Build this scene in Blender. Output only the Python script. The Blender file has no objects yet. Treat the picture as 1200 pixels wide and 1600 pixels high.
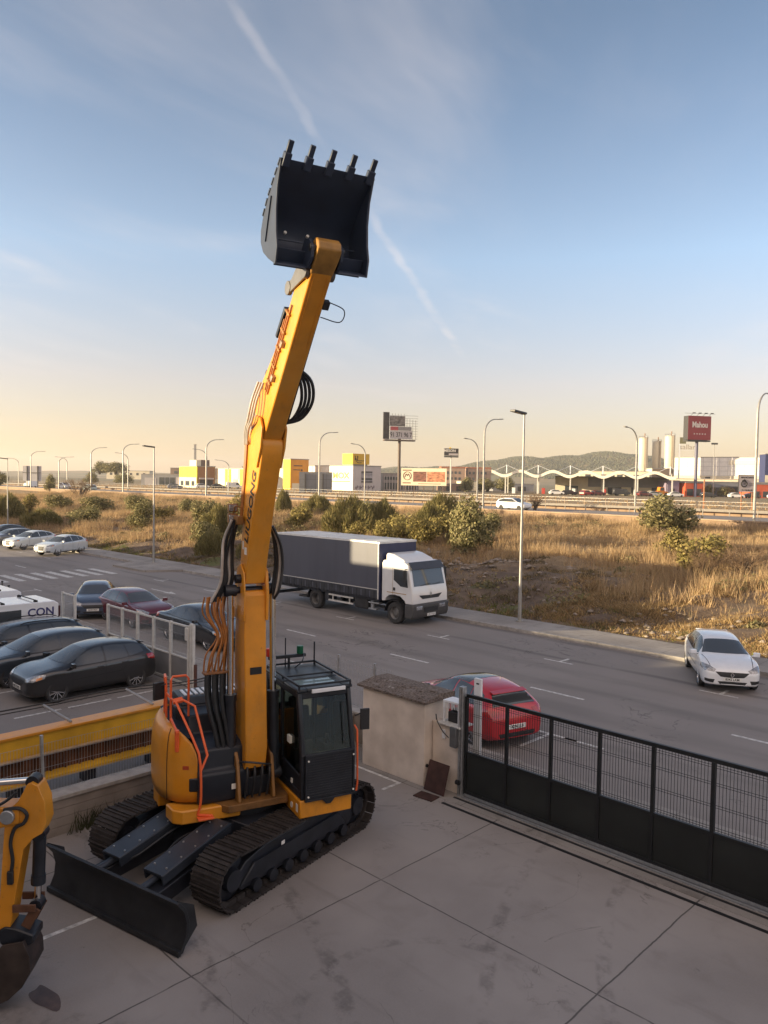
import bpy, bmesh, math, random
import numpy as np
from mathutils import Vector, Matrix
from mathutils.bvhtree import BVHTree
from mathutils.geometry import tessellate_polygon
rad = math.radians
random.seed(7); rng = np.random.default_rng(11)
SC = bpy.context.scene
COL = SC.collection

# ------------------------------------------------------------------ camera
CAM_H, PITCH, ROLL = 6.5, rad(2.387), rad(0.9)
cd = bpy.data.cameras.new('camera'); cam = bpy.data.objects.new('camera', cd); COL.objects.link(cam)
cd.sensor_fit = 'HORIZONTAL'; cd.sensor_width = 36; cd.lens = 36; cd.clip_start = .1; cd.clip_end = 9000
_fw = Vector((0, math.cos(PITCH), -math.sin(PITCH))); _r0 = Vector((1, 0, 0)); _u0 = Vector((0, math.sin(PITCH), math.cos(PITCH)))
_rt = _r0*math.cos(ROLL)+_u0*math.sin(ROLL); _up = -_r0*math.sin(ROLL)+_u0*math.cos(ROLL)
cam.matrix_world = Matrix((( _rt.x, _up.x, -_fw.x, 0), (_rt.y, _up.y, -_fw.y, 0), (_rt.z, _up.z, -_fw.z, CAM_H), (0, 0, 0, 1)))
SC.camera = cam

# ------------------------------------------------------------------ sun, sky, exposure
SUN_EL = rad(8.0); SUN_H = Vector((-.98, -.20)).normalized()
sd = bpy.data.lights.new('sun', 'SUN'); sd.energy = 5.0; sd.angle = rad(.5); sd.color = (1, .80, .50)
sun = bpy.data.objects.new('sun', sd); COL.objects.link(sun)
sdir = Vector((SUN_H.x*math.cos(SUN_EL), SUN_H.y*math.cos(SUN_EL), math.sin(SUN_EL)))
sun.rotation_euler = sdir.to_track_quat('Z', 'Y').to_euler(); sun.location = (-40, -10, 40)
SC.view_settings.view_transform = 'Standard'; SC.view_settings.look = 'None'
SC.view_settings.exposure = 1.45; SC.view_settings.gamma = 1
try: SC.view_settings.use_curve_mapping = False
except Exception: pass
SC.cycles.max_bounces = 6; SC.cycles.diffuse_bounces = 3; SC.cycles.glossy_bounces = 3
SC.cycles.transparent_max_bounces = 12; SC.cycles.transmission_bounces = 4
SC.cycles.caustics_reflective = False; SC.cycles.caustics_refractive = False
SC.cycles.sample_clamp_indirect = 4
SC.cycles.use_denoising = True

def c4(c): return (c[0], c[1], c[2], 1)
W_ = bpy.data.worlds.new('World'); SC.world = W_; W_.use_nodes = True
def world():
    nt = W_.node_tree; n = nt.nodes; l = nt.links; n.clear()
    out = n.new('ShaderNodeOutputWorld'); bg = n.new('ShaderNodeBackground'); bg.inputs[1].default_value = 0.125
    sky = n.new('ShaderNodeTexSky'); sky.sky_type = 'NISHITA'; sky.sun_disc = False
    sky.sun_elevation = SUN_EL; sky.sun_rotation = math.atan2(SUN_H.x, SUN_H.y)
    sky.altitude = 1200; sky.air_density = 1.0; sky.dust_density = .7; sky.ozone_density = 2.4
    tc = n.new('ShaderNodeTexCoord'); sp = n.new('ShaderNodeSeparateXYZ'); l.new(tc.outputs['Generated'], sp.inputs[0])
    def M(op, a, b=None, c=None, clamp=False):
        m = n.new('ShaderNodeMath'); m.operation = op; m.use_clamp = clamp
        for i, x in enumerate((a, b, c)):
            if x is None: continue
            if isinstance(x, (int, float)): m.inputs[i].default_value = x
            else: l.new(x, m.inputs[i])
        return m.outputs[0]
    def SS(x, a, b):
        m = n.new('ShaderNodeMapRange'); m.interpolation_type = 'SMOOTHSTEP'; l.new(x, m.inputs[0])
        m.inputs[1].default_value = a; m.inputs[2].default_value = b; return m.outputs[0]
    z = M('MAXIMUM', sp.outputs[2], .02)
    px = M('DIVIDE', sp.outputs[0], z); py = M('DIVIDE', sp.outputs[1], z)   # a flat cloud deck, seen by direction
    def noise(sx, sy, rot, scale, det, rough=.55, dist=0.):
        cb = n.new('ShaderNodeCombineXYZ'); l.new(px, cb.inputs[0]); l.new(py, cb.inputs[1])
        mp = n.new('ShaderNodeMapping'); mp.inputs['Rotation'].default_value = (0, 0, rot); l.new(cb.outputs[0], mp.inputs[0])
        m2 = n.new('ShaderNodeMapping'); m2.inputs['Scale'].default_value = (sx, sy, 1); l.new(mp.outputs[0], m2.inputs[0])
        t = n.new('ShaderNodeTexNoise'); t.inputs['Scale'].default_value = scale; t.inputs['Detail'].default_value = det
        t.inputs['Roughness'].default_value = rough; t.inputs['Distortion'].default_value = dist; l.new(m2.outputs[0], t.inputs[0]); return t.outputs[0]
    # the contrail: a straight line across the deck with two runs of trail
    nz = noise(1, 1, 0, 2.2, 4)
    wob = M('MULTIPLY', M('SUBTRACT', noise(1, 1, 0, 3.0, 3), .5), .07)
    line = M('ADD', M('SUBTRACT', px, M('MULTIPLY_ADD', py, .209, -.685)), wob)
    wid = M('MULTIPLY_ADD', py, .0034, .0042)
    core = M('SUBTRACT', 1, SS(M('DIVIDE', M('ABSOLUTE', line), wid), .3, 2.2))
    run1 = M('SUBTRACT', 1, SS(py, 2.25, 2.45)); run2 = M('MULTIPLY', M('MULTIPLY', SS(py, 2.8, 3.1), M('SUBTRACT', 1, SS(py, 5.6, 6.6))), 1.3)
    trail = M('MULTIPLY', M('MULTIPLY', core, M('MAXIMUM', M('MULTIPLY', run1, .7), run2)), M('MULTIPLY', SS(nz, .30, .66), .24))
    # thin cirrus drawn out along the wind
    c1 = M('MULTIPLY', SS(noise(1.5, .30, rad(16), 1.2, 5, .5, .3), .44, .85), SS(noise(1, 1, 0, .55, 2), .40, .70))
    c2 = M('MULTIPLY', SS(noise(1.2, .5, rad(32), 1.1, 5, .55, .5), .46, .85), SS(noise(.8, .8, 1., .7, 2), .44, .70))
    fade = M('MULTIPLY', SS(sp.outputs[2], .05, .16), M('SUBTRACT', 1, M('MULTIPLY', SS(sp.outputs[2], .3, .7), .4)))
    cir = M('MULTIPLY', M('MULTIPLY', M('ADD', M('MULTIPLY', c1, .55), c2, clamp=True), fade), .62)
    mask = M('MINIMUM', M('ADD', trail, cir), .6)
    hs = n.new('ShaderNodeHueSaturation'); hs.inputs['Saturation'].default_value = .86; l.new(sky.outputs[0], hs.inputs['Color'])
    tn = n.new('ShaderNodeMix'); tn.data_type = 'RGBA'; tn.blend_type = 'MULTIPLY'; tn.inputs[0].default_value = 1; l.new(hs.outputs[0], tn.inputs[6]); 
    rp = n.new('ShaderNodeValToRGB'); l.new(sp.outputs[2], rp.inputs[0]); e = rp.color_ramp.elements       # dust near the horizon, clear blue above
    for i, (ps, cc) in enumerate(((0, (.90, .58, .40)), (.06, (1.02, .66, .50)), (.12, (1.15, .75, .62)), (.27, (1.11, 1.0, .93)), (.5, (.70, .70, .69)))):
        q = e[i] if i < 2 else e.new(ps); q.position = ps; q.color = c4(cc)
    anti = SS(M('SUBTRACT', sp.outputs[0], M('MULTIPLY', sp.outputs[1], .6)), .05, .8)      # away from the sun the horizon stays cool
    am = n.new('ShaderNodeMix'); am.data_type = 'RGBA'; l.new(anti, am.inputs[0]); l.new(rp.outputs[0], am.inputs[6]); am.inputs[7].default_value = (.86, .74, .74, 1)
    l.new(am.outputs[2], tn.inputs[7])
    cl = n.new('ShaderNodeMix'); cl.data_type = 'RGBA'; l.new(mask, cl.inputs[0]); l.new(tn.outputs[2], cl.inputs[6]); cl.inputs[7].default_value = (3.0, 2.7, 2.6, 1)
    fill_veil = M('MULTIPLY', M('MULTIPLY', SS(sp.outputs[2], .12, .40), SS(M('MULTIPLY', sp.outputs[1], -1), -.05, .45)), M('MULTIPLY_ADD', noise(1, 1, 0, .9, 4), .5, .6), clamp=True)      # unseen bright cloud added behind the viewpoint to lift and warm the yard light
    vm = n.new('ShaderNodeMix'); vm.data_type = 'RGBA'; l.new(fill_veil, vm.inputs[0]); l.new(cl.outputs[2], vm.inputs[6]); vm.inputs[7].default_value = (4.3, 3.45, 3.0, 1)
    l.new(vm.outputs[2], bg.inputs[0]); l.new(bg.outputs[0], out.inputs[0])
world()

# ------------------------------------------------------------------ site frame: u along the street, v away from the yard
A = rad(-44.5); OX, OY = 1.71, 15.64
UX, UY = math.cos(A), math.sin(A); VX, VY = -math.sin(A), math.cos(A)
def Wp(u, v, z=0.): return Vector((OX+UX*u+VX*v, OY+UY*u+VY*v, z))
def uv_of(x, y):
    dx, dy = x-OX, y-OY; return dx*UX+dy*UY, dx*VX+dy*VY
_TV = [-1e5, 17, 18.8, 20.5, 24, 31, 45, 56, 62, 1e5]; _TZ = [-.05, -.05, .12, .45, .95, 1.55, 2.2, 2.7, 3.0, 3.0]
def terrain(u, v): return float(np.interp(v, _TV, _TZ))

# ------------------------------------------------------------------ materials
MATS = {}
def nt_of(m):
    m.use_nodes = True; nt = m.node_tree; return nt, nt.nodes, nt.links, nt.nodes['Principled BSDF']
def mat(name, col, rough=.5, metal=0., var=.12, scale=5., bump=0., bscale=30., coat=0., spec=None, stretch=None, col2=None, detail=5., emit=0):
    if name in MATS: return MATS[name]
    m = bpy.data.materials.new(name); nt, n, l, p = nt_of(m); MATS[name] = m
    p.inputs['Roughness'].default_value = rough; p.inputs['Metallic'].default_value = metal
    if coat: p.inputs['Coat Weight'].default_value = coat; p.inputs['Coat Roughness'].default_value = .06
    if spec is not None: p.inputs['Specular IOR Level'].default_value = spec
    tc = n.new('ShaderNodeTexCoord'); src = tc.outputs['Object']
    if stretch:
        mp = n.new('ShaderNodeMapping'); mp.inputs['Scale'].default_value = stretch; l.new(src, mp.inputs[0]); src = mp.outputs[0]
    t = n.new('ShaderNodeTexNoise'); t.inputs['Scale'].default_value = scale; t.inputs['Detail'].default_value = detail; l.new(src, t.inputs[0])
    mr = n.new('ShaderNodeMapRange'); mr.inputs[1].default_value = .3; mr.inputs[2].default_value = .7; l.new(t.outputs[0], mr.inputs[0])
    mx = n.new('ShaderNodeMix'); mx.data_type = 'RGBA'; l.new(mr.outputs[0], mx.inputs[0])
    a = tuple(x*(1-var) for x in col); b = col2 if col2 else tuple(min(1, x*(1+var)) for x in col)
    mx.inputs[6].default_value = c4(a); mx.inputs[7].default_value = c4(b); l.new(mx.outputs[2], p.inputs['Base Color'])
    if bump:
        t2 = n.new('ShaderNodeTexNoise'); t2.inputs['Scale'].default_value = bscale; t2.inputs['Detail'].default_value = 6; l.new(src, t2.inputs[0])
        bp = n.new('ShaderNodeBump'); bp.inputs['Strength'].default_value = bump; bp.inputs['Distance'].default_value = .02
        l.new(t2.outputs[0], bp.inputs['Height']); l.new(bp.outputs[0], p.inputs['Normal'])
    return m
def paint(name, col, metal=.0, rough=.28): return mat('paint_'+name, col, rough, metal, .04, 3, coat=1.)
M = dict(
 yellow=mat('machine_yellow', (.64, .25, .012), .38, 0, .10, 3, coat=.3), orange=mat('rail_orange', (.78, .13, .035), .4, 0, .08, 8),
 mach_black=mat('machine_black', (.014, .016, .022), .42, 0, .35, 4), navy=mat('bucket_navy', (.017, .027, .052), .5, 0, .18, 2.5, bump=.05),
 bucket_side=mat('bucket_outside', (.14, .135, .13), .45, .2, .2, 3), blade=mat('blade_steel', (.022, .023, .026), .5, .2, .5, 2.2, bump=.1),
 guard=mat('guard_plate', (.035, .042, .055), .4, .2, .25, 3), shoe=mat('track_rust', (.038, .031, .028), .75, .25, .4, 7, bump=.2),
 rubber=mat('rubber', (.034, .033, .033), .8, 0, .25, 10), hose=mat('hose', (.022, .023, .025), .45, 0, .2, 10), hose_orange=mat('hose_orange', (.36, .135, .028), .5, 0, .2, 9),
 hose_grey=mat('hose_grey', (.38, .34, .30), .5, 0, .15, 9), chrome=mat('chrome', (.85, .83, .8), .12, 1., .03, 3), steel=mat('galvanised', (.42, .43, .44), .45, .7, .15, 14),
 rim=mat('rim_silver', (.55, .56, .58), .25, .9, .06, 8), plastic=mat('black_plastic', (.02, .02, .022), .55, 0, .15, 12), dark=mat('dark_cavity', (.008, .008, .008), .9, 0, .1, 3),
 glass=mat('car_glass', (.058, .066, .074), .04, 0, .02, 2, spec=.8), lamp=mat('lamp_lens', (.30, .31, .33), .10, .3, .5, 16, coat=1.), lamp_amber=mat('indicator_lens', (.75, .28, .08), .15, 0, .2, 20, coat=1.),
 tail=mat('tail_lens', (.35, .012, .015), .12, 0, .25, 18, coat=1.), seam=mat('panel_gap', (.010, .010, .011), .7, 0, .1, 5), plate=mat('plate_white', (.72, .72, .70), .5, 0, .03, 9),
 ink=mat('ink_black', (.012, .012, .013), .6, 0, .05, 9), ink_blue=mat('ink_blue', (.035, .035, .14), .5, 0, .05, 9), ink_white=mat('ink_white', (.75, .72, .66), .6, 0, .05, 9),
 white=mat('white_paint', (.72, .73, .75), .4, 0, .05, 4), offwhite=mat('offwhite_paint', (.55, .54, .51), .55, 0, .12, 8), black_paint=mat('gate_black', (.010, .011, .012), .45, 0, .3, 3),
 lamp_post=mat('lamp_post_grey', (.34, .33, .31), .5, .5, .15, 5), lamp_head=mat('lamp_head_dark', (.06, .06, .06), .5, .3, .1, 5),
)
def worn_yellow():
    m = mat('worn_machine_yellow', (.64, .25, .012), .38, 0, .10, 3, coat=.25); nt, n, l, p = nt_of(m); src = p.inputs['Base Color'].links[0].from_socket
    tc = n.new('ShaderNodeTexCoord')
    def nz(scale, det, st, lo, hi):
        mp = n.new('ShaderNodeMapping'); mp.inputs['Scale'].default_value = st; l.new(tc.outputs['Object'], mp.inputs[0]); t = n.new('ShaderNodeTexNoise'); t.inputs['Scale'].default_value = scale; t.inputs['Detail'].default_value = det; t.inputs['Roughness'].default_value = .65; l.new(mp.outputs[0], t.inputs[0])
        r = n.new('ShaderNodeMapRange'); l.new(t.outputs[0], r.inputs[0]); r.inputs[1].default_value = lo; r.inputs[2].default_value = hi; return r.outputs[0]
    for f, col, st in ((nz(2.6, 7, (1, 1, .35), .52, .78), (.26, .105, .018), .55), (nz(14, 5, (1, 1, 1), .64, .74), (.12, .06, .025), .55), (nz(1.1, 4, (1, 1, 1), .45, .75), (.55, .30, .07), .45)):
        k = n.new('ShaderNodeMath'); k.operation = 'MULTIPLY'; l.new(f, k.inputs[0]); k.inputs[1].default_value = st; x = n.new('ShaderNodeMix'); x.data_type = 'RGBA'; l.new(k.outputs[0], x.inputs[0]); l.new(src, x.inputs[6]); x.inputs[7].default_value = c4(col); src = x.outputs[2]
    l.new(src, p.inputs['Base Color']); r2 = n.new('ShaderNodeMapRange'); l.new(nz(3, 6, (1, 1, 1), 0, 1), r2.inputs[0]); r2.inputs[3].default_value = .28; r2.inputs[4].default_value = .6; l.new(r2.outputs[0], p.inputs['Roughness']); return m
M['yellow'] = worn_yellow()
def facade(name, col, sx, sz, line=.03, dark=.55, rough=.6, var=.1):
    """panelled sheet: seams every sx along the wall and sz up it (object x / z)"""
    if name in MATS: return MATS[name]
    m = mat(name, col, rough, 0, var, .6); nt, n, l, p = nt_of(m)
    tc = n.new('ShaderNodeTexCoord'); sp = n.new('ShaderNodeSeparateXYZ'); l.new(tc.outputs['Object'], sp.inputs[0])
    def seam(o, s):
        a = n.new('ShaderNodeMath'); a.operation = 'PINGPONG'; l.new(o, a.inputs[0]); a.inputs[1].default_value = s/2
        b = n.new('ShaderNodeMath'); b.operation = 'LESS_THAN'; l.new(a.outputs[0], b.inputs[0]); b.inputs[1].default_value = line; return b.outputs[0]
    mx = n.new('ShaderNodeMath'); mx.operation = 'MAXIMUM'; l.new(seam(sp.outputs[0], sx), mx.inputs[0]); l.new(seam(sp.outputs[2], sz), mx.inputs[1])
    src = p.inputs['Base Color'].links[0].from_socket
    mm = n.new('ShaderNodeMix'); mm.data_type = 'RGBA'; l.new(mx.outputs[0], mm.inputs[0]); l.new(src, mm.inputs[6]); mm.inputs[7].default_value = c4([x*dark for x in col]); l.new(mm.outputs[2], p.inputs['Base Color'])
    return m
def clear_glass(name, tint, mixf):
    m = bpy.data.materials.new(name); m.use_nodes = True; nt = m.node_tree; n = nt.nodes; l = nt.links; n.clear()
    o = n.new('ShaderNodeOutputMaterial'); g = n.new('ShaderNodeBsdfGlossy'); g.inputs['Roughness'].default_value = .03
    t = n.new('ShaderNodeBsdfTransparent'); t.inputs[0].default_value = c4(tint); f = n.new('ShaderNodeFresnel'); f.inputs[0].default_value = mixf
    x = n.new('ShaderNodeMixShader'); l.new(f.outputs[0], x.inputs[0]); l.new(t.outputs[0], x.inputs[1]); l.new(g.outputs[0], x.inputs[2]); l.new(x.outputs[0], o.inputs[0]); return m
M['cabglass'] = clear_glass('cab_glass', (.62, .64, .52), 1.45)

# ------------------------------------------------------------------ helpers
def prop(o, label=None, cat=None, group=None, kind=None):
    if label: o['label'] = label
    if cat: o['category'] = cat
    if group: o['group'] = group
    if kind: o['kind'] = kind
    return o
def thing(name, label, cat, loc=(0, 0, 0), rz=0., group=None):
    o = bpy.data.objects.new(name, None); COL.objects.link(o); o.empty_display_size = .3
    o.location = loc; o.rotation_euler = (0, 0, rz); return prop(o, label, cat, group)
def copy_tree(o, parent=None):
    c = o.copy(); COL.objects.link(c)
    if parent: c.parent = parent
    for ch in list(o.children): copy_tree(ch, c)
    return c
def spline(pts, n=8):
    P = [Vector(p) for p in pts]; P = [P[0]*2-P[1]]+P+[P[-1]*2-P[-2]]; out = []
    for i in range(1, len(P)-2):
        a, b, c, d = P[i-1:i+3]
        for k in range(n):
            t = k/n; out.append(.5*((2*b)+(c-a)*t+(2*a-5*b+4*c-d)*t*t+(3*b-a-3*c+d)*t**3))
    out.append(P[-2]); return out
class MB:
    def __init__(s, T=None): s.v = []; s.f = []; s.mi = []; s.cur = 0; s.T = T
    def add(s, vs, fs):
        b = len(s.v)
        for p in vs:
            p = Vector(p); s.v.append(tuple(s.T @ p) if s.T else tuple(p))
        for f in fs: s.f.append([b+i for i in f]); s.mi.append(s.cur)
        return s
    def box(s, x0, y0, z0, x1, y1, z1):
        return s.add([(x0,y0,z0),(x1,y0,z0),(x1,y1,z0),(x0,y1,z0),(x0,y0,z1),(x1,y0,z1),(x1,y1,z1),(x0,y1,z1)], [(0,3,2,1),(4,5,6,7),(0,1,5,4),(1,2,6,5),(2,3,7,6),(3,0,4,7)])
    def obox(s, c, size, R=None):
        h = [x/2 for x in size]; R = R or Matrix.Identity(3); c = Vector(c)
        vs = [c+R@Vector((sx*h[0], sy*h[1], sz*h[2])) for sz in (-1, 1) for sx, sy in ((-1,-1),(1,-1),(1,1),(-1,1))]
        return s.add(vs, [(0,3,2,1),(4,5,6,7),(0,1,5,4),(1,2,6,5),(2,3,7,6),(3,0,4,7)])
    def bar(s, a, b, w, h, upv=(0, 0, 1)):
        a, b = Vector(a), Vector(b); d = (b-a); L = d.length; x = d.normalized(); y = Vector(upv).cross(x)
        if y.length < 1e-4: y = Vector((0, 1, 0)).cross(x)
        y.normalize(); z = x.cross(y); R = Matrix((x, y, z)).transposed(); return s.obox((a+b)/2, (L, w, h), R)
    def prism(s, poly, ax, a0, a1):
        def P(p, a): return {'y': (p[0], a, p[1]), 'x': (a, p[0], p[1]), 'z': (p[0], p[1], a)}[ax]
        k = len(poly); vs = [P(p, a0) for p in poly]+[P(p, a1) for p in poly]
        tri = tessellate_polygon([[Vector((p[0], p[1], 0)) for p in poly]])
        fs = [tuple(t) for t in tri]+[tuple(i+k for i in t[::-1]) for t in tri]+[(i, (i+1) % k, (i+1) % k+k, i+k) for i in range(k)]
        return s.add(vs, fs)
    def tube(s, pts, r, n=8, caps=True, closed=False):
        P = [Vector(p) for p in pts]; k = len(P); rr = r if isinstance(r, (list, tuple)) else [r]*k; vs = []; prev = None
        for i, p in enumerate(P):
            if closed: d = P[(i+1) % k]-P[i-1]
            else: d = P[min(i+1, k-1)]-P[max(i-1, 0)]
            d.normalize()
            if prev is None:
                a = Vector((0, 0, 1)) if abs(d.z) < .9 else Vector((1, 0, 0)); x = d.cross(a).normalized()
            else: x = (prev-d*prev.dot(d)).normalized()
            y = d.cross(x); prev = x
            vs += [p+(x*math.cos(t)+y*math.sin(t))*rr[i] for t in [2*math.pi*j/n for j in range(n)]]
        fs = []
        for i in range(k if closed else k-1):
            for j in range(n):
                a, b = i*n+j, i*n+(j+1) % n; c, d2 = ((i+1) % k)*n+(j+1) % n, ((i+1) % k)*n+j; fs.append((a, b, c, d2))
        if caps and not closed: fs += [tuple(range(n))[::-1], tuple((k-1)*n+j for j in range(n))]
        return s.add(vs, fs)
    def cyl(s, a, b, r, n=16, r2=None): return s.tube([a, b], [r, r if r2 is None else r2], n)
    def lathe(s, prof, c, ax, n=24):
        """prof: (radius, height) pairs round axis ax ('x','y','z') through c"""
        c = Vector(c); vs = []
        for r, h in prof:
            for j in range(n):
                t = 2*math.pi*j/n; q = (r*math.cos(t), r*math.sin(t))
                vs.append(c+Vector({'y': (q[0], h, q[1]), 'x': (h, q[0], q[1]), 'z': (q[0], q[1], h)}[ax]))
        fs = []
        for i in range(len(prof)-1):
            for j in range(n): fs.append((i*n+j, i*n+(j+1) % n, (i+1)*n+(j+1) % n, (i+1)*n+j))
        return s.add(vs, fs)
    def poly(s, pts): return s.add(pts, [tuple(range(len(pts)))])
    def build(s, name, mats, parent=None, smooth=32, bevel=0., loc=None, rz=None, recalc=True, seg=2):
        me = bpy.data.meshes.new(name); me.from_pydata(s.v, [], s.f)
        if not isinstance(mats, (list, tuple)): mats = [mats]
        for m in mats: me.materials.append(M[m] if isinstance(m, str) else m)
        me.polygons.foreach_set('material_index', s.mi)
        if recalc:
            bm = bmesh.new(); bm.from_mesh(me); bmesh.ops.recalc_face_normals(bm, faces=bm.faces); bm.to_mesh(me); bm.free()
        me.polygons.foreach_set('use_smooth', [bool(smooth)]*len(me.polygons))
        if smooth: me.set_sharp_from_angle(angle=rad(smooth))
        me.update(); o = bpy.data.objects.new(name, me); COL.objects.link(o)
        if parent: o.parent = parent
        if loc is not None: o.location = loc
        if rz is not None: o.rotation_euler = (0, 0, rz)
        if bevel:
            b = o.modifiers.new('bevel', 'BEVEL'); b.width = bevel; b.segments = seg; b.limit_method = 'ANGLE'; b.angle_limit = rad(38); b.harden_normals = False
        return o
def repeat(first, offsets):
    for off in offsets:
        c = first.copy(); COL.objects.link(c); c.parent = first.parent; c.location = off
def text(name, s, size, mtx, material, parent, depth=.004, bold=0., sx=1.):
    cu = bpy.data.curves.new('t', 'FONT'); cu.body = s; cu.size = size; cu.extrude = depth; cu.offset = bold; cu.align_x = 'CENTER'; cu.align_y = 'CENTER'; cu.resolution_u = 3
    t = bpy.data.objects.new('t', cu); COL.objects.link(t); dg = bpy.context.evaluated_depsgraph_get(); dg.update()
    me = bpy.data.meshes.new_from_object(t.evaluated_get(dg)); bpy.data.objects.remove(t); bpy.data.curves.remove(cu)
    me.transform(Matrix.Diagonal((sx, 1, 1, 1))); me.transform(mtx); me.materials.clear(); me.materials.append(M[material] if isinstance(material, str) else material)
    me.name = name; o = bpy.data.objects.new(name, me); COL.objects.link(o); o.parent = parent; return o
def frame(o, x, y):
    x = Vector(x).normalized(); y = Vector(y).normalized(); z = x.cross(y); y = z.cross(x)
    m = Matrix((x, y, z)).transposed().to_4x4(); m.translation = Vector(o); return m
def RM(ax, deg): return Matrix.Rotation(rad(deg), 3, ax)
SITE = (OX, OY, 0)
# ------------------------------------------------------------------ ground materials (object x = u, y = v)
class NB:
    """small node-building helper for one material"""
    def __init__(s, name, rough=.85):
        s.m = bpy.data.materials.new(name); s.nt, s.n, s.l, s.p = nt_of(s.m); s.p.inputs['Roughness'].default_value = rough
        s.tc = s.n.new('ShaderNodeTexCoord'); s.sp = s.n.new('ShaderNodeSeparateXYZ'); s.l.new(s.tc.outputs['Object'], s.sp.inputs[0])
        s.x, s.y, s.z = s.sp.outputs
    def _i(s, sock, v):
        if isinstance(v, (int, float)): sock.default_value = v
        elif isinstance(v, (tuple, list)): sock.default_value = c4(v)
        else: s.l.new(v, sock)
    def math(s, op, a, b=0, c=0, clamp=False):
        m = s.n.new('ShaderNodeMath'); m.operation = op; m.use_clamp = clamp
        for i, v in enumerate((a, b, c)): s._i(m.inputs[i], v)
        return m.outputs[0]
    def ss(s, v, a, b, t0=0, t1=1):
        m = s.n.new('ShaderNodeMapRange'); m.interpolation_type = 'SMOOTHSTEP'; s._i(m.inputs[0], v)
        for i, q in enumerate((a, b, t0, t1)): m.inputs[i+1].default_value = q
        return m.outputs[0]
    def noise(s, scale, det=5, stretch=(1, 1, 1), rough=.55, dist=0):
        mp = s.n.new('ShaderNodeMapping'); mp.inputs['Scale'].default_value = stretch; s.l.new(s.tc.outputs['Object'], mp.inputs[0])
        t = s.n.new('ShaderNodeTexNoise'); t.inputs['Scale'].default_value = scale; t.inputs['Detail'].default_value = det; t.inputs['Roughness'].default_value = rough
        t.inputs['Distortion'].default_value = dist; s.l.new(mp.outputs[0], t.inputs[0]); return t.outputs[0]
    def mix(s, f, a, b):
        m = s.n.new('ShaderNodeMix'); m.data_type = 'RGBA'; s._i(m.inputs[0], f); s._i(m.inputs[6], a); s._i(m.inputs[7], b); return m.outputs[2]
    def grid(s, o, off, period, w):       # 1 on lines every `period`
        a = s.math('SUBTRACT', o, off); a = s.math('PINGPONG', a, period/2); return s.ss(a, w*.5, w*1.2, 1, 0)
    def done(s, col, bump=None, st=.3, dist=.02):
        s.l.new(col, s.p.inputs['Base Color'])
        if bump is not None:
            b = s.n.new('ShaderNodeBump'); b.inputs['Strength'].default_value = st; b.inputs['Distance'].default_value = dist; s.l.new(bump, b.inputs['Height']); s.l.new(b.outputs[0], s.p.inputs['Normal'])
        return s.m
def concrete_mat():
    b = NB('yard_concrete', .78); big = b.noise(.28, 4); mid = b.noise(1.6, 6, dist=.6); fine = b.noise(45, 4)
    c = b.mix(b.ss(big, .3, .7), (.225, .202, .188), (.315, .286, .267)); c = b.mix(b.math('MULTIPLY', b.ss(mid, .52, .72), .20), c, (.140, .118, .107))
    c = b.mix(b.math('MULTIPLY', b.ss(fine, .35, .7), .18), c, (.34, .31, .285))
    spots = b.ss(b.noise(3.4, 3), .70, .78); c = b.mix(b.math('MULTIPLY', spots, .55), c, (.09, .078, .07))
    wob = b.math('MULTIPLY', b.math('SUBTRACT', b.noise(2.2, 4), .5), .05)
    j = b.math('MAXIMUM', b.grid(b.math('ADD', b.x, wob), 1.2, 3.88, .014), b.grid(b.math('ADD', b.y, wob), -3.6, 3.5, .014))
    j = b.math('MULTIPLY', j, b.ss(b.noise(1.1, 3), .30, .48, .25, .95)); c = b.mix(j, c, (.082, .073, .068))
    streak = b.ss(b.noise(1.0, 4, (.25, 3.0, 1)), .58, .72); c = b.mix(b.math('MULTIPLY', streak, .20), c, (.105, .088, .08))
    def arc(cx, cy, r, w, st):       # tyre and track scuffs left by turning machines
        nonlocal c
        dx = b.math('SUBTRACT', b.x, cx); dy = b.math('SUBTRACT', b.y, cy); d = b.math('SQRT', b.math('ADD', b.math('MULTIPLY', dx, dx), b.math('MULTIPLY', dy, dy)))
        k = b.ss(b.math('ABSOLUTE', b.math('SUBTRACT', d, r)), w*.5, w, 1, 0); k = b.math('MULTIPLY', k, b.ss(b.noise(2.4, 6, rough=.7), .44, .66)); c = b.mix(b.math('MULTIPLY', k, st), c, (.075, .065, .06))
    arc(-2, -14, 9.4, .17, .5); arc(-2, -14, 7.8, .17, .5); arc(12, 1, 8.2, .13, .45); arc(12, 1, 9.7, .13, .4); arc(6, -16, 9.0, .2, .4); arc(4, -5.5, 1.7, .11, .4)
    crk = b.ss(b.math('ABSOLUTE', b.math('SUBTRACT', b.noise(.42, 6, dist=1.5), .5)), .0016, .005, 1, 0); c = b.mix(b.math('MULTIPLY', crk, b.ss(b.noise(.35, 2), .50, .60, 0, .40)), c, (.05, .042, .038))
    drip = b.ss(b.noise(9, 2), .74, .80); c = b.mix(b.math('MULTIPLY', drip, b.ss(b.noise(.7, 3), .5, .6, 0, .8)), c, (.045, .038, .034))
    return b.done(c, b.math('SUBTRACT', fine, b.math('MULTIPLY', j, 2)), .12)
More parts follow.
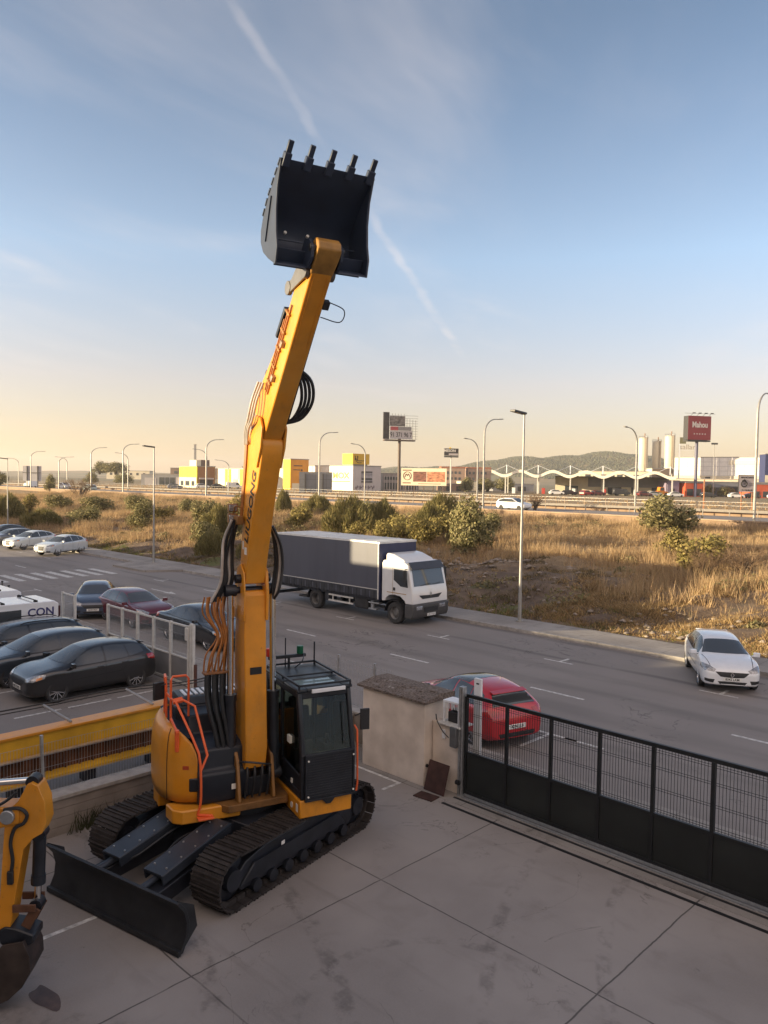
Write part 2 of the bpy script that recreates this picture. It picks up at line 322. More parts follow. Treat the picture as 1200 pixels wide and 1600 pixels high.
def asphalt_mat(name, tint, lines=True):
    b = NB(name, .82); big = b.noise(.12, 4); mid = b.noise(.9, 6, (.35, 1.4, 1)); fine = b.noise(60, 3)
    c = b.mix(b.ss(big, .3, .7), [x*.86 for x in tint], [x*1.12 for x in tint]); c = b.mix(b.math('MULTIPLY', b.ss(mid, .5, .75), .4), c, [x*.74 for x in tint])
    c = b.mix(b.math('MULTIPLY', b.ss(fine, .4, .75), .35), c, [x*1.5 for x in tint])
    if lines:      # wheel-polished and oily runs, old seams along the lanes
        wob = b.math('MULTIPLY', b.math('SUBTRACT', b.noise(.25, 3), .5), .5); y = b.math('ADD', b.y, wob)
        for v0, w, st in ((12.45, .16, .62), (9.0, .42, .38), (7.0, .45, .28), (11.0, .35, .28), (5.0, .3, .28), (15.1, .22, .7)):
            d = b.math('ABSOLUTE', b.math('SUBTRACT', y, v0)); c = b.mix(b.math('MULTIPLY', b.ss(d, w*.3, w*1.5, 1, 0), b.math('MULTIPLY', b.ss(b.noise(.5, 4, (.4, 2, 1)), .3, .6), st)), c, [x*.42 for x in tint])
    crack = b.ss(b.math('ABSOLUTE', b.math('SUBTRACT', b.noise(.55, 5, dist=1.2), .5)), .003, .008, 1, 0)
    c = b.mix(b.math('MULTIPLY', crack, b.ss(b.noise(.2, 2), .5, .6, 0, .6)), c, (.03, .028, .027))
    return b.done(c, fine, .15)
def pave_mat():
    b = NB('pavement_concrete', .85); big = b.noise(.5, 5); fine = b.noise(30, 4)
    c = b.mix(b.ss(big, .3, .7), (.20, .182, .168), (.30, .278, .256)); c = b.mix(b.math('MULTIPLY', b.ss(fine, .4, .7), .3), c, (.36, .33, .30))
    j = b.math('MAXIMUM', b.grid(b.x, .3, 1.6, .014), b.grid(b.y, 16.4, 20, .012)); c = b.mix(b.math('MULTIPLY', j, .6), c, (.10, .09, .08))
    c = b.mix(b.math('MULTIPLY', b.ss(b.noise(1.3, 5, dist=.8), .56, .7), .5), c, (.13, .115, .10)); return b.done(c, fine, .15)
def earth_mat():
    b = NB('earth_and_dry_turf', .95); big = b.noise(.11, 5); mid = b.noise(.8, 7, rough=.65); fine = b.noise(9, 6, rough=.7)
    soil = b.mix(b.ss(mid, .3, .7), (.085, .058, .040), (.165, .118, .082)); dry = b.mix(b.ss(fine, .3, .7), (.20, .135, .070), (.36, .255, .135))
    t = b.math('ADD', b.ss(b.y, 24, 33), b.math('MULTIPLY', b.math('SUBTRACT', mid, .5), 1.3), clamp=True); c = b.mix(t, soil, dry)
    stones = b.ss(b.noise(2.6, 3), .64, .72); c = b.mix(b.math('MULTIPLY', stones, b.ss(b.y, 36, 28, 0, .55)), c, (.30, .25, .20))
    grn = b.math('MULTIPLY', b.ss(b.noise(.5, 4), .54, .66), b.ss(b.y, 26, 19, 0, .8)); c = b.mix(grn, c, (.085, .105, .022))
    far = b.ss(b.y, 90, 260); c = b.mix(far, c, b.mix(b.ss(b.noise(.02, 4, (.4, 1, 1)), .4, .62), (.24, .185, .115), (.15, .14, .075)))
    return b.done(c, b.math('ADD', mid, b.math('MULTIPLY', fine, .5)), .8, .12)
M['concrete'] = concrete_mat(); M['asphalt'] = asphalt_mat('street_asphalt', (.215, .193, .180)); M['lot'] = asphalt_mat('car_park_asphalt', (.22, .198, .185), False)
M['pave'] = pave_mat(); M['earth'] = earth_mat()
M['marking'] = mat('road_paint', (.50, .49, .47), .7, 0, .45, 9); M['kerb'] = mat('kerb_stone', (.30, .28, .26), .8, 0, .25, 6, bump=.15)
M['wallc'] = mat('cast_wall', (.27, .235, .205), .85, 0, .22, 2.2, bump=.25, bscale=14); M['render'] = mat('painted_render', (.66, .56, .47), .8, 0, .16, 2.0, bump=.1, bscale=25, col2=(.78, .68, .585))

# ------------------------------------------------------------------ the setting
def structure(o): o['kind'] = 'structure'; return o
def sheet(name, x0, y0, x1, y1, z, m, nx=1, ny=1):
    b = MB(); vs = []; fs = []
    for j in range(ny+1):
        for i in range(nx+1): vs.append((x0+(x1-x0)*i/nx, y0+(y1-y0)*j/ny, z))
    for j in range(ny):
        for i in range(nx): a = j*(nx+1)+i; fs.append((a, a+1, a+nx+2, a+nx+1))
    return structure(b.add(vs, fs).build(name, m, smooth=0, loc=SITE, rz=A, recalc=False))
def make_terrain():
    us = np.concatenate([np.linspace(-3600, -320, 14), np.arange(-300, -130, 6.), np.arange(-130, 40, 1.25), np.linspace(42, 3600, 16)])
    vs = np.concatenate([np.linspace(-900, 10, 8), np.arange(16.4, 58, .8), np.arange(58, 130, 6.), np.linspace(140, 420, 12), np.linspace(520, 5200, 14)])
    z = np.interp(vs, _TV, _TZ); Uu, Vv = np.meshgrid(us, vs); Z = np.repeat(z[:, None], len(us), 1)
    amp = np.clip((Vv-17.8)/3, 0, 1)*np.clip((57-Vv)/3, 0, 1)
    Z = Z + amp*(.16*np.sin(Uu*.45+Vv*.31)+.13*np.sin(Uu*.83-Vv*.57+1.3)+.10*np.sin(Uu*1.9+2*np.sin(Vv*.7))+.07*rng.normal(size=Z.shape))
    Z = Z + np.clip((Vv-420)/2500, 0, 1)*2.0
    nu, nv = len(us), len(vs); b = MB(); b.v = np.stack([Uu, Vv, Z], -1).reshape(-1, 3).tolist()
    b.f = [(j*nu+i, j*nu+i+1, (j+1)*nu+i+1, (j+1)*nu+i) for j in range(nv-1) for i in range(nu-1)]; b.mi = [0]*len(b.f)
    structure(b.build('ground', 'earth', smooth=60, loc=SITE, rz=A, recalc=False))
make_terrain()
sheet('road', -320, 2.5, 120, 15.4, 0, M['asphalt'])
sheet('car_park', -75, -12.8, -4.2, .2, .004, M['lot'])
sheet('yard', -4.05, -15.6, 45, -.42, .004, M['concrete'])
def pavement():
    b = MB(); b.box(-320, 15.55, -.1, 120, 17.7, .13); b.prism([(-43.8, 15.5), (-42.6, 13.2), (-38.2, 13.2), (-36.8, 15.5)], 'z', -.1, .128); b.cur = 1
    b.box(-320, 15.4, -.1, -43.85, 15.55, .135); b.box(-36.75, 15.4, -.1, 120, 15.55, .135)
    structure(b.build('pavement', ['pave', 'kerb'], smooth=0, loc=SITE, rz=A))
    b = MB(); b.box(-75, .45, -.1, -.2, 2.35, .03); b.cur = 1; b.box(-75, 2.35, -.1, -.2, 2.5, .04); b.cur = 0; b.box(9, .45, -.1, 60, 2.35, .03)
    structure(b.build('near_pavement', ['pave', 'kerb'], smooth=0, loc=SITE, rz=A))
    b = MB(); b.box(-4.2, -.42, -.1, 45, .45, .012); b.box(-.2, .45, -.1, 9, 2.5, .008); structure(b.build('gate_threshold', 'pave', smooth=0, loc=SITE, rz=A))
pavement()
def markings():
    b = MB(); z = .004
    def q(u0, v0, u1, v1): b.poly([(u0, v0, z), (u1, v0, z), (u1, v1, z), (u0, v1, z)])
    for k in range(-45, 20): 
        u = -10.0+6.2*k
        if not -44 < u < -37: q(u, 8.13, u+1.9, 8.25)
    for k in range(-40, 16):
        u = -16.5+5.73*k
        if -46 < u < -36: continue
        q(u-.65, 11.86, u+.55, 11.95); q(u-.05, 11.95, u+.06, 12.55)
        u2 = u-.6
        if u2 < -2.5 or u2 > 9: q(u2-.05, 3.9, u2+.06, 4.68)
        q(u2-.55, 4.68, u2+.55, 4.77)
    q(-.95, 3.35, -.84, 4.68); q(-1.3, 4.68, -.1, 4.77)
    for k in range(9): q(-42.2, 3.3+.98*k, -38.5, 3.75+.98*k)
    b.poly([(-29.0, 9.5, z), (-28.0, 9.78, z), (-29.0, 10.06, z)]); q(-30.8, 9.72, -29.0, 9.84)
    structure(b.build('road_markings', 'marking', smooth=0, loc=SITE, rz=A))
    b = MB(); z = .008
    for u, v1 in ((-11.35, -.5), (-14.1, -.5), (-16.8, -.5), (-19.5, -.5), (-22.2, -.5)):
        v = -4.8
        while v < v1: q(u-.05, v, u+.05, min(v+1.25, v1)); v += 1.45
    q(-2.95, -.52, -1.30, -.44); q(-1.38, -1.0, -1.30, -.52); q(-1.0, -10.2, -.92, -7.0)
    structure(b.build('bay_markings', 'marking', smooth=0, loc=SITE, rz=A))
markings()
def yard_details():
    b = MB(); b.box(-.05, -.62, .006, 45, -.55, .013); b.cur = 1; b.box(-.05, -.13, .012, 45, -.09, .035); b.cur = 0; b.box(-.05, -.24, .012, 45, -.18, .018)
    structure(b.build('gate_track', ['seam', 'steel'], smooth=0, loc=SITE, rz=A))
    b = MB(); k = 26; b.poly([(.30+.30*math.cos(t)*(1+.2*math.sin(3*t+1)), -8.62+.13*math.sin(t)*(1+.2*math.sin(2*t)), .008) for t in [2*math.pi*i/k for i in range(k)]])
    structure(b.build('brown_patch', mat('brown_patch', (.075, .045, .035), .5, 0, .4, 6), smooth=0, loc=SITE, rz=A))  # flat dark brown oval on the concrete
yard_details()

# the far hills, with woods
def hill_h(x, y):
    h = 54*math.exp(-((x-455)/190)**2)*math.exp(-((y-1560)/300)**2) + 30*math.exp(-((x-235)/150)**2)*math.exp(-((y-1640)/260)**2)
    h += 26*math.exp(-((x-700)/170)**2)*math.exp(-((y-1600)/280)**2) + 30*math.exp(-((x-10)/170)**2)*math.exp(-((y-1850)/260)**2)
    h += 13*math.exp(-((x+700)/420)**2)*math.exp(-((y-1900)/300)**2) + 10*math.exp(-((x+250)/200)**2)*math.exp(-((y-1500)/200)**2)
    return h*(1+.05*math.sin(x*.031)+.04*math.sin(x*.083+y*.01))
def hills():
    xs = np.linspace(-1700, 1500, 150); ys = np.linspace(900, 2600, 60); b = MB()
    for y in ys:
        for x in xs: b.v.append((x, y, 3.2+hill_h(x, y)+ (y-900)*.0006))
    n = len(xs); b.f = [(j*n+i, j*n+i+1, (j+1)*n+i+1, (j+1)*n+i) for j in range(len(ys)-1) for i in range(n-1)]; b.mi = [0]*len(b.f)
    nb = NB('hill_fields', .95); c = nb.mix(nb.ss(nb.noise(.006, 5, (.5, 1, 1)), .42, .58), (.28, .20, .12), (.13, .12, .06)); nb.done(c)
    structure(b.build('hills', nb.m, smooth=80, recalc=False))
    # woods: one mass of small crowns over the upper slopes
    V = []; F = []; r = np.random.default_rng(5); k = 0
    ico = [(0,0,1),(.9,0,.35),(.28,.85,.35),(-.72,.53,.35),(-.72,-.53,.35),(.28,-.85,.35),(.72,.53,-.4),(-.28,.85,-.4),(-.9,0,-.4),(-.28,-.85,-.4),(.72,-.53,-.4)]
    icf = [(0,1,2),(0,2,3),(0,3,4),(0,4,5),(0,5,1),(1,6,2),(2,7,3),(3,8,4),(4,9,5),(5,10,1),(2,6,7),(3,7,8),(4,8,9),(5,9,10),(1,10,6)]
    while k < 22000:
        x = r.uniform(-60, 1050); y = r.uniform(1180, 1720); h = hill_h(x, y)
        if h < 15+9*math.sin(x*.013)+8*math.sin(x*.031+y*.017) or (700 < x): 
            if not (700 < x < 1050 and h > 8): continue
        s = r.uniform(1.0, 2.0); o = len(V); a = r.uniform(0, 6.28); ca, sa = math.cos(a), math.sin(a)
        for p in ico:
            q = s*r.uniform(.8, 1.2); V.append((x+(p[0]*ca-p[1]*sa)*q, y+(p[0]*sa+p[1]*ca)*q, 3.2+h+s*.8+p[2]*q*1.15))
        F += [tuple(i+o for i in f) for f in icf]; k += 1
    b = MB(); b.v = V; b.f = F; b.mi = [0]*len(F)
    o = b.build('hill_woods', mat('pine_wood', (.085, .088, .055), .9, 0, .25, .012), smooth=0, recalc=False); prop(o, 'dark green wood covering the long hill on the horizon', 'woodland', kind='stuff')
hills()
# ------------------------------------------------------------------ yard walls, kiosk, gates
def site_thing(name, label, cat, u, v, z=0, h=0., group=None): return thing(name, label, cat, Wp(u, v, z), A+rad(h), group)
M['mesh'] = M['black_paint']
def wire_panel(b, u0, u1, z0, z1, y, step, r=.0032, hz=(), fold=.035):
    n = max(1, int((u1-u0)/step))
    for i in range(n+1):
        x = u0+(u1-u0)*i/n; b.box(x-r, y-r, z0, x+r, y+r, z1)
    for z in hz: b.box(u0, y-r-.007, z-r, u1, y-r-.002, z+r)
def left_wall():
    t = site_thing('boundary_wall', 'low beige concrete wall along the left side of the yard behind the excavator', 'wall', -4.2, -6.0)
    b = MB()
    for i in range(4): b.box(0, -6.8, .0+.165*i, .30, 6.62, .155+.165*i)
    b.box(.012, -6.79, -.05, .288, 6.61, .66); b.build('blockwork', 'wallc', t, smooth=0)
    b = MB(); b.box(-.05, -6.8, .66, .34, 6.67, .73); b.build('coping', mat('coping_stone', (.36, .33, .30), .8, 0, .2, 5, bump=.1), t, bevel=.008)
    t = site_thing('wire_fence', 'thin wire mesh fence with a grey tube post standing on the low left wall', 'fence', -4.08, -6.9, .73)
    for k in range(2):
        p = MB(); p.tube([(0, -3.6*k-.0, 0), (-.10, -3.6*k, 1.08)], .032, 10); p.build('post', 'steel', t)
    b = MB(); r = .0022
    for i in range(160):
        y = -4.3+i*.055
        if y > 5.2: break
        b.box(-.02-r, y-r, .02, -.02+r, y+r, .95)
    for z in (.05, .25, .27, .50, .72, .74, .94): b.box(-.028, -4.3, z-r, -.024, 5.2, z+r)
    b.build('mesh_panel', 'steel', t, smooth=0)
left_wall()
def back_wall():
    t = site_thing('front_wall', 'low stained concrete wall between excavator cab and beige kiosk', 'wall', -3.4, .55)
    b = MB(); b.box(-.8, 0, -.05, .68, .28, .74); b.build('blockwork', 'wallc', t, smooth=0, bevel=.01)
    b = MB(); b.box(-.81, -.04, .74, .68, .32, .80); b.build('coping', mat('coping_stone'
        , (.36, .33, .30)), t, bevel=.008)
    t = site_thing('mesh_fence', 'grey welded mesh fence standing on the low wall beside the kiosk', 'fence', -3.4, .69, .80)
    b = MB(); wire_panel(b, -1.8, .68, .02, 1.18, 0, .055, .003, (.1, .5, .9, 1.12)); b.build('mesh_panel', 'steel', t, smooth=0)
    for x in (-1.2, .1): b = MB(); b.box(x-.025, -.025, 0, x+.025, .025, 1.25); b.build('post', 'steel', t, smooth=0)
back_wall()
def kiosk():
    t = site_thing('utility_kiosk', 'beige rendered concrete kiosk with a brown gravelly overhanging roof', 'kiosk', -1.78, .12)
    b = MB(); b.box(-.94, -.38, -.03, .94, .42, 1.80); b.build('wall', 'render', t, bevel=.012)
    rm = NB('kiosk_roof_gravel', .95); f = rm.noise(22, 5); m = rm.noise(3.0, 5); c = rm.mix(rm.ss(f, .35, .68), (.095, .073, .060), (.22, .175, .145))
    c = rm.mix(rm.ss(m, .6, .7), c, (.20, .17, .15)); c = rm.mix(rm.ss(rm.noise(5, 3), .66, .72), c, (.36, .32, .29)); rm.done(c, f, .9, .05)
    b = MB(); b.add([(-1.04,-.48,1.80),(1.04,-.48,1.80),(1.04,.50,1.80),(-1.04,.50,1.80),(-1.04,-.48,1.85),(1.04,-.48,1.85),(1.04,.50,1.92),(-1.04,.50,1.92),(-1.0,0.05,1.95),(1.0,.05,1.94)],
        [(3,2,1,0),(0,1,5,4),(2,3,7,6),(4,5,9,8),(8,9,6,7),(1,2,6,9,5),(3,0,4,8,7)])
    rr = random.Random(4)
    for k in range(60): x, y = rr.uniform(-1, 1), rr.uniform(-.46, .46); z = 1.855+.09*(1-abs(y-.05)/.53); q_ = rr.uniform(.02, .045); b.obox((x, y, z), (q_*1.6, q_, q_*.5), RM('Z', rr.uniform(0, 180)))
    b.build('roof', rm.m, t, smooth=0, bevel=.01)
    b = MB(); b.cyl((.945, -.30, .45), (.975, -.30, .45), .035, 12); b.build('lock', 'seam', t)
    t = site_thing('gate_pillar', 'beige rendered pillar with a metal shelf between kiosk and black gate', 'pillar', -.42, .14)
    b = MB(); b.box(-.40, -.16, -.03, .36, .10, 1.40); b.build('wall', 'render', t, bevel=.012)
    b = MB(); b.box(-.20, -.26, 1.402, .42, .20, 1.432); b.build('shelf', 'offwhite', t, bevel=.004)
    b = MB(); b.box(-.12, -.185, 1.08, -.03, -.162, 1.27); b.build('switch_plate', 'white', t, bevel=.006)
    t = site_thing('gate_motor_cage', 'white barred cage over the gate motor on top of the pillar', 'cage', -.34, .16, 1.434)
    b = MB()
    for x in (-.2, .2):
        for y in (-.14, .14): b.box(x-.02, y-.02, 0, x+.02, y+.02, .42)
    b.box(-.22, -.16, .42, .22, .16, .46); b.build('frame', 'white', t, bevel=.003)
    b = MB()
    for i in range(9): x = -.17+.0425*i; b.box(x-.006, -.155, .30, x+.006, -.145, .42)
    b.build('bars', 'white', t, smooth=0)
    b = MB(); b.box(-.13, -.10, 0, .13, .10, .22); b.cyl((0, 0, .22), (0, 0, .29), .07, 14); b.build('motor', 'plastic', t, bevel=.015)
    t = site_thing('control_box', 'dark grey control box hung on the pillar beside the gate post', 'control box', -.16, -.14, 1.0)
    b = MB(); b.box(-.08, -.02, 0, .08, .10, .42); b.build('case', mat('box_grey', (.10, .105, .11), .5, 0, .1, 6), t, bevel=.012)
    b = MB(); b.tube(spline([(-.42, -.06, .62), (-.36, -.09, .50), (-.2, -.1, .32), (-.07, -.06, .2)]), .012, 8); b.build('cable', 'rubber', t)
    o = MB(); o.obox((0, 0, .30), (.56, .03, .62), RM('X', -14)); o.obox((0, -.32, .012), (.5, .36, .022), RM('Z', 8))
    t = site_thing('ramp_plates', 'pair of rusty brown steel plates leaning at the foot of the pillar', 'steel plate', -.42, -.14, .006)
    b = MB(); b.obox((-.05, -.13, .31), (.54, .025, .62), RM('X', -17)); b.build('leaning_plate', mat('rust_plate', (.060, .028, .022), .8, .2, .35, 6, bump=.1), t, bevel=.004)
    b = MB(); b.obox((-.04, -.46, .012), (.46, .30, .022), RM('Z', 6)); b.build('lying_plate', mat('rust_plate', (.060, .028, .022)), t, bevel=.004)
kiosk()
def gate():
    t = site_thing('gate_post', 'galvanised steel post at the left end of the black sliding gate', 'post', -.02, -.02)
    b = MB(); b.box(-.055, -.06, 0, -.005, .06, 2.28); b.box(.015, -.06, 0, .055, .06, 2.28); b.box(-.005, .0, 0, .015, .05, 2.26); b.build('channel', 'steel', t, bevel=.004)
    b = MB(); b.cyl((-.05, -.1, .3), (.03, -.1, .3), .05, 14); b.build('roller', 'seam', t)
    t = site_thing('guide_post', 'white perforated guide post just behind the gate end', 'post', .13, .30)
    b = MB(); b.box(-.09, -.03, .01, .09, .03, 2.42); b.build('post', 'white', t, bevel=.006)
    b = MB(); b.box(-.03, -.034, 2.30, .04, -.0305, 2.33); b.build('slot', 'seam', t, smooth=0)
    t = site_thing('sliding_gate', 'long black sliding gate with solid lower panels and wire mesh above', 'gate', .08, 0.0)
    n = 9; p = 1.0; L = n*p; bl = M['black_paint']
    b = MB(); b.box(0, -.03, 2.08, L, .03, 2.15); b.box(0, -.03, .90, L, .03, .96); b.box(0, -.035, .06, L, .035, .14); b.build('frame_rail', bl, t, bevel=.004)
    for i in range(n+1): b = MB(); b.box(i*p-.028, -.034, .06, i*p+.028, .034, 2.09); b.build('stile', bl, t, bevel=.004)
    for i in range(n): b = MB(); b.box(i*p+.03, -.010, .14, i*p+p-.03, .010, .90); b.build('lower_panel', mat('gate_panel', (.013, .015, .014), .55, 0, .4, 1.2), t, smooth=0)
    for i in range(n): b = MB(); wire_panel(b, i*p+.04, i*p+p-.04, .97, 2.07, .0, .052, .0032, (1.0, 1.04, 1.36, 1.40, 1.72, 1.76, 2.0, 2.04)); b.build('mesh_panel', bl, t, smooth=0)
    b = MB(); b.box(0, -.05, .035, L, -.036, .085); b.build('bottom_angle', 'steel', t, smooth=0)
gate()
def neighbour_gate():
    def one(u, n, label, p):
        t = site_thing('mesh_gate', label, 'gate', u, .22, 0, 0, 'pale gates of the neighbouring car park'); L = n*p
        b = MB(); b.box(0, -.03, 1.86, L, .03, 1.91); b.box(0, -.03, .86, L, .03, .90); b.box(0, -.03, .05, L, .03, .12); b.build('frame_rail', 'offwhite', t, smooth=0)
        b = MB(); b.box(0, -.006, .12, L, .006, .86); b.build('lower_panel', mat('grey_panel', (.20, .20, .205), .6, 0, .15, 1.5), t, smooth=0)
        for i in range(n+1): b = MB(); b.box(i*p-.045, -.045, .02, i*p+.045, .045, 1.93); b.build('stile', 'offwhite', t, bevel=.006)
        b = MB(); wire_panel(b, 0, L, .90, 1.86, 0, .05, .0026, (1.0, 1.3, 1.6)); b.build('mesh_panel', 'steel', t, smooth=0)
        return t
    one(-16.35, 5, 'pale sliding gate in front of the parked black sedan', 1.08)
    one(-20.2, 1, 'short pale gate leaf in front of the blue car', 1.1)
    t = site_thing('gate_post', 'tall pale steel gate post with rusty foot beside the orange handrail', 'post', -10.82, .24)
    b = MB(); b.box(-.06, -.05, 0, .06, .05, 2.0); b.box(.08, -.05, 0, .12, .05, 1.98); b.build('post', 'offwhite', t, bevel=.006)
    b = MB(); b.box(-.30, -.08, 1.45, -.08, .08, 1.85); b.build('motor_box', 'offwhite', t, bevel=.02)
    b = MB(); b.cyl((.14, .05, 0), (.14, .05, .75), .05, 12); b.build('rusty_pipe', mat('rust_pipe', (.10, .045, .035), .8, .1, .3, 8), t)
    t = site_thing('entrance_pillar', 'grey block pillar with a lamp and meter boxes at the left edge', 'pillar', -33.2, 1.4)
    b = MB(); b.box(-.6, -.3, 0, .6, .3, 1.7); b.build('wall', mat('pillar_grey', (.2, .2, .2), .8, 0, .2, 3), t, bevel=.02)
    b = MB(); b.box(-.5, -.5, 1.7, .7, .4, 1.95); b.cyl((.1, 0, 1.95), (.1, 0, 2.15), .3, 12, .1); b.build('lamp_box', 'white', t, bevel=.03)
    b = MB(); b.box(.35, -.36, .7, .58, -.305, 1.5); b.build('meter_box', 'white', t, bevel=.01)
    first = None
    for k, (u, v) in enumerate(((-30.4, 1.2), (-28.7, .9), (-27.0, .6))):
        if first is None:
            t = first = site_thing('bollard', '', 'bollard', u, v, .03, 0, 'thin grey bollards behind the white vans'); b = MB(); b.cyl((0, 0, 0), (0, 0, 1.35), .045, 10); b.build('post', mat('bollard_grey', (.13, .13, .13), .6, .2, .1, 6), t)
            b = MB(); b.cyl((0, 0, 1.35), (0, 0, 1.39), .055, 10); b.build('cap', 'lamp_head', t)
        else: t = copy_tree(first); t.location = Wp(u, v, .03)
        t['label'] = ('grey bollard nearest the entrance pillar', 'grey bollard midway in the row of three', 'grey bollard nearest the blue car')[k]
neighbour_gate()
def girder():
    t = site_thing('steel_girder', 'long yellow steel girder lying along the yard wall with rusty underside', 'girder', -5.95, -6.0)
    y0, y1 = -7.5, 5.2; g = M['yellow']; rust = mat('girder_rust', (.105, .042, .018), .85, .1, .45, 3, bump=.15)
    b = MB(); b.box(-.22, y0, .84, 0, y1, 1.26)
    b.build('web', mat('girder_yellow', (.66, .36, .022), .5, 0, .22, 1.6), t, smooth=0)
    b = MB(); b.box(-.34, y0, 1.26, .06, y1, 1.31); b.build('top_flange', g, t, bevel=.006)
    b = MB(); b.tube([(.05, y0, .83), (.05, y1, .83)], .035, 8); b.build('rail', mat('girder_rail', (.42, .27, .13), .6, .2, .2, 5), t)
    b = MB(); b.box(-.30, y0, .40, -.12, y1, .84)
    for i in range(int((y1-y0)/.3)): y = y0+.3*i; b.box(-.12, y, .40, -.06, y+.03, .8)
    b.build('lower_web', rust, t, smooth=0)
    b = MB(); b.box(-.28, y0, .33, .20, y1, .40); b.build('lower_flange', mat('girder_yellow', (.66, .36, .022)), t, bevel=.006)
    b = MB()
    b.box(-.28, y0+.7, .01, .1, y0+.9, .33); repeat(b.build('bearer', 'mach_black', t, smooth=0), [(0, 1.5*i, 0) for i in range(1, 8)])
    text('lettering', '200', .26, frame((.006, -1.62, .97), (0, 1, 0), (0, 0, 1)), 'ink', t, .002)
    b = MB()
    b.tube([(-.1, -1.38, 1.33), (-.75, -1.7, 1.60)], .028, 8); repeat(b.build('strut', 'steel', t), [(0, 1.83, 0), (0, 3.7, 0)])
    o = thing('cable', 'slack black cable strung along the struts above the yellow girder', 'cable', Wp(-5.95, -6, 0), A)
    b = MB(); pts = []
    for i, y in enumerate((-6.5, -4, -1.7, .13, 2.0, 3.4, 4.6)): pts.append((-.76, y, 1.63 if y > -2 and y < 2.1 else 1.5))
    b.tube(spline(pts, 6), .016, 6); b.tube(spline([(p[0]+.03, p[1], p[2]-.06) for p in pts], 6), .012, 6); b.build('strand', 'rubber', o)
girder()
# weeds at the foot of the left wall
def weeds():
    r = random.Random(3); b = MB()
    for k in range(70):
        y = r.gauss(0, .2); x = abs(r.gauss(0, .06)); a = r.uniform(-1.2, 1.2); h = r.uniform(.15, .55); s = .008
        p = Vector((x, y, 0)); q = p+Vector((abs(math.sin(a))*.25*h, math.sin(a)*h*.6, h*.9)); m = (p+q)/2+Vector((0, 0, .1*h)); b.add([p-Vector((0, s, 0)), p+Vector((0, s, 0)), m+Vector((0, s, 0)), m-Vector((0, s, 0)), q], [(0, 1, 2, 3), (3, 2, 4)])
    o = b.build('weed', mat('weed_green', (.05, .055, .022), .8, 0, .4, 6), smooth=0, loc=Wp(-3.86, -6.15), rz=A, recalc=False); prop(o, 'scraggly weed growing at the foot of the low left wall', 'weed')
weeds()
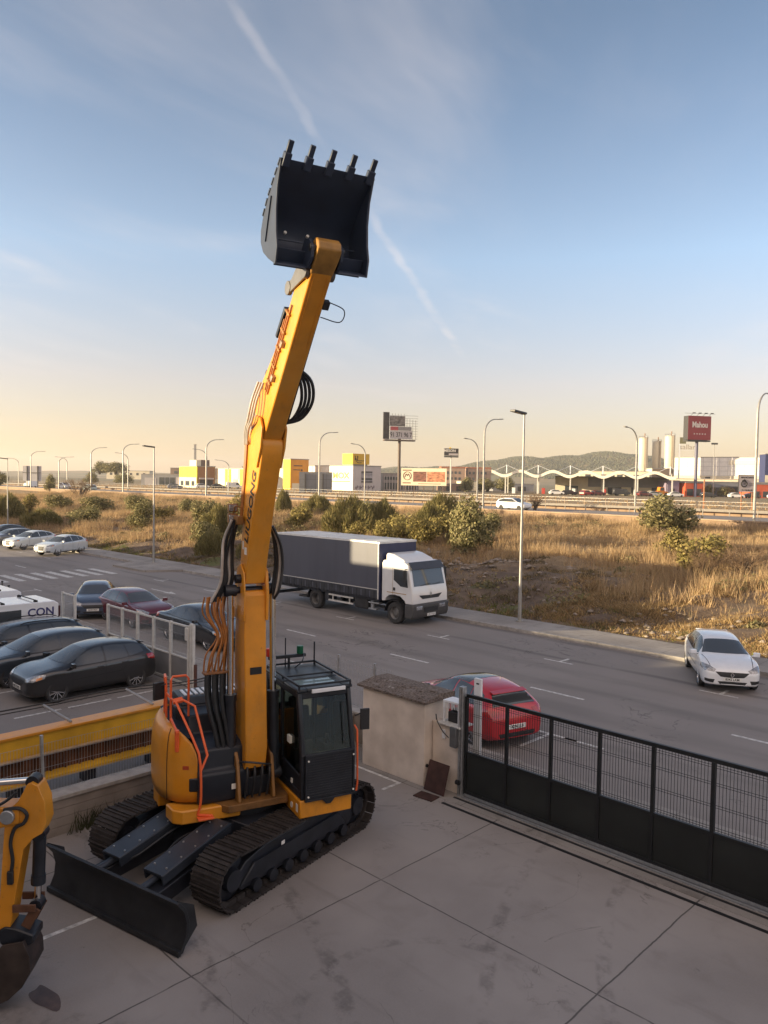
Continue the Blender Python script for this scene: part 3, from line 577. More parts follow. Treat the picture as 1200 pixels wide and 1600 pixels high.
# ------------------------------------------------------------------ the big crawler excavator (x ahead of the cab, y to its left)
def rod_cyl(par, a, b, split, rb, rr, name, m='mach_black', eye=True):
    a, b = Vector(a), Vector(b); d = (b-a); s = a+d*split
    q = MB(); q.cyl(a, s, rb, 16); q.cyl(s-d.normalized()*.10, s+d.normalized()*.012, rb*1.14, 16)
    if eye: q.cyl(a+Vector((0, -rb*1.1, 0)), a+Vector((0, rb*1.1, 0)), rb*1.15, 14)
    o = q.build(name, m, par)
    q = MB(); q.cyl(s, b, rr, 14); q.build('rod', 'chrome', o)
    if eye: q = MB(); q.cyl(b+Vector((0, -rb*1.0, 0)), b+Vector((0, rb*1.0, 0)), rb*1.05, 14); q.build('rod_eye', m, o)
    return o
def excavator():
    t = thing('crawler_excavator', 'large yellow crawler excavator with its bucket raised high into the sky', 'excavator', (-2.45, 13.43, 0), rad(-62))
    UT = Matrix.Rotation(rad(57+62), 4, 'Z')          # undercarriage heading; +x points away from the blade
    # --- tracks
    def track(side):
        y0 = 1.2*side; R1, xl, w = .40, 1.62, .60; cz = .44
        path = []; n = 46; per = 4*xl+2*math.pi*R1
        for i in range(n):
            s = per*i/n
            if s < 2*xl: p = (-xl+s, cz-R1, 0)
            elif s < 2*xl+math.pi*R1: a = (s-2*xl)/R1; p = (xl+R1*math.sin(a), cz-R1*math.cos(a), a)
            elif s < 4*xl+math.pi*R1: q = s-2*xl-math.pi*R1; p = (xl-q, cz+R1-.02*math.sin(math.pi*q/(2*xl)), math.pi)
            else: a = math.pi+(s-4*xl-math.pi*R1)/R1; p = (-xl+R1*math.sin(a), cz-R1*math.cos(a), a)
            path.append(p)
        b = MB(UT)
        for x, z, a in path:
            R = RM('Y', 0) if a == 0 else Matrix.Rotation(-a, 3, 'Y')
            b.obox((x, y0, z), (per/n*.93, w, .032), R)
            for off in (-.045, .02): b.obox(Vector((x, y0, z))+R@Vector((off, 0, -.028)), (.022, w, .034), R)
            b.obox(Vector((x, y0-.13, z))+R@Vector((0, 0, .05)), (per/n*.86, .05, .08), R); b.obox(Vector((x, y0+.13, z))+R@Vector((0, 0, .05)), (per/n*.86, .05, .08), R)
        tr = b.build('track', 'shoe', t, smooth=0)
        b = MB(UT); b.prism([(-1.45, .20), (1.35, .20), (1.55, .42), (1.30, .66), (.5, .72), (-.9, .72), (-1.35, .62), (-1.6, .42)], 'y', y0-.17, y0+.17)
        b.prism([(-1.5, .30), (1.2, .30), (1.0, .56), (-1.2, .56)], 'y', y0-.22*1, y0+.22); b.build('track_frame', 'mach_black', tr, bevel=.015)
        for nm, x, r in (('idler', -xl, .34), ('sprocket', xl, .36)):
            b = MB(UT); b.lathe([(.0, -.2), (.16, -.2), (.18, -.1), (r-.05, -.09), (r, -.06), (r, .06), (r-.05, .09), (.18, .1), (.16, .2), (0, .2)], (x, y0, cz), 'y', 24)
            if nm == 'sprocket':
                for k in range(20): a = 2*math.pi*k/20; b.obox((x+r*math.cos(a), y0, cz+r*math.sin(a)), (.06, .1, .05), Matrix.Rotation(-a, 3, 'Y'))
                for k in range(12): a = 2*math.pi*k/12; b.cyl((x+.2*math.cos(a), y0-side*-.1, cz+.2*math.sin(a)), (x+.2*math.cos(a), y0+side*.13, cz+.2*math.sin(a)), .018, 8)
            b.build(nm, 'mach_black', tr)
        for k in range(7):
            b = MB(UT); x = -1.15+.38*k; b.cyl((x, y0-.24, .18), (x, y0+.24, .18), .10, 14); b.build('roller', 'mach_black', tr)
        b = MB(UT); yo = y0+.305*side
        b.box(-.59, yo-.01-.08*side, .59, -.51, yo-.004-.08*side, .65); b.build('sticker', 'ink_white', tr, smooth=0)
    track(1); track(-1)
    b = MB(UT); b.box(-.75, -.85, .42, .75, .85, .82); b.prism([(-1.3, .45), (1.3, .45), (.9, .80), (-.9, .80)], 'y', -.55, .55)
    for s in (-1, 1):
        for x in (-.6, .6): b.bar((x*.5, .5*s, .70), (x*1.2, 1.05*s, .52), .3, .28)
    b.build('car_body', 'mach_black', t, bevel=.02)
    b = MB(); b.cyl((0, 0, .78), (0, 0, .98), .72, 40); b.build('slew_ring', 'mach_black', t)
    # --- blade at the near end
    b = MB(UT); xb = -2.88; pr = [(xb-.02, .04), (xb+.04, .04), (xb+.14, .22), (xb+.16, .42), (xb+.10, .62), (xb-.03, .78), (xb-.07, .76), (xb+.05, .60), (xb+.10, .42), (xb+.08, .24)]
    b.prism(pr, 'y', -1.63, 1.33); bl = b.build('dozer_blade', 'blade', t, bevel=.006)
    b = MB(UT); b.box(xb-.05, -1.63, .02, xb+.0, 1.33, .10); b.build('cutting_edge', 'blade', bl, bevel=.004)
    for s in (-1, 1):
        b = MB(UT); b.prism([(xb+.05, .08), (xb+.30, .30), (xb+.24, .62), (xb-.05, .80), (xb+.08, .6), (xb+.12, .4)], 'y', 1.46*s-.15-.012, 1.46*s-.15+.012); b.build('end_gusset', 'blade', bl)
    for s in (-1, 1):
        b = MB(UT); b.bar((-.85, .48*s, .46), (xb+.18, .62*s, .30), .26, .24); b.build('push_arm', 'mach_black', t, bevel=.015)
        b = MB(UT); b.bar((-.95, .46*s, .86), (-2.38, .48*s, .60), .42, .06); b.bar((-.95, .46*s+.19, .82), (-2.38, .48*s+.19, .55), .03, .16); b.bar((-.95, .46*s-.19, .82), (-2.38, .48*s-.19, .55), .03, .16)
        g = b.build('cylinder_guard', 'guard', t, bevel=.008)
        b = MB(UT)
        P0, P1 = Vector((-.95, .46*s, .893)), Vector((-2.38, .48*s, .633)); p = P0.lerp(P1, .1)+Vector((0, -.13, 0)); b.cyl(p+Vector((0, 0, -.01)), p+Vector((0, 0, .014)), .016, 8)
        bo = b.build('bolt', 'steel', g); U3 = UT.to_3x3(); repeat(bo, [U3@((P1-P0)*.2*q+Vector((0, .26*e, 0))) for q in range(5) for e in (0, 1) if q or e])
        q = MB(UT); q.cyl((-2.0, .48*s, .56), (xb+.2, .5*s, .48), .05, 12); q.build('blade_rod', 'guard', t)
        q = MB(UT); q.tube(spline([(-1.1, .2*s, .75), (-1.6, .15*s, .72), (-2.1, .25*s, .55), (-2.3, .42*s, .52)]), .016, 8); q.build('blade_hose', 'hose', t)
    # --- upper deck
    Y = M['yellow']; K = M['mach_black']
    b = MB(); b.prism([(.9, -.5), (.9, .52), (-1.0, 1.3), (-1.35, .9), (-1.35, -.9), (-1.0, -1.3), (-.2, -1.3)], 'z', .98, 1.10); b.build('deck', mat('deck_brown', (.16, .075, .02), .6, 0, .4, 5), t, bevel=.01)
    # tail: counterweight and the yellow side
    ring = [(.42, -1.40), (-.55, -1.42), (-1.05, -1.30), (-1.42, -.95), (-1.62, -.45), (-1.66, 0), (-1.62, .45), (-1.42, .95), (-1.05, 1.30), (-.55, 1.42), (-.45, 1.42), (-.45, 1.0), (-1.0, .8), (-1.2, 0), (-1.0, -.9), (.42, -1.30)]
    lo = [(-.20, -1.41)]+ring[1:11]+[(-.45, 1.2), (-.9, 1.0), (-1.1, 0), (-.9, -1.0), (-.2, -1.2)]
    b = MB(); b.prism(lo, 'z', .84, 1.16); b.build('counterweight_skirt', Y, t, bevel=.03)
    def loft_ring(zs):
        b = MB(); k = len(ring[1:11])
        out = ring[1:11]; vs = []; fs = []
        for z, s in zs:
            for x, y in out: vs.append((x*s if x < -.6 else x, y*s, z))
        m = len(zs)
        for i in range(m-1):
            for j in range(k-1): fs.append((i*k+j, i*k+j+1, (i+1)*k+j+1, (i+1)*k+j))
        top = len(vs); vs.append((-.7, 0, zs[-1][0]+.01)); fs += [((m-1)*k+j, (m-1)*k+j+1, top) for j in range(k-1)]+[((m-1)*k+k-1, (m-1)*k, top)]
        fs.append(tuple(range(k))[::-1]); fs += [(i*k+k-1, i*k, (i+1)*k, (i+1)*k+k-1) for i in range(m-1)]
        return b.add(vs, fs)
    b = loft_ring([(1.17, 1.0), (1.5, 1.01), (1.85, 1.0), (2.02, .97), (2.12, .91), (2.16, .84)]); b.build('counterweight', Y, t, smooth=50, bevel=.012)
    # yellow side panel wrapping round the right front corner, its forward edge sloping back as it rises
    pth = [Vector(p).to_3d() for p in ((-1.30, -1.12), (-1.0, -1.34), (-.6, -1.44), (-.1, -1.45), (.22, -1.39), (.44, -1.24), (.56, -1.04), (.60, -.90))]; pth = spline(pth, 5); nP = len(pth)-1
    rows = [(1.14, 1.0, 0), (1.30, 1.0, .01), (1.55, 1.0, .012), (1.75, .985, .01), (1.95, .93, .0), (2.10, .86, -.02), (2.22, .78, -.05), (2.31, .68, -.11), (2.35, .58, -.20)]
    vs = []; fs = []; nc = 26; cen = Vector((-.5, -.5, 0))
    for z, f, ins in rows:
        for i in range(nc):
            q = f*i/(nc-1)*nP; k = min(int(q), nP-1); p = pth[k].lerp(pth[k+1], q-k); p = p+(p-cen).normalized()*ins; vs.append((p.x, p.y, z))
    for r_ in range(len(rows)-1):
        for i in range(nc-1): fs.append((r_*nc+i, r_*nc+i+1, (r_+1)*nc+i+1, (r_+1)*nc+i))
    b = MB(); b.add(vs, fs); o = b.build('side_panel', Y, t, smooth=60, recalc=False); m_ = o.modifiers.new('s', 'SOLIDIFY'); m_.thickness = .05; m_.offset = -1 if True else 1
    b = MB(); b.add([(-1.3, -1.1, 2.28), (-1.0, -1.22, 2.34), (-.3, -1.26, 2.33), (.2, -1.1, 2.12), (.3, -.9, 2.1), (-1.3, -.85, 2.34)], [(0, 1, 2, 3, 4, 5)]); b.build('shoulder_panel', mat('tank_black', (.013, .016, .024)), t, smooth=0)
    b = MB()
    for r_ in range(len(rows)-2):
        def pp(z, ins, q=.60): k = int(q*nP); p = pth[k]; return p+(p-cen).normalized()*(ins+.004)+Vector((0, 0, z))
        b.bar(pp(rows[r_][0], rows[r_][2]), pp(rows[r_+1][0], rows[r_+1][2]), .010, .006)
    b.build('panel_gap', 'seam', t, smooth=0)
    b = MB(); p = pth[int(.80*nP)]; n_o = (p-cen).normalized(); R_ = Matrix((n_o, Vector((-n_o.y, n_o.x, 0)), (0, 0, 1))).transposed(); b.obox(p+n_o*.006+Vector((0, 0, 1.72)), (.02, .10, .06), R_); b.build('latch', mat('latch_red', (.4, .06, .02), .5), t)
    b = MB(); p = pth[int(.97*nP)]; n_o = (p-cen).normalized(); R_ = Matrix((n_o, Vector((-n_o.y, n_o.x, 0)), (0, 0, 1))).transposed(); b.obox(p+n_o*.0+Vector((0, 0, 1.43)), (.06, .26, .24), R_); b.build('grab_recess', 'mach_black', t, bevel=.03)
    # black tool box and tank at the right front, with the yellow tray below
    b = MB(); b.prism([(-.5, 1.10), (.66, 1.10), (.70, 1.2), (.70, 1.60), (.62, 1.66), (.60, 1.98), (.46, 2.05), (.05, 2.10), (-.05, 2.40), (-.5, 2.42)], 'y', -.95, -.09); b.build('tank_box', mat('tank_black', (.013, .016, .024), .5, 0, .3, 3), t, bevel=.03, seg=3)
    b = MB(); b.box(.703, -.40, 1.30, .710, -.30, 1.39); b.build('label_plate', 'ink_white', t, smooth=0)
    b = MB(); b.prism([(.30, -1.40), (.62, -1.36), (.74, -1.22), (.80, -.28), (.70, -.24), (.30, -.24)], 'z', .86, 1.09); b.build('front_tray', Y, t, bevel=.025)
    b = MB(); b.box(-1.35, -1.05, 2.12, -.5, .35, 2.44); b.prism([(-1.35, 2.44), (-.5, 2.44), (-.62, 2.56), (-1.22, 2.56)], 'y', -.95, .30); hood = b.build('engine_hood', mat('hood_grey', (.030, .036, .044), .45, 0, .25, 3), t, bevel=.03)
    b = MB()
    for k in range(11): y = -.85+.1*k; b.box(-1.1, y, 2.562, -.72, y+.05, 2.58)
    b.build('louvre', 'white', hood, smooth=0)
    b = MB(); b.cyl((-1.1, .55, 2.1), (-1.1, .55, 2.75), .06, 14); b.build('exhaust_pipe', 'mach_black', t)
    b = MB(); b.box(-1.35, .35, 2.05, -.45, 1.3, 2.3); b.build('rear_hood', K, t, bevel=.03)
    # boom pocket clutter
    b = MB()
    for k in range(4): y = -.18+.13*k; b.tube(spline([(.72, y, 1.12), (.80, y+.02, 1.5), (.68, y+.05, 1.62), (.55, y+.06, 1.3)]), .022, 8)
    b.tube(spline([(.6, -.3, 1.7), (.86, -.2, 1.78), (.9, .1, 1.72), (.7, .3, 1.6)]), .018, 8); b.build('valve_hose', 'hose', t)
    b = MB(); b.box(.35, -.32, 1.1, .62, .40, 1.42); b.build('valve_block', 'mach_black', t, bevel=.02)
    b = MB()
    for s in (-1, 1): b.prism([(.0, 1.1), (.85, 1.1), (.72, 1.75), (.55, 1.95), (.3, 1.95), (.05, 1.5)], 'y', .30*s-.03, .30*s+.03)
    b.build('boom_bracket', mat('bracket_brown', (.22, .10, .02), .5, 0, .3, 4), t, bevel=.012)
    # --- handrails on the right side
    b = MB(); r = .021
    b.tube(spline([(.76, -.98, 1.0), (.80, -.94, 1.25), (.78, -.94, 1.75), (.74, -.96, 2.0)], 4)+[Vector(p) for p in ((.60, -1.04, 2.25), (.16, -1.20, 2.72), (.0, -1.24, 2.74), (-.45, -1.24, 2.74))], r, 8)
    b.tube([(.78, -.94, 1.72), (.74, -.82, 1.95), (.30, -.92, 2.66), (.12, -1.08, 2.74)], r, 8)
    b.tube([(-.05, -1.24, 2.05), (-.05, -1.24, 3.05), (-.08, -1.2, 3.1), (-.08, -.98, 3.1), (-.05, -.94, 3.05), (-.05, -.94, 2.4)], r, 8)
    b.tube([(.10, -1.24, 2.72), (.10, -1.08, 2.74)], r*2.4, 8); b.tube([(-.4, -1.24, 2.3), (-.4, -1.24, 2.74), (-.45, -1.24, 3.0), (-.7, -1.2, 3.0), (-.72, -1.2, 2.3)], r, 8)
    b.tube([(.45, -1.25, 2.34), (.42, -1.24, 1.98)], r*1.8, 8); b.tube([(-.05, -1.24, 2.4), (.5, -1.25, 2.3)], r, 8); b.tube([(.76, -.98, 1.0), (.84, -.76, .98)], r, 8)
    b.build('handrail', 'orange', t)
    b = MB(); b.box(.76, -1.0, .94, .90, -.74, .972); b.build('step', 'orange', t, bevel=.008)
    b = MB(); b.obox((-.45, -1.36, 2.78), (.06, .2, .3), RM('Z', 20)); b.tube([(-.42, -1.24, 2.9), (-.45, -1.36, 2.85)], .015, 6); b.build('side_mirror', 'plastic', t, bevel=.03)
    # --- cab
    b = MB(); b.prism([(-.45, .56), (1.36, .56), (1.36, 1.50), (1.20, 1.58), (-.45, 1.58)], 'z', .86, 1.16); b.build('cab_base', Y, t, bevel=.02)
    b = MB(); b.box(1.2, .552, .95, 1.28, .558, 1.08); b.cyl((1.0, .55, .98), (1.0, .56, .98), .05, 12); b.build('base_plate', 'ink_white', t, smooth=0)
    x0, x1, xt, y0, y1, z0, zt = -.42, 1.36, 1.16, .58, 1.56, 1.17, 2.92
    def fx(z): return x1 if z < 2.0 else x1+(xt-x1)*(z-2.0)/(zt-2.0)
    b = MB(); P = .075
    for y in (y0, y1-P):
        b.prism([(fx(2)-.09, z0), (fx(2), z0), (fx(2), 2.0), (fx(zt), zt), (fx(zt)-.10, zt), (fx(2)-.10, 2.0)], 'y', y, y+P)          # front posts
        b.box(x0, y, z0, x0+.10, y+P, zt); b.prism([(.36, z0), (.44, z0), (.40, zt), (.32, zt)], 'y', y+.004, y+P-.004); b.box(x0, y+.002, z0, x1-.02, y+P-.002, 1.30)
        b.prism([(x0, zt-.10), (fx(zt)-.02, zt-.10), (fx(zt), zt), (x0, zt)], 'y', y+.003, y+P-.003)
    b.box(x0, y0, z0, x0+.06, y1, 2.0); b.box(x1-.05, y0+.01, z0, x1-.005, y1-.01, 1.86); b.box(fx(zt)-.10, y0, zt-.12, fx(zt), y1, zt); b.box(x0, y0, z0, x1, y1, z0+.05); b.box(x1-.08, y0, 1.86, x1+.005, y1, 1.93)
    b.prism([(x0, 1.3), (.36, 1.3), (.36, 1.75), (x0, 1.95)], 'y', y0+.01, y0+.05); b.prism([(.44, 1.3), (x1-.05, 1.3), (x1-.05, 1.55), (.44, 1.62)], 'y', y0+.01, y0+.05)
    cab = b.build('cab', K, t, bevel=.018)
    b = MB()
    b.box(x0-.02, y0-.02, zt, .55, y1+.02, zt+.07); b.box(.55, y0-.02, zt, fx(zt)+.03, y0+.16, zt+.06); b.box(.55, y1-.16, zt, fx(zt)+.03, y1+.02, zt+.06); b.box(fx(zt)-.14, y0+.16, zt, fx(zt)+.03, y1-.16, zt+.06)
    b.build('cab_roof', mat('roof_black', (.022, .027, .034), .4, 0, .2, 4), t, bevel=.02)
    def pane(nm, pts): b = MB(); b.poly(pts); return b.build(nm, 'cabglass', cab, smooth=0)
    b = MB(); b.box(.55, y0+.16, zt+.02, fx(zt)-.14, y1-.16, zt+.05); b.build('roof_hatch', mat('hatch_glass', (.20, .27, .28), .06, 0, .1, 3, spec=.8), cab, smooth=0)
    pane('windscreen', [(x1-.02, y0+.07, 1.93), (x1-.02, y1-.07, 1.93), (fx(zt)-.02, y1-.07, zt-.12), (fx(zt)-.02, y0+.07, zt-.12)])
    pane('side_window', [(.44, y0+.03, 1.62), (x1-.06, y0+.03, 1.55), (fx(zt)-.08, y0+.03, zt-.1), (.40, y0+.03, zt-.1)])
    pane('side_window', [(x0+.1, y0+.03, 1.95), (.36, y0+.03, 1.75), (.33, y0+.03, zt-.1), (x0+.1, y0+.03, zt-.1)])
    pane('side_window', [(.44, y1-.03, 1.3), (x1-.06, y1-.03, 1.3), (fx(zt)-.08, y1-.03, zt-.1), (.40, y1-.03, zt-.1)])
    pane('side_window', [(x0+.1, y1-.03, 1.3), (.36, y1-.03, 1.3), (.33, y1-.03, zt-.1), (x0+.1, y1-.03, zt-.1)])
    pane('rear_window', [(x0+.03, y0+.07, 2.0), (x0+.03, y1-.07, 2.0), (x0+.03, y1-.07, zt), (x0+.03, y0+.07, zt)])
    # lower front guard with a fine grille
    b = MB(); b.box(x1+.03, y0+.05, 1.18, x1+.045, y1-.03, 1.90)
    for k in range(16): z = 1.22+.042*k; b.box(x1+.045, y0+.09, z, x1+.056, y1-.07, z+.018)
    for y in (y0+.05, y1-.06): b.box(x1+.02, y, 1.16, x1+.07, y+.03, 1.92)
    b.box(x1+.02, y0+.05, 1.90, x1+.07, y1-.03, 1.93); b.box(x1+.02, y0+.05, 1.15, x1+.07, y1-.03, 1.18); b.prism([(.93, 1.16), (1.19, 1.16), (1.10, 1.06), (1.02, 1.06)], 'x', x1+.02, x1+.05)
    g = b.build('front_guard', K, t, smooth=0, bevel=.004)
    b = MB()
    for y in (y0+.10, y1-.06):
        for z in (1.24, 1.84): b.cyl((x1+.07, y, z), (x1+.085, y, z), .016, 8)
    b.build('bolt', 'ink_white', g)
    b = MB(); b.box(fx(zt)+.0, y0+.24, zt-.02, fx(zt)+.055, y1-.12, zt+.045); b.build('light_bar', 'white', t, bevel=.008)
    b = MB(); f2 = [(fx(zt)+.02, y0+.02, zt+.12), (fx(zt)+.02, y1-.02, zt+.12), (x0+.02, y1-.02, zt+.12), (x0+.02, y0+.02, zt+.12)]
    for i in range(4): b.bar(f2[i], f2[(i+1) % 4], .035, .035)
    for p in f2+[(.4, y0+.02, zt+.12), (.4, y1-.02, zt+.12)]: b.bar((p[0], p[1], zt+.04), p, .03, .03, (1, 0, 0))
    b.bar((.5, y0, zt+.12), (.5, y1, zt+.12), .03, .03); b.build('roof_guard', K, t, bevel=.005)
    b = MB(); b.bar((-.30, y0+.0, zt+.28), (-.30, y1-.25, zt+.28), .06, .06); b.bar((-.3, y0+.4, zt+.05), (-.3, y0+.4, zt+.26), .04, .04, (1, 0, 0)); b.tube(spline([(-.2, y1-.5, zt+.08), (-.05, y1-.42, zt+.22), (-.25, y1-.3, zt+.3)]), .012, 6); b.build('beacon_bar', K, t, bevel=.006)
    for nm, y, mm in (('red_beacon', y0+.02, mat('beacon_red', (.55, .045, .03), .3)), ('green_beacon', y1-.36, mat('beacon_green', (.005, .10, .05), .3))):
        b = MB(); b.cyl((-.30, y, zt+.31), (-.30, y, zt+.46), .062, 16); b.build(nm, mm, t, bevel=.01)
    b = MB(); b.cyl((-.35, y0+.35, zt+.06), (-.35, y0+.35, zt+.62), .012, 6); b.cyl((-.35, y1-.05, zt), (-.35, y1-.05, zt+.5), .016, 6); b.build('aerial', K, t)
    b = MB(); b.tube([(x1-.06, y1+.02, 2.45), (x1+.02, y1+.13, 2.52)], .014, 6); b.obox((x1+.02, y1+.17, 2.40), (.05, .16, .36), RM('Z', -12)); b.build('cab_mirror', 'plastic', t, bevel=.03)
    b = MB(); b.tube([(x1-.05, y1+.06, 1.15), (x1-.03, y1+.07, 1.3), (x1-.06, y1+.07, 2.2), (x1-.10, y1+.03, 2.28)], .018, 8); b.build('cab_handrail', 'orange', t)
    b = MB(); b.bar((x1+.0, y1-.2, 2.0), (fx(2.7)+.015, y1-.17, 2.7), .014, .014); b.build('wiper', K, t)
    b = MB(); b.box(.9, y0-.01, 1.33, .96, y0+.01, 1.40); b.box(.72, y0-.012, 1.98, .86, y0+.028, 2.1); b.build('sticker', 'ink_white', t, smooth=0)
    # seat and controls inside
    b = MB(); b.obox((.22, 1.06, 1.62), (.5, .5, .14)); b.obox((-.06, 1.06, 1.98), (.13, .48, .66), RM('Y', -10)); b.obox((-.13, 1.06, 2.40), (.10, .28, .2), RM('Y', -8)); b.box(.0, .9, 1.2, .4, 1.22, 1.56); b.build('seat', mat('seat_fabric', (.016, .015, .013), .9, 0, .2, 9), cab, bevel=.045, seg=3)
    b = MB(); b.box(.3, .72, 1.3, .7, .86, 1.80); b.box(.3, 1.28, 1.3, .7, 1.42, 1.80); b.tube([(.62, .79, 1.8), (.64, .79, 1.98)], .03, 8); b.tube([(.62, 1.35, 1.8), (.64, 1.35, 1.98)], .03, 8); b.box(1.1, .66, 1.75, 1.16, .86, 2.1); b.build('console', 'plastic', cab, bevel=.02)
    # --- base boom
    bw = .19
    b = MB(); b.prism([(.72, 1.60), (.80, 1.95), (.70, 3.4), (.66, 4.52), (.60, 4.60), (.20, 4.60), (.12, 3.4), (.16, 1.95), (.36, 1.58)], 'y', -bw, bw); bb = b.build('base_boom', Y, t, bevel=.02)
    b = MB()
    for s in (-1, 1): b.prism([(.70, 4.1), (.72, 4.55), (.66, 4.92), (.50, 5.05), (.32, 4.98), (.16, 4.6), (.14, 4.1)], 'y', bw*s+.002*s-.02, bw*s+.002*s+.02+.012*s)
    b.build('fork_plate', Y, bb, bevel=.008)
    b = MB(); b.cyl((.50, -.30, 4.80), (.50, .30, 4.80), .075, 18); b.build('pin', 'mach_black', bb)
    b = MB(); b.bar((.785, -.185, 2.2), (.785, .185, 2.2), .006, .006); b.build('weld', Y, bb)
    # --- mid boom with the lettering
    mid = [(.63, 4.72), (.70, 4.95), (1.08, 6.05), (1.36, 6.72), (1.46, 7.00), (1.44, 7.10), (1.18, 7.30), (.82, 7.28), (.66, 7.05), (.62, 6.55), (.44, 5.6), (.36, 5.0), (.42, 4.70)]
    b = MB(); b.prism(mid, 'y', -.175, .175); mb = b.build('mid_boom', Y, t, bevel=.018)
    b = MB()
    for s in (-1, 1): b.prism([(1.28, 6.66), (1.46, 6.98), (1.53, 7.28), (1.44, 7.44), (1.22, 7.50), (1.0, 7.38), (.98, 6.9)], 'y', .195*s-.018, .195*s+.018)
    b.build('fork_plate', Y, mb, bevel=.008)
    b = MB(); b.bar((1.12, -.17, 6.16), (1.12, .17, 6.16), .01, .01); b.build('weld', Y, mb)
    d = Vector((.36, 0, 1.0)).normalized()
    text('lettering', 'LIUGONG', .25, frame(Vector((.90, -.181, 6.02)), d, (-d.z, 0, d.x)), 'ink', mb, .002, .004, 1.12)
    for x_, z_, w_, h_ in ((.60, 5.22, .12, .12), (1.02, 6.92, .12, .12), (.50, 5.30, .06, .14)): b = MB(); b.box(x_, -.181, z_, x_+w_, -.177, z_+h_); b.build('decal', 'ink_white', mb, smooth=0)
    b = MB(); b.box(.715, -.10, 3.2, .722, .10, 3.32); b.build('decal', 'ink', bb, smooth=0)
    # --- arm
    arm = [(1.33, 7.02), (1.50, 7.18), (2.42, 8.22), (3.36, 9.30), (3.52, 9.44), (3.54, 9.56), (3.44, 9.62), (3.30, 9.60), (2.95, 9.42), (2.05, 8.52), (1.30, 7.98), (1.02, 7.92), (.98, 7.74), (1.12, 7.2)]
    b = MB(); b.prism(arm, 'y', -.155, .155); ar = b.build('arm', Y, t, bevel=.018)
    b = MB(); b.prism([(3.30, 9.24), (3.50, 9.40), (3.60, 9.52), (3.59, 9.62), (3.50, 9.69), (3.34, 9.64)], 'y', -.168, .168); b.build('nose_boss', mat('nose_brown', (.30, .15, .03), .5, 0, .3, 5), ar, bevel=.02)
    b = MB(); b.bar((2.55, -.1, 8.36), (3.3, -.1, 9.22), .012, .008); b.bar((2.55, .1, 8.36), (3.3, .1, 9.22), .012, .008); b.build('weld', Y, ar)
    ad = Vector((.658, 0, .753)); an = Vector((-.753, 0, .658)); a0 = Vector((1.5, 0, 7.18))
    # pipework and clamps along the lit side of the arm
    for k, off in enumerate((.30, .36, .42)):
        b = MB(); b.tube([a0+ad*s+an*off+Vector((0, -.172, 0)) for s in (.55, 1.2, 2.1-.15*k)], .013, 8); b.build('pipe', 'hose_orange', ar)
    for s in (.75, 1.05, 1.35, 1.65, 1.95): b = MB(); b.obox(a0+ad*s+an*.34+Vector((0, -.172, 0)), (.04, .05, .17), RM('Y', -49)); b.build('pipe_clamp', mat('clamp_amber', (.34, .15, .03), .5, .1, .3, 9), ar, bevel=.01)
    for s in (.9, 1.5): b = MB(); b.obox(a0+ad*s+an*.22+Vector((0, -.18, 0)), (.10, .07, .08), RM('Y', -49)); b.build('valve', mat('clamp_grey', (.30, .22, .15), .5, .3, .3, 9), ar, bevel=.01)
    b = MB(); b.tube(spline([a0+ad*.2+an*.1+Vector((0, .2, 0)), a0+ad*2.3+an*.12+Vector((0, .19, 0))]), .02, 8); b.obox(a0+ad*2.3+an*.05+Vector((0, .21, 0)), (.12, .09, .09), RM('Y', -49)); b.tube(spline([a0+ad*2.1+an*.05+Vector((0, .19, 0)), a0+ad*2.15+Vector((0, .46, -.06)), a0+ad*2.3+Vector((0, .48, -.02)), a0+ad*2.35+an*.05+Vector((0, .24, 0))], 6), .008, 6); b.build('arm_light', 'plastic', ar)
    # --- hydraulic cylinders
    rod_cyl(t, (.52, -.37, 1.45), (.45, -.37, 4.60), .44, .095, .055, 'boom_cylinder'); rod_cyl(t, (.62, .37, 1.45), (.45, .37, 4.60), .44, .095, .055, 'boom_cylinder')
    b = MB(); b.cyl((.45, -.43, 4.60), (.45, .43, 4.60), .06, 16); b.build('cylinder_pin', 'mach_black', t)
    rod_cyl(t, (.36, 0, 5.35), (1.06, 0, 7.80), .62, .09, .05, 'arm_cylinder')
    b = MB()
    for s in (-1, 1): b.prism([(.30, 5.22), (.48, 5.1), (.56, 5.6), (.34, 5.45)], 'y', .12*s-.015, .12*s+.015)
    b.build('bracket', Y, mb, bevel=.006)
    rod_cyl(t, a0+ad*.62+an*.72, a0+ad*2.22+an*.56, .62, .075, .045, 'bucket_cylinder')
    for s in (-1, 1):
        b = MB(); q = a0+ad*2.22+an*.56+Vector((0, .17*s, 0)); w = a0+ad*2.72+an*.12+Vector((0, .19*s, 0)); b.bar(q, w, .16, .03, (0, 1, 0)); b.cyl(q-Vector((0, .03, 0)), q+Vector((0, .03, 0)), .10, 18); b.cyl(w-Vector((0, .03, 0)), w+Vector((0, .03, 0)), .10, 18); b.build('rocker_link', 'bucket_side', t, bevel=.006)
        b = MB(); e = Vector((3.02, .15*s, 9.52)); q2 = q+Vector((0, -.03*s, 0)); b.bar(q2, e, .14, .035, (0, 1, 0)); b.cyl(e-Vector((0, .03, 0)), e+Vector((0, .03, 0)), .095, 18); b.build('bucket_link', 'bucket_side', t, bevel=.006)
    b = MB(); b.bar(a0+ad*1.25+an*.84, a0+ad*1.78+an*.80, .07, .12, (0, 1, 0)); b.build('cylinder_cover', 'mach_black', t, bevel=.01)
    # --- bucket, mouth towards the camera, teeth up
    sh = [(3.53, 10.60), (3.30, 10.44), (3.06, 10.26), (2.86, 10.06), (2.76, 9.88), (2.76, 9.72), (2.86, 9.57), (3.06, 9.44), (3.34, 9.30)]
    hw = .66; b = MB(); c = Vector((3.2, 0, 9.95)); th = .025
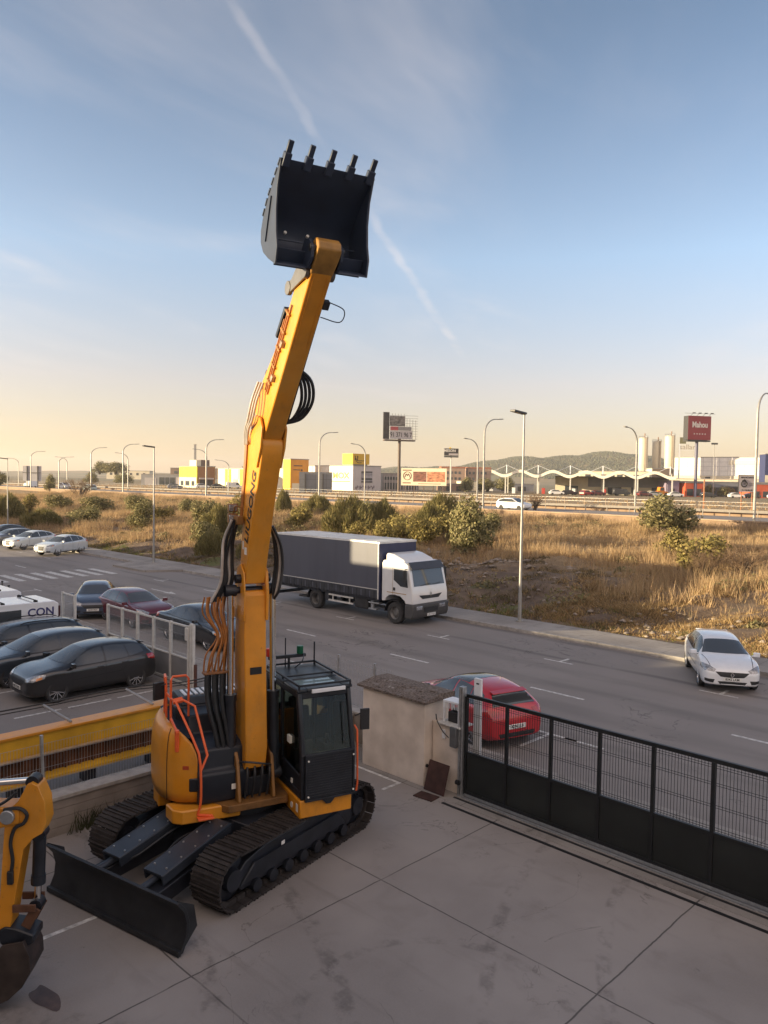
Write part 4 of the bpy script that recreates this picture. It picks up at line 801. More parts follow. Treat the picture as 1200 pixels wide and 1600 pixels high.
    n_ = len(sh); vs = []
    for p in sh:
        q = Vector((p[0], 0, p[1])); i = q+(c-q).normalized()*th
        for y in (-hw, hw): vs.append((p[0], y, p[1]))
        for y in (-hw, hw): vs.append((i.x, y, i.z))
    fs = []
    for i in range(n_-1): a = i*4; e = a+4; fs += [(a, a+1, e+1, e), (a+2, e+2, e+3, a+3)]
    fs += [(0, 2, 3, 1), (4*(n_-1), 4*(n_-1)+1, 4*(n_-1)+3, 4*(n_-1)+2)]
    b.add(vs, fs); bk = b.build('bucket', 'navy', t, smooth=40)
    mouth = [(3.34, 9.30), (3.40, 9.52), (3.36, 9.72), (3.35, 10.0), (3.40, 10.3), (3.53, 10.60)]
    for s in (-1, 1):
        b = MB(); b.prism(sh+mouth[1:-1], 'y', hw*s-.014, hw*s+.008); b.build('cheek_plate', 'navy', bk, bevel=.003); b = MB(); b.prism(sh+mouth[1:-1], 'y', hw*s+.010*s-.003, hw*s+.010*s+.006); b.build('side_plate', 'bucket_side', bk)
        b = MB(); b.bar((2.98, (hw+.018)*s, 9.68), (3.20, (hw+.018)*s, 10.22), .006, .03, (0, 1, 0)); b.build('weld', 'navy', bk)
    b = MB()
    for k in range(6):
        f = .25+.52*k; i = int(f); p = Vector((sh[i][0], 0, sh[i][1])).lerp(Vector((sh[i+1][0], 0, sh[i+1][1])), f-i); dd = (Vector((sh[i+1][0], 0, sh[i+1][1]))-Vector((sh[i][0], 0, sh[i][1]))).normalized(); nn = Vector((dd.z, 0, -dd.x))
        b.bar(p-dd*.05-nn*-.012, p+dd*.05-nn*-.012, .028, 2*hw+.05, (0, 1, 0))
    b.build('wear_strip', 'navy', bk, smooth=0)
    for k in range(5):
        y = -.60+.30*k; b = MB(); q = Vector((3.50, y, 10.57)); u = Vector((.62, 0, .60)).normalized(); u = Vector((.52, .10, .80)).normalized()
        b.bar(q-u*.06, q+u*.12, .10, .10, (0, 1, 0)); b.bar(q+u*.10, q+u*.27, .045, .075, (0, 1, 0)); b.build('tooth', 'navy', bk, bevel=.012)
    for y in (-.21, .21):
        b = MB(); b.prism([(3.02, 9.46), (3.36, 9.30), (3.50, 9.42), (3.53, 9.56), (3.42, 9.68), (3.26, 9.72)], 'y', y-.020, y+.020); b.build('ear', 'navy', bk, bevel=.006)
    b = MB(); b.cyl((3.47, -.25, 9.55), (3.47, .25, 9.55), .05, 16); b.build('pin', 'mach_black', bk)
    b = MB(); b.bar((3.0, -hw+.03, 9.74), (3.0, hw-.03, 9.74), .02, .02); b.bar((3.22, -hw+.03, 9.44), (3.22, hw-.03, 9.44), .24, .02, (.8, 0, -.5)); b.build('lip_bar', 'navy', bk, bevel=.004)
    b = MB()
    for y in (-.38, -.05): b.cyl((2.90, y, 9.86), (2.93, y, 9.87), .022, 10)
    b.build('bolt', 'ink_white', bk)
    # --- hoses
    def hoses(nm, mm, runs, r): 
        b = MB()
        for p in runs: b.tube(spline(p, 7), r, 8)
        return b.build(nm, mm, t)
    rr = random.Random(2)
    j = lambda s: rr.uniform(-s, s)
    for k in range(7): hoses('boom_hose', 'hose' if k % 4 != 2 else 'hose_grey', [[(.42+.03*k+j(.02), -.24-.026*k, 5.80), (.34+.02*k+j(.04), -.28-.034*k+j(.02), 5.45), (.32+.02*k+j(.04), -.30-.038*k+j(.02), 5.1), (.34+.02*k, -.30-.040*k, 4.75), (.30+.02*k, -.44-.042*k, 4.42)]], .023)
    for k in range(4): hoses('boom_hose', 'hose' if k != 2 else 'hose_grey', [[(.72+.03*k, .24, 5.70), (.62+.05*k, .34+.02*k, 5.38), (.55+.05*k, .38+.027*k, 5.0), (.55+.05*k, .34+.022*k, 4.62), (.58, .36, 4.44)]], .024)
    for k in range(13): hoses('boom_pipe', 'hose_orange', [[(.35+.03*(k % 3), -.42-.03*k, 4.50), (.32+.05*(k % 4)+j(.03), -.46-.026*k+j(.03), 4.22), (.40+.04*(k % 3)+j(.03), -.42-.014*k+j(.02), 3.85), (.38+.05*(k % 4)+j(.03), -.43-.026*k+j(.02), 3.52), (.34+.06*(k % 3), -.43-.030*k, 3.2)]], .014)
    for k in range(9): hoses('tank_hose', 'hose', [[(.34+.06*(k % 3), -.43-.042*k, 3.24), (.36+.06*(k % 3), -.44-.042*k, 2.95), (.36+.08*(k % 3), -.43-.038*k, 2.60), (.42+.06*(k % 3), -.38-.034*k, 2.28), (.46+.05*(k % 3), -.34-.030*k, 1.92)]], .034)
    for k in range(3): hoses('boom_pipe', 'hose_orange', [[(.15+.06*k, -.265, 2.2), (.15+.05*k, -.27, 3.4), (.2+.05*k, -.27, 4.3)], ], .016)
    b = MB(); b.box(.34, -.82, 3.21, .50, -.42, 3.25); b.build('hose_clamp', mat('clamp_brown', (.20, .085, .03), .6, 0, .2, 8), t, bevel=.01)
    for k in range(4): hoses('elbow_hose', 'hose', [[(1.84+.05*k, .15, 8.06+.05*k), (1.76+.03*k, .32+.05*k, 8.02), (1.63+.02*k, .40+.055*k, 7.72), (1.50, .32+.045*k, 7.46), (1.40, .16, 7.36)]], .026)
    for k in range(3): hoses('elbow_hose', 'hose_grey', [[(1.52-.12*k, -.19, 7.98+.02*k), (1.46-.13*k, -.27, 7.72), (1.30-.12*k, -.29, 7.42), (1.04-.08*k, -.27, 7.28), (.86-.06*k, -.23, 7.05)]], .02)
    for k in range(3): hoses('boom_pipe', 'hose_orange', [[(.74-.04*k, -.19, 7.1), (.68-.04*k, -.192, 6.7), (.545-.035*k, -.192, 6.1), (.475-.03*k, -.194, 5.78)]], .017)
    b = MB(); b.box(.36, -.32, 5.72, .64, -.21, 5.86); b.box(.34, -.40, 5.92, .42, -.24, 6.06); b.box(.34, -.40, 5.74, .42, -.24, 5.90); b.tube(spline([(.62, -.24, 6.0), (.6, -.34, 6.02), (.5, -.34, 5.9)]), .014, 6); b.build('hose_bracket', mat('bracket_brown', (.22, .10, .02)), t, bevel=.008)
    b = MB()
    for z in (5.99, 5.82): b.obox((.43, -.33, z), (.02, .13, .11))
    b.build('work_lamp', 'lamp', t, bevel=.008)
excavator()
# ------------------------------------------------------------------ cars
def decal(name, poly, d, bvh, m, par, off=.006, step=.09):
    d = Vector(d).normalized(); bm = bmesh.new(); bm.faces.new([bm.verts.new(p) for p in poly])
    bb = [(min(p[i] for p in poly), max(p[i] for p in poly)) for i in range(3)]
    for i in range(3):
        lo, hi = bb[i]; k = int((hi-lo)/step)
        for q in range(1, k+1):
            co = [0, 0, 0]; no = [0, 0, 0]; co[i] = lo+(hi-lo)*q/(k+1); no[i] = 1
            bmesh.ops.bisect_plane(bm, geom=bm.verts[:]+bm.edges[:]+bm.faces[:], plane_co=co, plane_no=no)
    for v in bm.verts:
        h = bvh.ray_cast(v.co-d*1.2, d, 3.0)
        if h[0] is not None:
            nn = h[1] if h[1].dot(d) < 0 else -h[1]; v.co = h[0]+nn*off
    me = bpy.data.meshes.new(name); bm.normal_update(); bm.to_mesh(me); bm.free(); me.materials.append(M[m] if isinstance(m, str) else m)
    me.polygons.foreach_set('use_smooth', [True]*len(me.polygons)); o = bpy.data.objects.new(name, me); COL.objects.link(o); o.parent = par; return o
SPEC = {
 'hatch': dict(L=4.25, W=1.79, H=1.46, wb=2.60, fo=.86, R=.32, zb=.19, wr=.58, top=[(.5,.60),(.49,.74),(.455,.85),(.37,.96),(.25,1.03),(.16,1.19),(.07,1.36),(-.01,1.44),(-.09,1.47),(-.20,1.465),(-.32,1.425),(-.395,1.36),(-.435,1.24),(-.47,1.06),(-.49,.92),(-.5,.70)], belt=[(.24,.92),(-.2,.955),(-.45,1.0)],
    pil=(.185,.045,-.065,-.245,-.30,-.385), rear=(-.468,-.408)),
 'sedan': dict(L=4.92, W=1.86, H=1.46, wb=2.84, fo=.96, R=.335, zb=.17, wr=.57, top=[(.5,.56),(.49,.70),(.455,.78),(.36,.88),(.215,.98),(.13,1.17),(.05,1.36),(-.02,1.44),(-.10,1.46),(-.19,1.44),(-.27,1.34),(-.34,1.16),(-.39,1.05),(-.46,1.02),(-.49,.98),(-.5,.75)], belt=[(.22,.92),(-.2,.95),(-.45,.98)],
    pil=(.165,.035,-.06,-.20,-.24,-.31), rear=(-.385,-.29)),
 'wagon': dict(L=4.75, W=1.86, H=1.45, wb=2.80, fo=.92, R=.335, zb=.20, wr=.60, top=[(.5,.60),(.49,.72),(.455,.82),(.36,.93),(.225,1.02),(.14,1.20),(.05,1.40),(-.02,1.42),(-.10,1.45),(-.27,1.44),(-.40,1.39),(-.44,1.33),(-.47,1.18),(-.488,1.0),(-.495,.88),(-.5,.7)], belt=[(.24,.96),(-.2,.99),(-.45,1.03)],
    pil=(.175,.035,-.07,-.235,-.27,-.42), rear=(-.485,-.45)),
 'suv': dict(L=4.48, W=1.85, H=1.60, wb=2.68, fo=.90, R=.36, zb=.24, wr=.60, top=[(.5,.66),(.49,.82),(.455,.93),(.36,1.02),(.225,1.09),(.14,1.28),(.05,1.48),(-.02,1.56),(-.10,1.60),(-.22,1.57),(-.34,1.48),(-.40,1.38),(-.455,1.20),(-.485,1.08),(-.495,.95),(-.5,.75)], belt=[(.24,1.02),(-.2,1.06),(-.45,1.12)],
    pil=(.18,.04,-.065,-.24,-.29,-.37), rear=(-.47,-.40)),
}
def interp(pts, x): 
    p = sorted(pts); return float(np.interp(x, [a for a, _ in p], [b for _, b in p]))
RIMS = {}
def wheel_parts(par, x, y, side, R, style):
    w = .20; k = (R, style, side)
    if k not in RIMS:
        b = MB(); b.lathe([(R-.095, -.07), (R-.085, -.09), (R-.03, -.10), (R-.006, -.085), (R, -.05), (R, .05), (R-.006, .085), (R-.03, .10), (R-.085, .09), (R-.095, .07)], (0, 0, R), 'y', 30); t = b.build('wheel', 'rubber', None); 
        b = MB(); o = .062*side; rr = R-.078
        b.lathe([(rr+.0, .078*side), (rr-.018, .082*side), (rr-.03, .06*side), (rr-.035, .0)], (0, 0, R), 'y', 30); b.lathe([(.0, .075*side), (.045, .075*side), (.06, .06*side)], (0, 0, R), 'y', 16)
        n = {'five': 5, 'ten': 10, 'plain': 7}[style]
        for i in range(n):
            a = 2*math.pi*i/n+.3
            for s in ((-1, 1) if style == 'five' else (0,)):
                da = .17*s; p = Vector((.05*math.cos(a+s*.5), o, R+.05*math.sin(a+s*.5))); q = Vector(((rr-.02)*math.cos(a+da), o, R+(rr-.02)*math.sin(a+da))); b.bar(p, q, .028 if style != 'plain' else .05, .03, (0, 1, 0))
        r = b.build('rim', 'rim', None); b = MB(); b.lathe([(0, .02*side), (rr-.01, .02*side), (rr, .0)], (0, 0, R), 'y', 24); h = b.build('brake_shadow', 'dark', None)  # near-black disc painted as the shade behind the spokes
        RIMS[k] = (t.data, r.data, h.data)
        for q in (t, r, h): bpy.data.objects.remove(q)
    d = RIMS[k]; o = bpy.data.objects.new('wheel', d[0]); COL.objects.link(o); o.parent = par; o.location = (x, y, 0)
    for nm, m in (('rim', d[1]), ('spoke_shade', d[2])): q = bpy.data.objects.new(nm, m); COL.objects.link(q); q.parent = o
def car(spec, label, pm, loc, rz, group=None, cat='car', name='parked_car', rim='five', plate='', emblem=None, dark_roof=False, amber=True, clad=False, scale=1., rails=False, grille='wide', lod=2, patch=None):
    S = SPEC[spec]; L, W, H, R = S['L']*scale, S['W'], S['H'], S['R']; w = W/2; zb = S['zb']; top = S['top']; wr = S['wr']
    t = thing(name, label, cat, loc, rz, group); x_f = L/2-S['fo']*scale; x_r = x_f-S['wb']*scale
    def tz(x): return interp(top, x/L)
    def bz(x): return min(interp(S['belt'], x/L), tz(x)-.05)
    xs = [.5,.494,.475,.44,.39,.33,.275,.235,.19,.12,.06,.0,-.1,-.2,-.3,-.37,-.415,-.45,-.48,-.494,-.5]
    def pw(x):
        d0 = (.5-x)*L; d1 = (x+.5)*L
        f = np.interp(d0, [0, .03, .10, .25, .5, .9], [.70, .80, .895, .955, .988, 1]); g = np.interp(d1, [0, .03, .10, .25, .55], [.80, .87, .925, .97, 1]); return float(f*g)
    vs = []; secs = []
    for xn in xs:
        x = xn*L; ww = w*pw(xn); t_ = tz(x); b_ = bz(x); d0 = min((.5-xn)*L, (xn+.5)*L); z0 = zb+float(np.interp(d0, [0, .05, .2, .5], [.10, .06, .02, 0]))
        g = max(0, min(1, (t_-b_-.06)/.32)); e5 = (ww*.955, b_); hood = (ww*.86, b_+(t_-b_)*.62); roof = (wr+.03, t_-.075); e6 = tuple(a*(1-g)+c*g for a, c in zip(hood, roof)); e7 = (ww*.5*(1-g)+wr*.72*g, t_-.012)
        secs.append([(0, z0), (ww*.82, z0), (ww*.955, z0+.05), (ww*.995, z0+.45*(b_-z0)), (ww*.992, b_-.10), e5, e6, e7, (0, t_)])
    b = MB(); n = len(secs[0]); ring = 2*n-2
    for xn, s in zip(xs, secs):
        for y, z in s: vs.append((xn*L, y, z))
        for y, z in s[-2:0:-1]: vs.append((xn*L, -y, z))
    fs = []
    for i in range(len(xs)-1):
        for j in range(ring): fs.append((i*ring+j, i*ring+(j+1) % ring, (i+1)*ring+(j+1) % ring, (i+1)*ring+j))
    for e in (0, len(xs)-1):
        o = e*ring
        for j in range(n-1):
            a, c = o+j, o+j+1; d = o+(ring-j) % ring; f = o+ring-j-1
            fs.append(tuple(dict.fromkeys((a, c, f, d))))
    b.add(vs, fs); bo = b.build('body', [pm, 'dark'], t, smooth=0); sub = bo.modifiers.new('s', 'SUBSURF'); sub.levels = sub.render_levels = lod
    cut = MB(); cut.cur = 1
    for xx in (x_f, x_r):
        for s in (-1, 1): cut.cyl((xx, s*(w-.27), R), (xx, s*(w+.2), R), R+.038, 30)
    co = cut.build('cut', [pm, 'dark'], None); bl = bo.modifiers.new('b', 'BOOLEAN'); bl.object = co; bl.operation = 'DIFFERENCE'; bl.solver = 'EXACT'
    dg = bpy.context.evaluated_depsgraph_get(); dg.update(); bvh0 = BVHTree.FromObject(bo, dg); me = bpy.data.meshes.new_from_object(bo.evaluated_get(dg)); bo.modifiers.clear(); bo.data = me; bpy.data.objects.remove(co)
    me.polygons.foreach_set('use_smooth', [True]*len(me.polygons)); me.set_sharp_from_angle(angle=rad(50))
    bvh = bvh0; yy = w+1
    def side(name, pts, m, s, off=.006): return decal(name, [(p[0], s*yy, p[1]) for p in pts], (0, -s, 0), bvh, m, t, off)
    p0, p1, p2, p3, p4, p5 = [q*L for q in S['pil']]; dn = .088
    def up(x): return tz(x)-dn
    for s in (-1, 1):
        a, c = (p0-p1)*.0, .0
        side('side_window', [(p0, bz(p0)+.035), ((p0+p1)/2+.03, (bz(p0)+up(p1))/2+.05), (p1, up(p1)), ((p1+p2)/2, up((p1+p2)/2)), (p2+.02, up(p2)), (p2+.02, bz(p2)+.03)], 'glass', s)
        side('side_window', [(p2-.035, bz(p2)+.03), (p2-.035, up(p2)), ((p2+p3)/2, up((p2+p3)/2)), (p3+.03, up(p3)-.01), (p3-.03, bz(p3)+.04)], 'glass', s)
        side('quarter_window', [(p3-.06, bz(p3)+.045), (p3-.0, up(p3)-.015), ((p3+p5)/2, up((p3+p5)/2)-.01), (p5+.06, up(p5)-.03), (p5+.0, bz(p5)+.10), (p4, bz(p4)+.05)], 'glass', s)
        side('window_trim', [(p0+.05, bz(p0)+.030), (p5-.02, bz(p5)+.06), (p5-.02, bz(p5)+.035), (p2, bz(p2)+.005), (p0+.05, bz(p0)+.005)], 'plastic', s, .004)
        side('side_crease', [(x_f-R-.12, .60), (x_r+R+.14, .64), (x_r+R+.14, .615), (x_f-R-.12, .58)], 'seam', s, .0025) if spec in ('hatch', 'sedan') and not dark_roof else None
        # door gaps
        for pts in ([(p0+.02, bz(p0)), (p0-.0, .30)], [(p2-.012, bz(p2)), (p2-.012, .30)], [(p3-.05, bz(p3)), (x_r+R+.12, .62), (x_r+R+.03, .34)]):
            for (xa, za), (xb, zb_) in zip(pts, pts[1:]):
                side('panel_gap', [(xa-.006, za), (xa+.006, za), (xb+.006, zb_), (xb-.006, zb_)], 'seam', s, .003)
        side('panel_gap', [(p0, .30), (p0, .312), (x_r+R+.05, .312), (x_r+R+.05, .30)], 'seam', s, .003)
        for hx in (p2+.16, p3+.10):
            h = bvh.ray_cast(Vector((hx, s*yy, bz(hx)-.09)), Vector((0, -s, 0)))
            if h[0] is not None: q = MB(); q.box(hx-.09, h[0].y-.01, h[0].z-.014, hx+.09, h[0].y+s*.028, h[0].z+.014); q.build('door_handle', pm, t, bevel=.008)
        q = MB(); mz = bz(p0)+.07; q.obox((p0+.02, s*(w+.075), mz+.02), (.12, .20, .13), RM('Z', -12*s)); q.bar((p0+.03, s*(w-.09), mz-.03), (p0+.02, s*(w+.0), mz-.01), .05, .03); q.build('wing_mirror', pm if not dark_roof else 'plastic', t, bevel=.035, seg=3)
        hz = tz(.455*L)-.02
        lampo = decal('headlight', [(.476*L, s*.50*w, hz-.10), (.44*L, s*.74*w, hz+.0), (.385*L, s*.97*w, hz+.04), (.395*L, s*.99*w, hz-.07), (.45*L, s*.84*w, hz-.17), (.482*L, s*.55*w, hz-.18)], (-.72, -.55*s, -.25), bvh, 'lamp', t, .008, .06)
        if amber: decal('indicator', [(.43*L, s*.86*w, hz-.06), (.405*L, s*.96*w, hz-.02), (.41*L, s*.97*w, hz-.08), (.44*L, s*.88*w, hz-.13)], (-.6, -.7*s, -.2), bvh, 'lamp_amber', lampo, .012, .06)
        decal('fog_recess', [(.49*L, s*.55*w, .44), (.46*L, s*.86*w, .45), (.46*L, s*.86*w, .36), (.49*L, s*.6*w, .33)], (-.85, -.4*s, 0), bvh, 'plastic', t, .005, .06)
        rz_ = bz(-.45*L); decal('tail_light', [(-.487*L, s*.55*w, rz_-.05), (-.455*L, s*.90*w, rz_-.0), (-.415*L, s*.985*w, rz_-.0), (-.42*L, s*.99*w, rz_-.13), (-.46*L, s*.93*w, rz_-.18), (-.49*L, s*.60*w, rz_-.17)], (.72, -.6*s, -.1), bvh, 'tail', t, .008, .06)
        if clad or 1: side('sill', [(x_f-R-.06, zb+.12), (x_r+R+.06, zb+.12), (x_r+R+.06, zb+.055), (x_f-R-.06, zb+.055)], 'plastic' if clad else 'seam', s, .004)
        if rails: q = MB(); q.tube(spline([(-.02*L, s*(wr-.0), tz(-.02*L)-.03), (-.08*L, s*(wr+.01), tz(-.08*L)+.01), (-.3*L, s*(wr+.01), tz(-.3*L)+.01), (-.38*L, s*wr, tz(-.38*L)-.05)]), .018, 8); q.build('roof_rail', 'seam', t)
        for xx in (x_f, x_r): wheel_parts(t, xx, s*(w-.115), s, R, rim)
    xc, xt_ = .222*L, .055*L
    decal('windscreen', [(xc, -.80*w, tz(xc)+.03), (xc+.10, -.4*w, tz(xc)+.02), (xc+.12, 0, tz(xc)+.015), (xc+.10, .4*w, tz(xc)+.02), (xc, .80*w, tz(xc)+.03), (xt_, (wr-.045), tz(xt_)-.0), (xt_, -(wr-.045), tz(xt_)-.0)], (-.55, 0, -.83), bvh, 'glass', t)
    r0, r1 = S['rear'][0]*L, S['rear'][1]*L
    decal('rear_window', [(r0, -.72*w, tz(r0)), (r0, .72*w, tz(r0)), (r1, wr-.07, tz(r1)), (r1, -(wr-.07), tz(r1))], (.6, 0, -.8) if spec in ('sedan', 'hatch') else (.85, 0, -.5), bvh, 'glass', t)
    if spec != 'sedan': 
        q = MB(); xr = S['rear'][1]*L+.05; q.prism([(xr+.06, tz(xr)-.03), (xr+.06, tz(xr)+.004), (xr-.10, tz(xr)-.035), (xr-.10, tz(xr)-.055)], 'y', -(wr-.06), wr-.06); q.build('roof_spoiler', pm, t, bevel=.012)
    if dark_roof: decal('roof_panel', [(.03*L, -(wr-.02), 2), (.03*L, wr-.02, 2), (-.17*L, wr-.03, 2), (-.17*L, -(wr-.03), 2)], (0, 0, -1), bvh, 'glass', t, .005)
    for yb in (-1, 1): decal('panel_gap', [(.462*L, yb*.70*w, 1.5), (.462*L, yb*.68*w, 1.5), (.24*L, yb*.82*w, 1.5), (.24*L, yb*.84*w, 1.5)], (0, 0, -1), bvh, 'seam', t, .003)
    gz = tz(.485*L)-.10
    decal('grille', [(.5*L, -.56*w, gz+.02), (.5*L, .56*w, gz+.02), (.5*L, .38*w, gz-.12), (.5*L, .0, gz-.15), (.5*L, -.38*w, gz-.12)] if grille == 'wide' else [(.5*L, -.32*w, gz+.04), (.5*L, .32*w, gz+.04), (.5*L, .24*w, gz-.30), (.5*L, -.24*w, gz-.30)], (-1, 0, 0), bvh, 'plastic', t, .006, .07)
    decal('air_intake', [(.5*L, -.48*w, .39), (.5*L, .48*w, .39), (.5*L, .38*w, .28), (.5*L, -.38*w, .28)], (-1, 0, 0), bvh, 'plastic', t, .006, .07)
    decal('rear_valance', [(-.5*L, -.62*w, .42), (-.5*L, .62*w, .42), (-.5*L, .55*w, .27), (-.5*L, -.55*w, .27)], (1, 0, 0), bvh, 'plastic', t, .006, .07)
    for s, z in ((1, .46 if grille == 'wide' else .40), (-1, .56)):
        h = bvh.ray_cast(Vector((s*4, 0, z)), Vector((-s, 0, 0))); xx = h[0].x if h[0] is not None else s*L/2
        q = MB(); q.box(xx-.03, -.26, z-.055, xx+s*.014+ (0 if s > 0 else 0), .26, z+.055) if s > 0 else q.box(xx-.014, -.26, z-.055, xx+.03, .26, z+.055)
        pl = q.build('number_plate', 'plate', t, bevel=.004)
        if plate: text('lettering', plate, .105, frame((xx+s*.017, 0, z), (0, s, 0), (0, 0, 1)), 'ink', pl, .001, .001, .92)
    if emblem:
        h = bvh.ray_cast(Vector((4, 0, gz-.05)), Vector((-1, 0, 0))); xx = h[0].x+.012
        q = MB()
        if emblem == 'diamond':
            o4 = [(0, .10), (.062, 0), (0, -.10), (-.062, 0)]; i4 = [(0, .055), (.030, 0), (0, -.055), (-.030, 0)]
            q.add([(xx+.012, a, gz-.05+c) for a, c in o4]+[(xx+.012, a, gz-.05+c) for a, c in i4], [(k, (k+1) % 4, 4+(k+1) % 4, 4+k) for k in range(4)])
        else:
            for k in range(4): q.tube([(xx+.01, -.105+.07*k+.045*math.cos(a), gz-.04+.045*math.sin(a)) for a in [2*math.pi*j/14 for j in range(14)]], .007, 5, closed=True)
        q.build('emblem', 'chrome', t, recalc=False)
    return t
P_ = dict(
 grey=paint('charcoal', (.020, .0195, .021), .2), bluegrey=paint('blue_grey', (.042, .052, .066), .3), black=paint('black', (.010, .011, .014)), black2=paint('deep_black', (.014, .014, .016)),
 blue=paint('slate_blue', (.060, .080, .125), .3), maroon=paint('maroon', (.13, .018, .026), .25), red=paint('red', (.46, .018, .026), .15), white=paint('white', (.74, .76, .79)), silver=paint('pearl', (.58, .62, .64), .1))
NEIGH = 'cars parked nose out in the fenced car park'; KERB = 'cars parked along the kerb'
car('hatch', 'charcoal grey hatchback nearest the yellow girder, in the fenced car park', P_['grey'], Wp(-12.88, -2.2), A-rad(90), NEIGH, plate='4283 GWD', scale=.93, rim='ten')
car('hatch', 'dark blue grey hatchback parked behind the charcoal one', P_['bluegrey'], Wp(-15.35, -2.5), A-rad(90), NEIGH, plate='7135 LNC', scale=1.0)
car('wagon', 'long black estate car with roof rails parked between blue grey hatchback and white vans', P_['black'], Wp(-17.75, -2.6), A-rad(90), NEIGH, plate='9026 KXR', rails=True)
car('suv', 'black car at the left picture edge with only its windscreen and bonnet showing', P_['black2'], Wp(-20.35, -3.6), A-rad(90), NEIGH, plate='5518 JBD')
car('sedan', 'black four door saloon with pale trim parked behind the neighbour gate', P_['black2'], Wp(-16.45, 4.30), A, KERB, plate='6240 DXP', emblem='rings', grille='tall')
car('hatch', 'dark red hatchback parked between black saloon and blue car', P_['maroon'], Wp(-22.0, 4.25), A, KERB, plate='3871 JLS')
car('hatch', 'slate blue small car turned a little towards the yard', P_['blue'], Wp(-25.3, 3.9), A-rad(28), KERB, plate='8049 FKV', scale=.92)
car('hatch', 'bright red hatchback with black glass roof parked behind the sliding gate', P_['red'], Wp(-2.68, 3.72), A+rad(163.5), KERB, plate='4290 LLB', dark_roof=True, rim='ten', amber=False, scale=.90)
car('hatch', 'white hatchback facing the viewer across the street on the right', P_['white'], Wp(-.15, 14.0), A-rad(59), KERB, plate='8342 LKM', emblem='diamond', amber=False, rim='five')
sv = car('suv', 'silvery white SUV nearest the dry grass, at the far left of the street', P_['silver'], Wp(-53.3, 14.0), A-rad(65), 'white cars at the far end of the street', plate='', rim='ten', clad=True, grille='tall')
s2 = copy_tree(sv); s2.location = Wp(-59.6, 13.9); s2.rotation_euler = (0, 0, A-rad(72)); s2['label'] = 'white SUV parked second from the dry grass, left of the silvery one'
car('hatch', 'grey hatchback behind the two white SUVs at the left edge', paint('mid_grey', (.16, .165, .17), .3), Wp(-65.0, 14.2), A-rad(75), 'white cars at the far end of the street', lod=1)
car('suv', 'black SUV farthest along the street, half hidden at the left edge', P_['black'], Wp(-69.5, 15.0), A-rad(78), 'white cars at the far end of the street', lod=1)

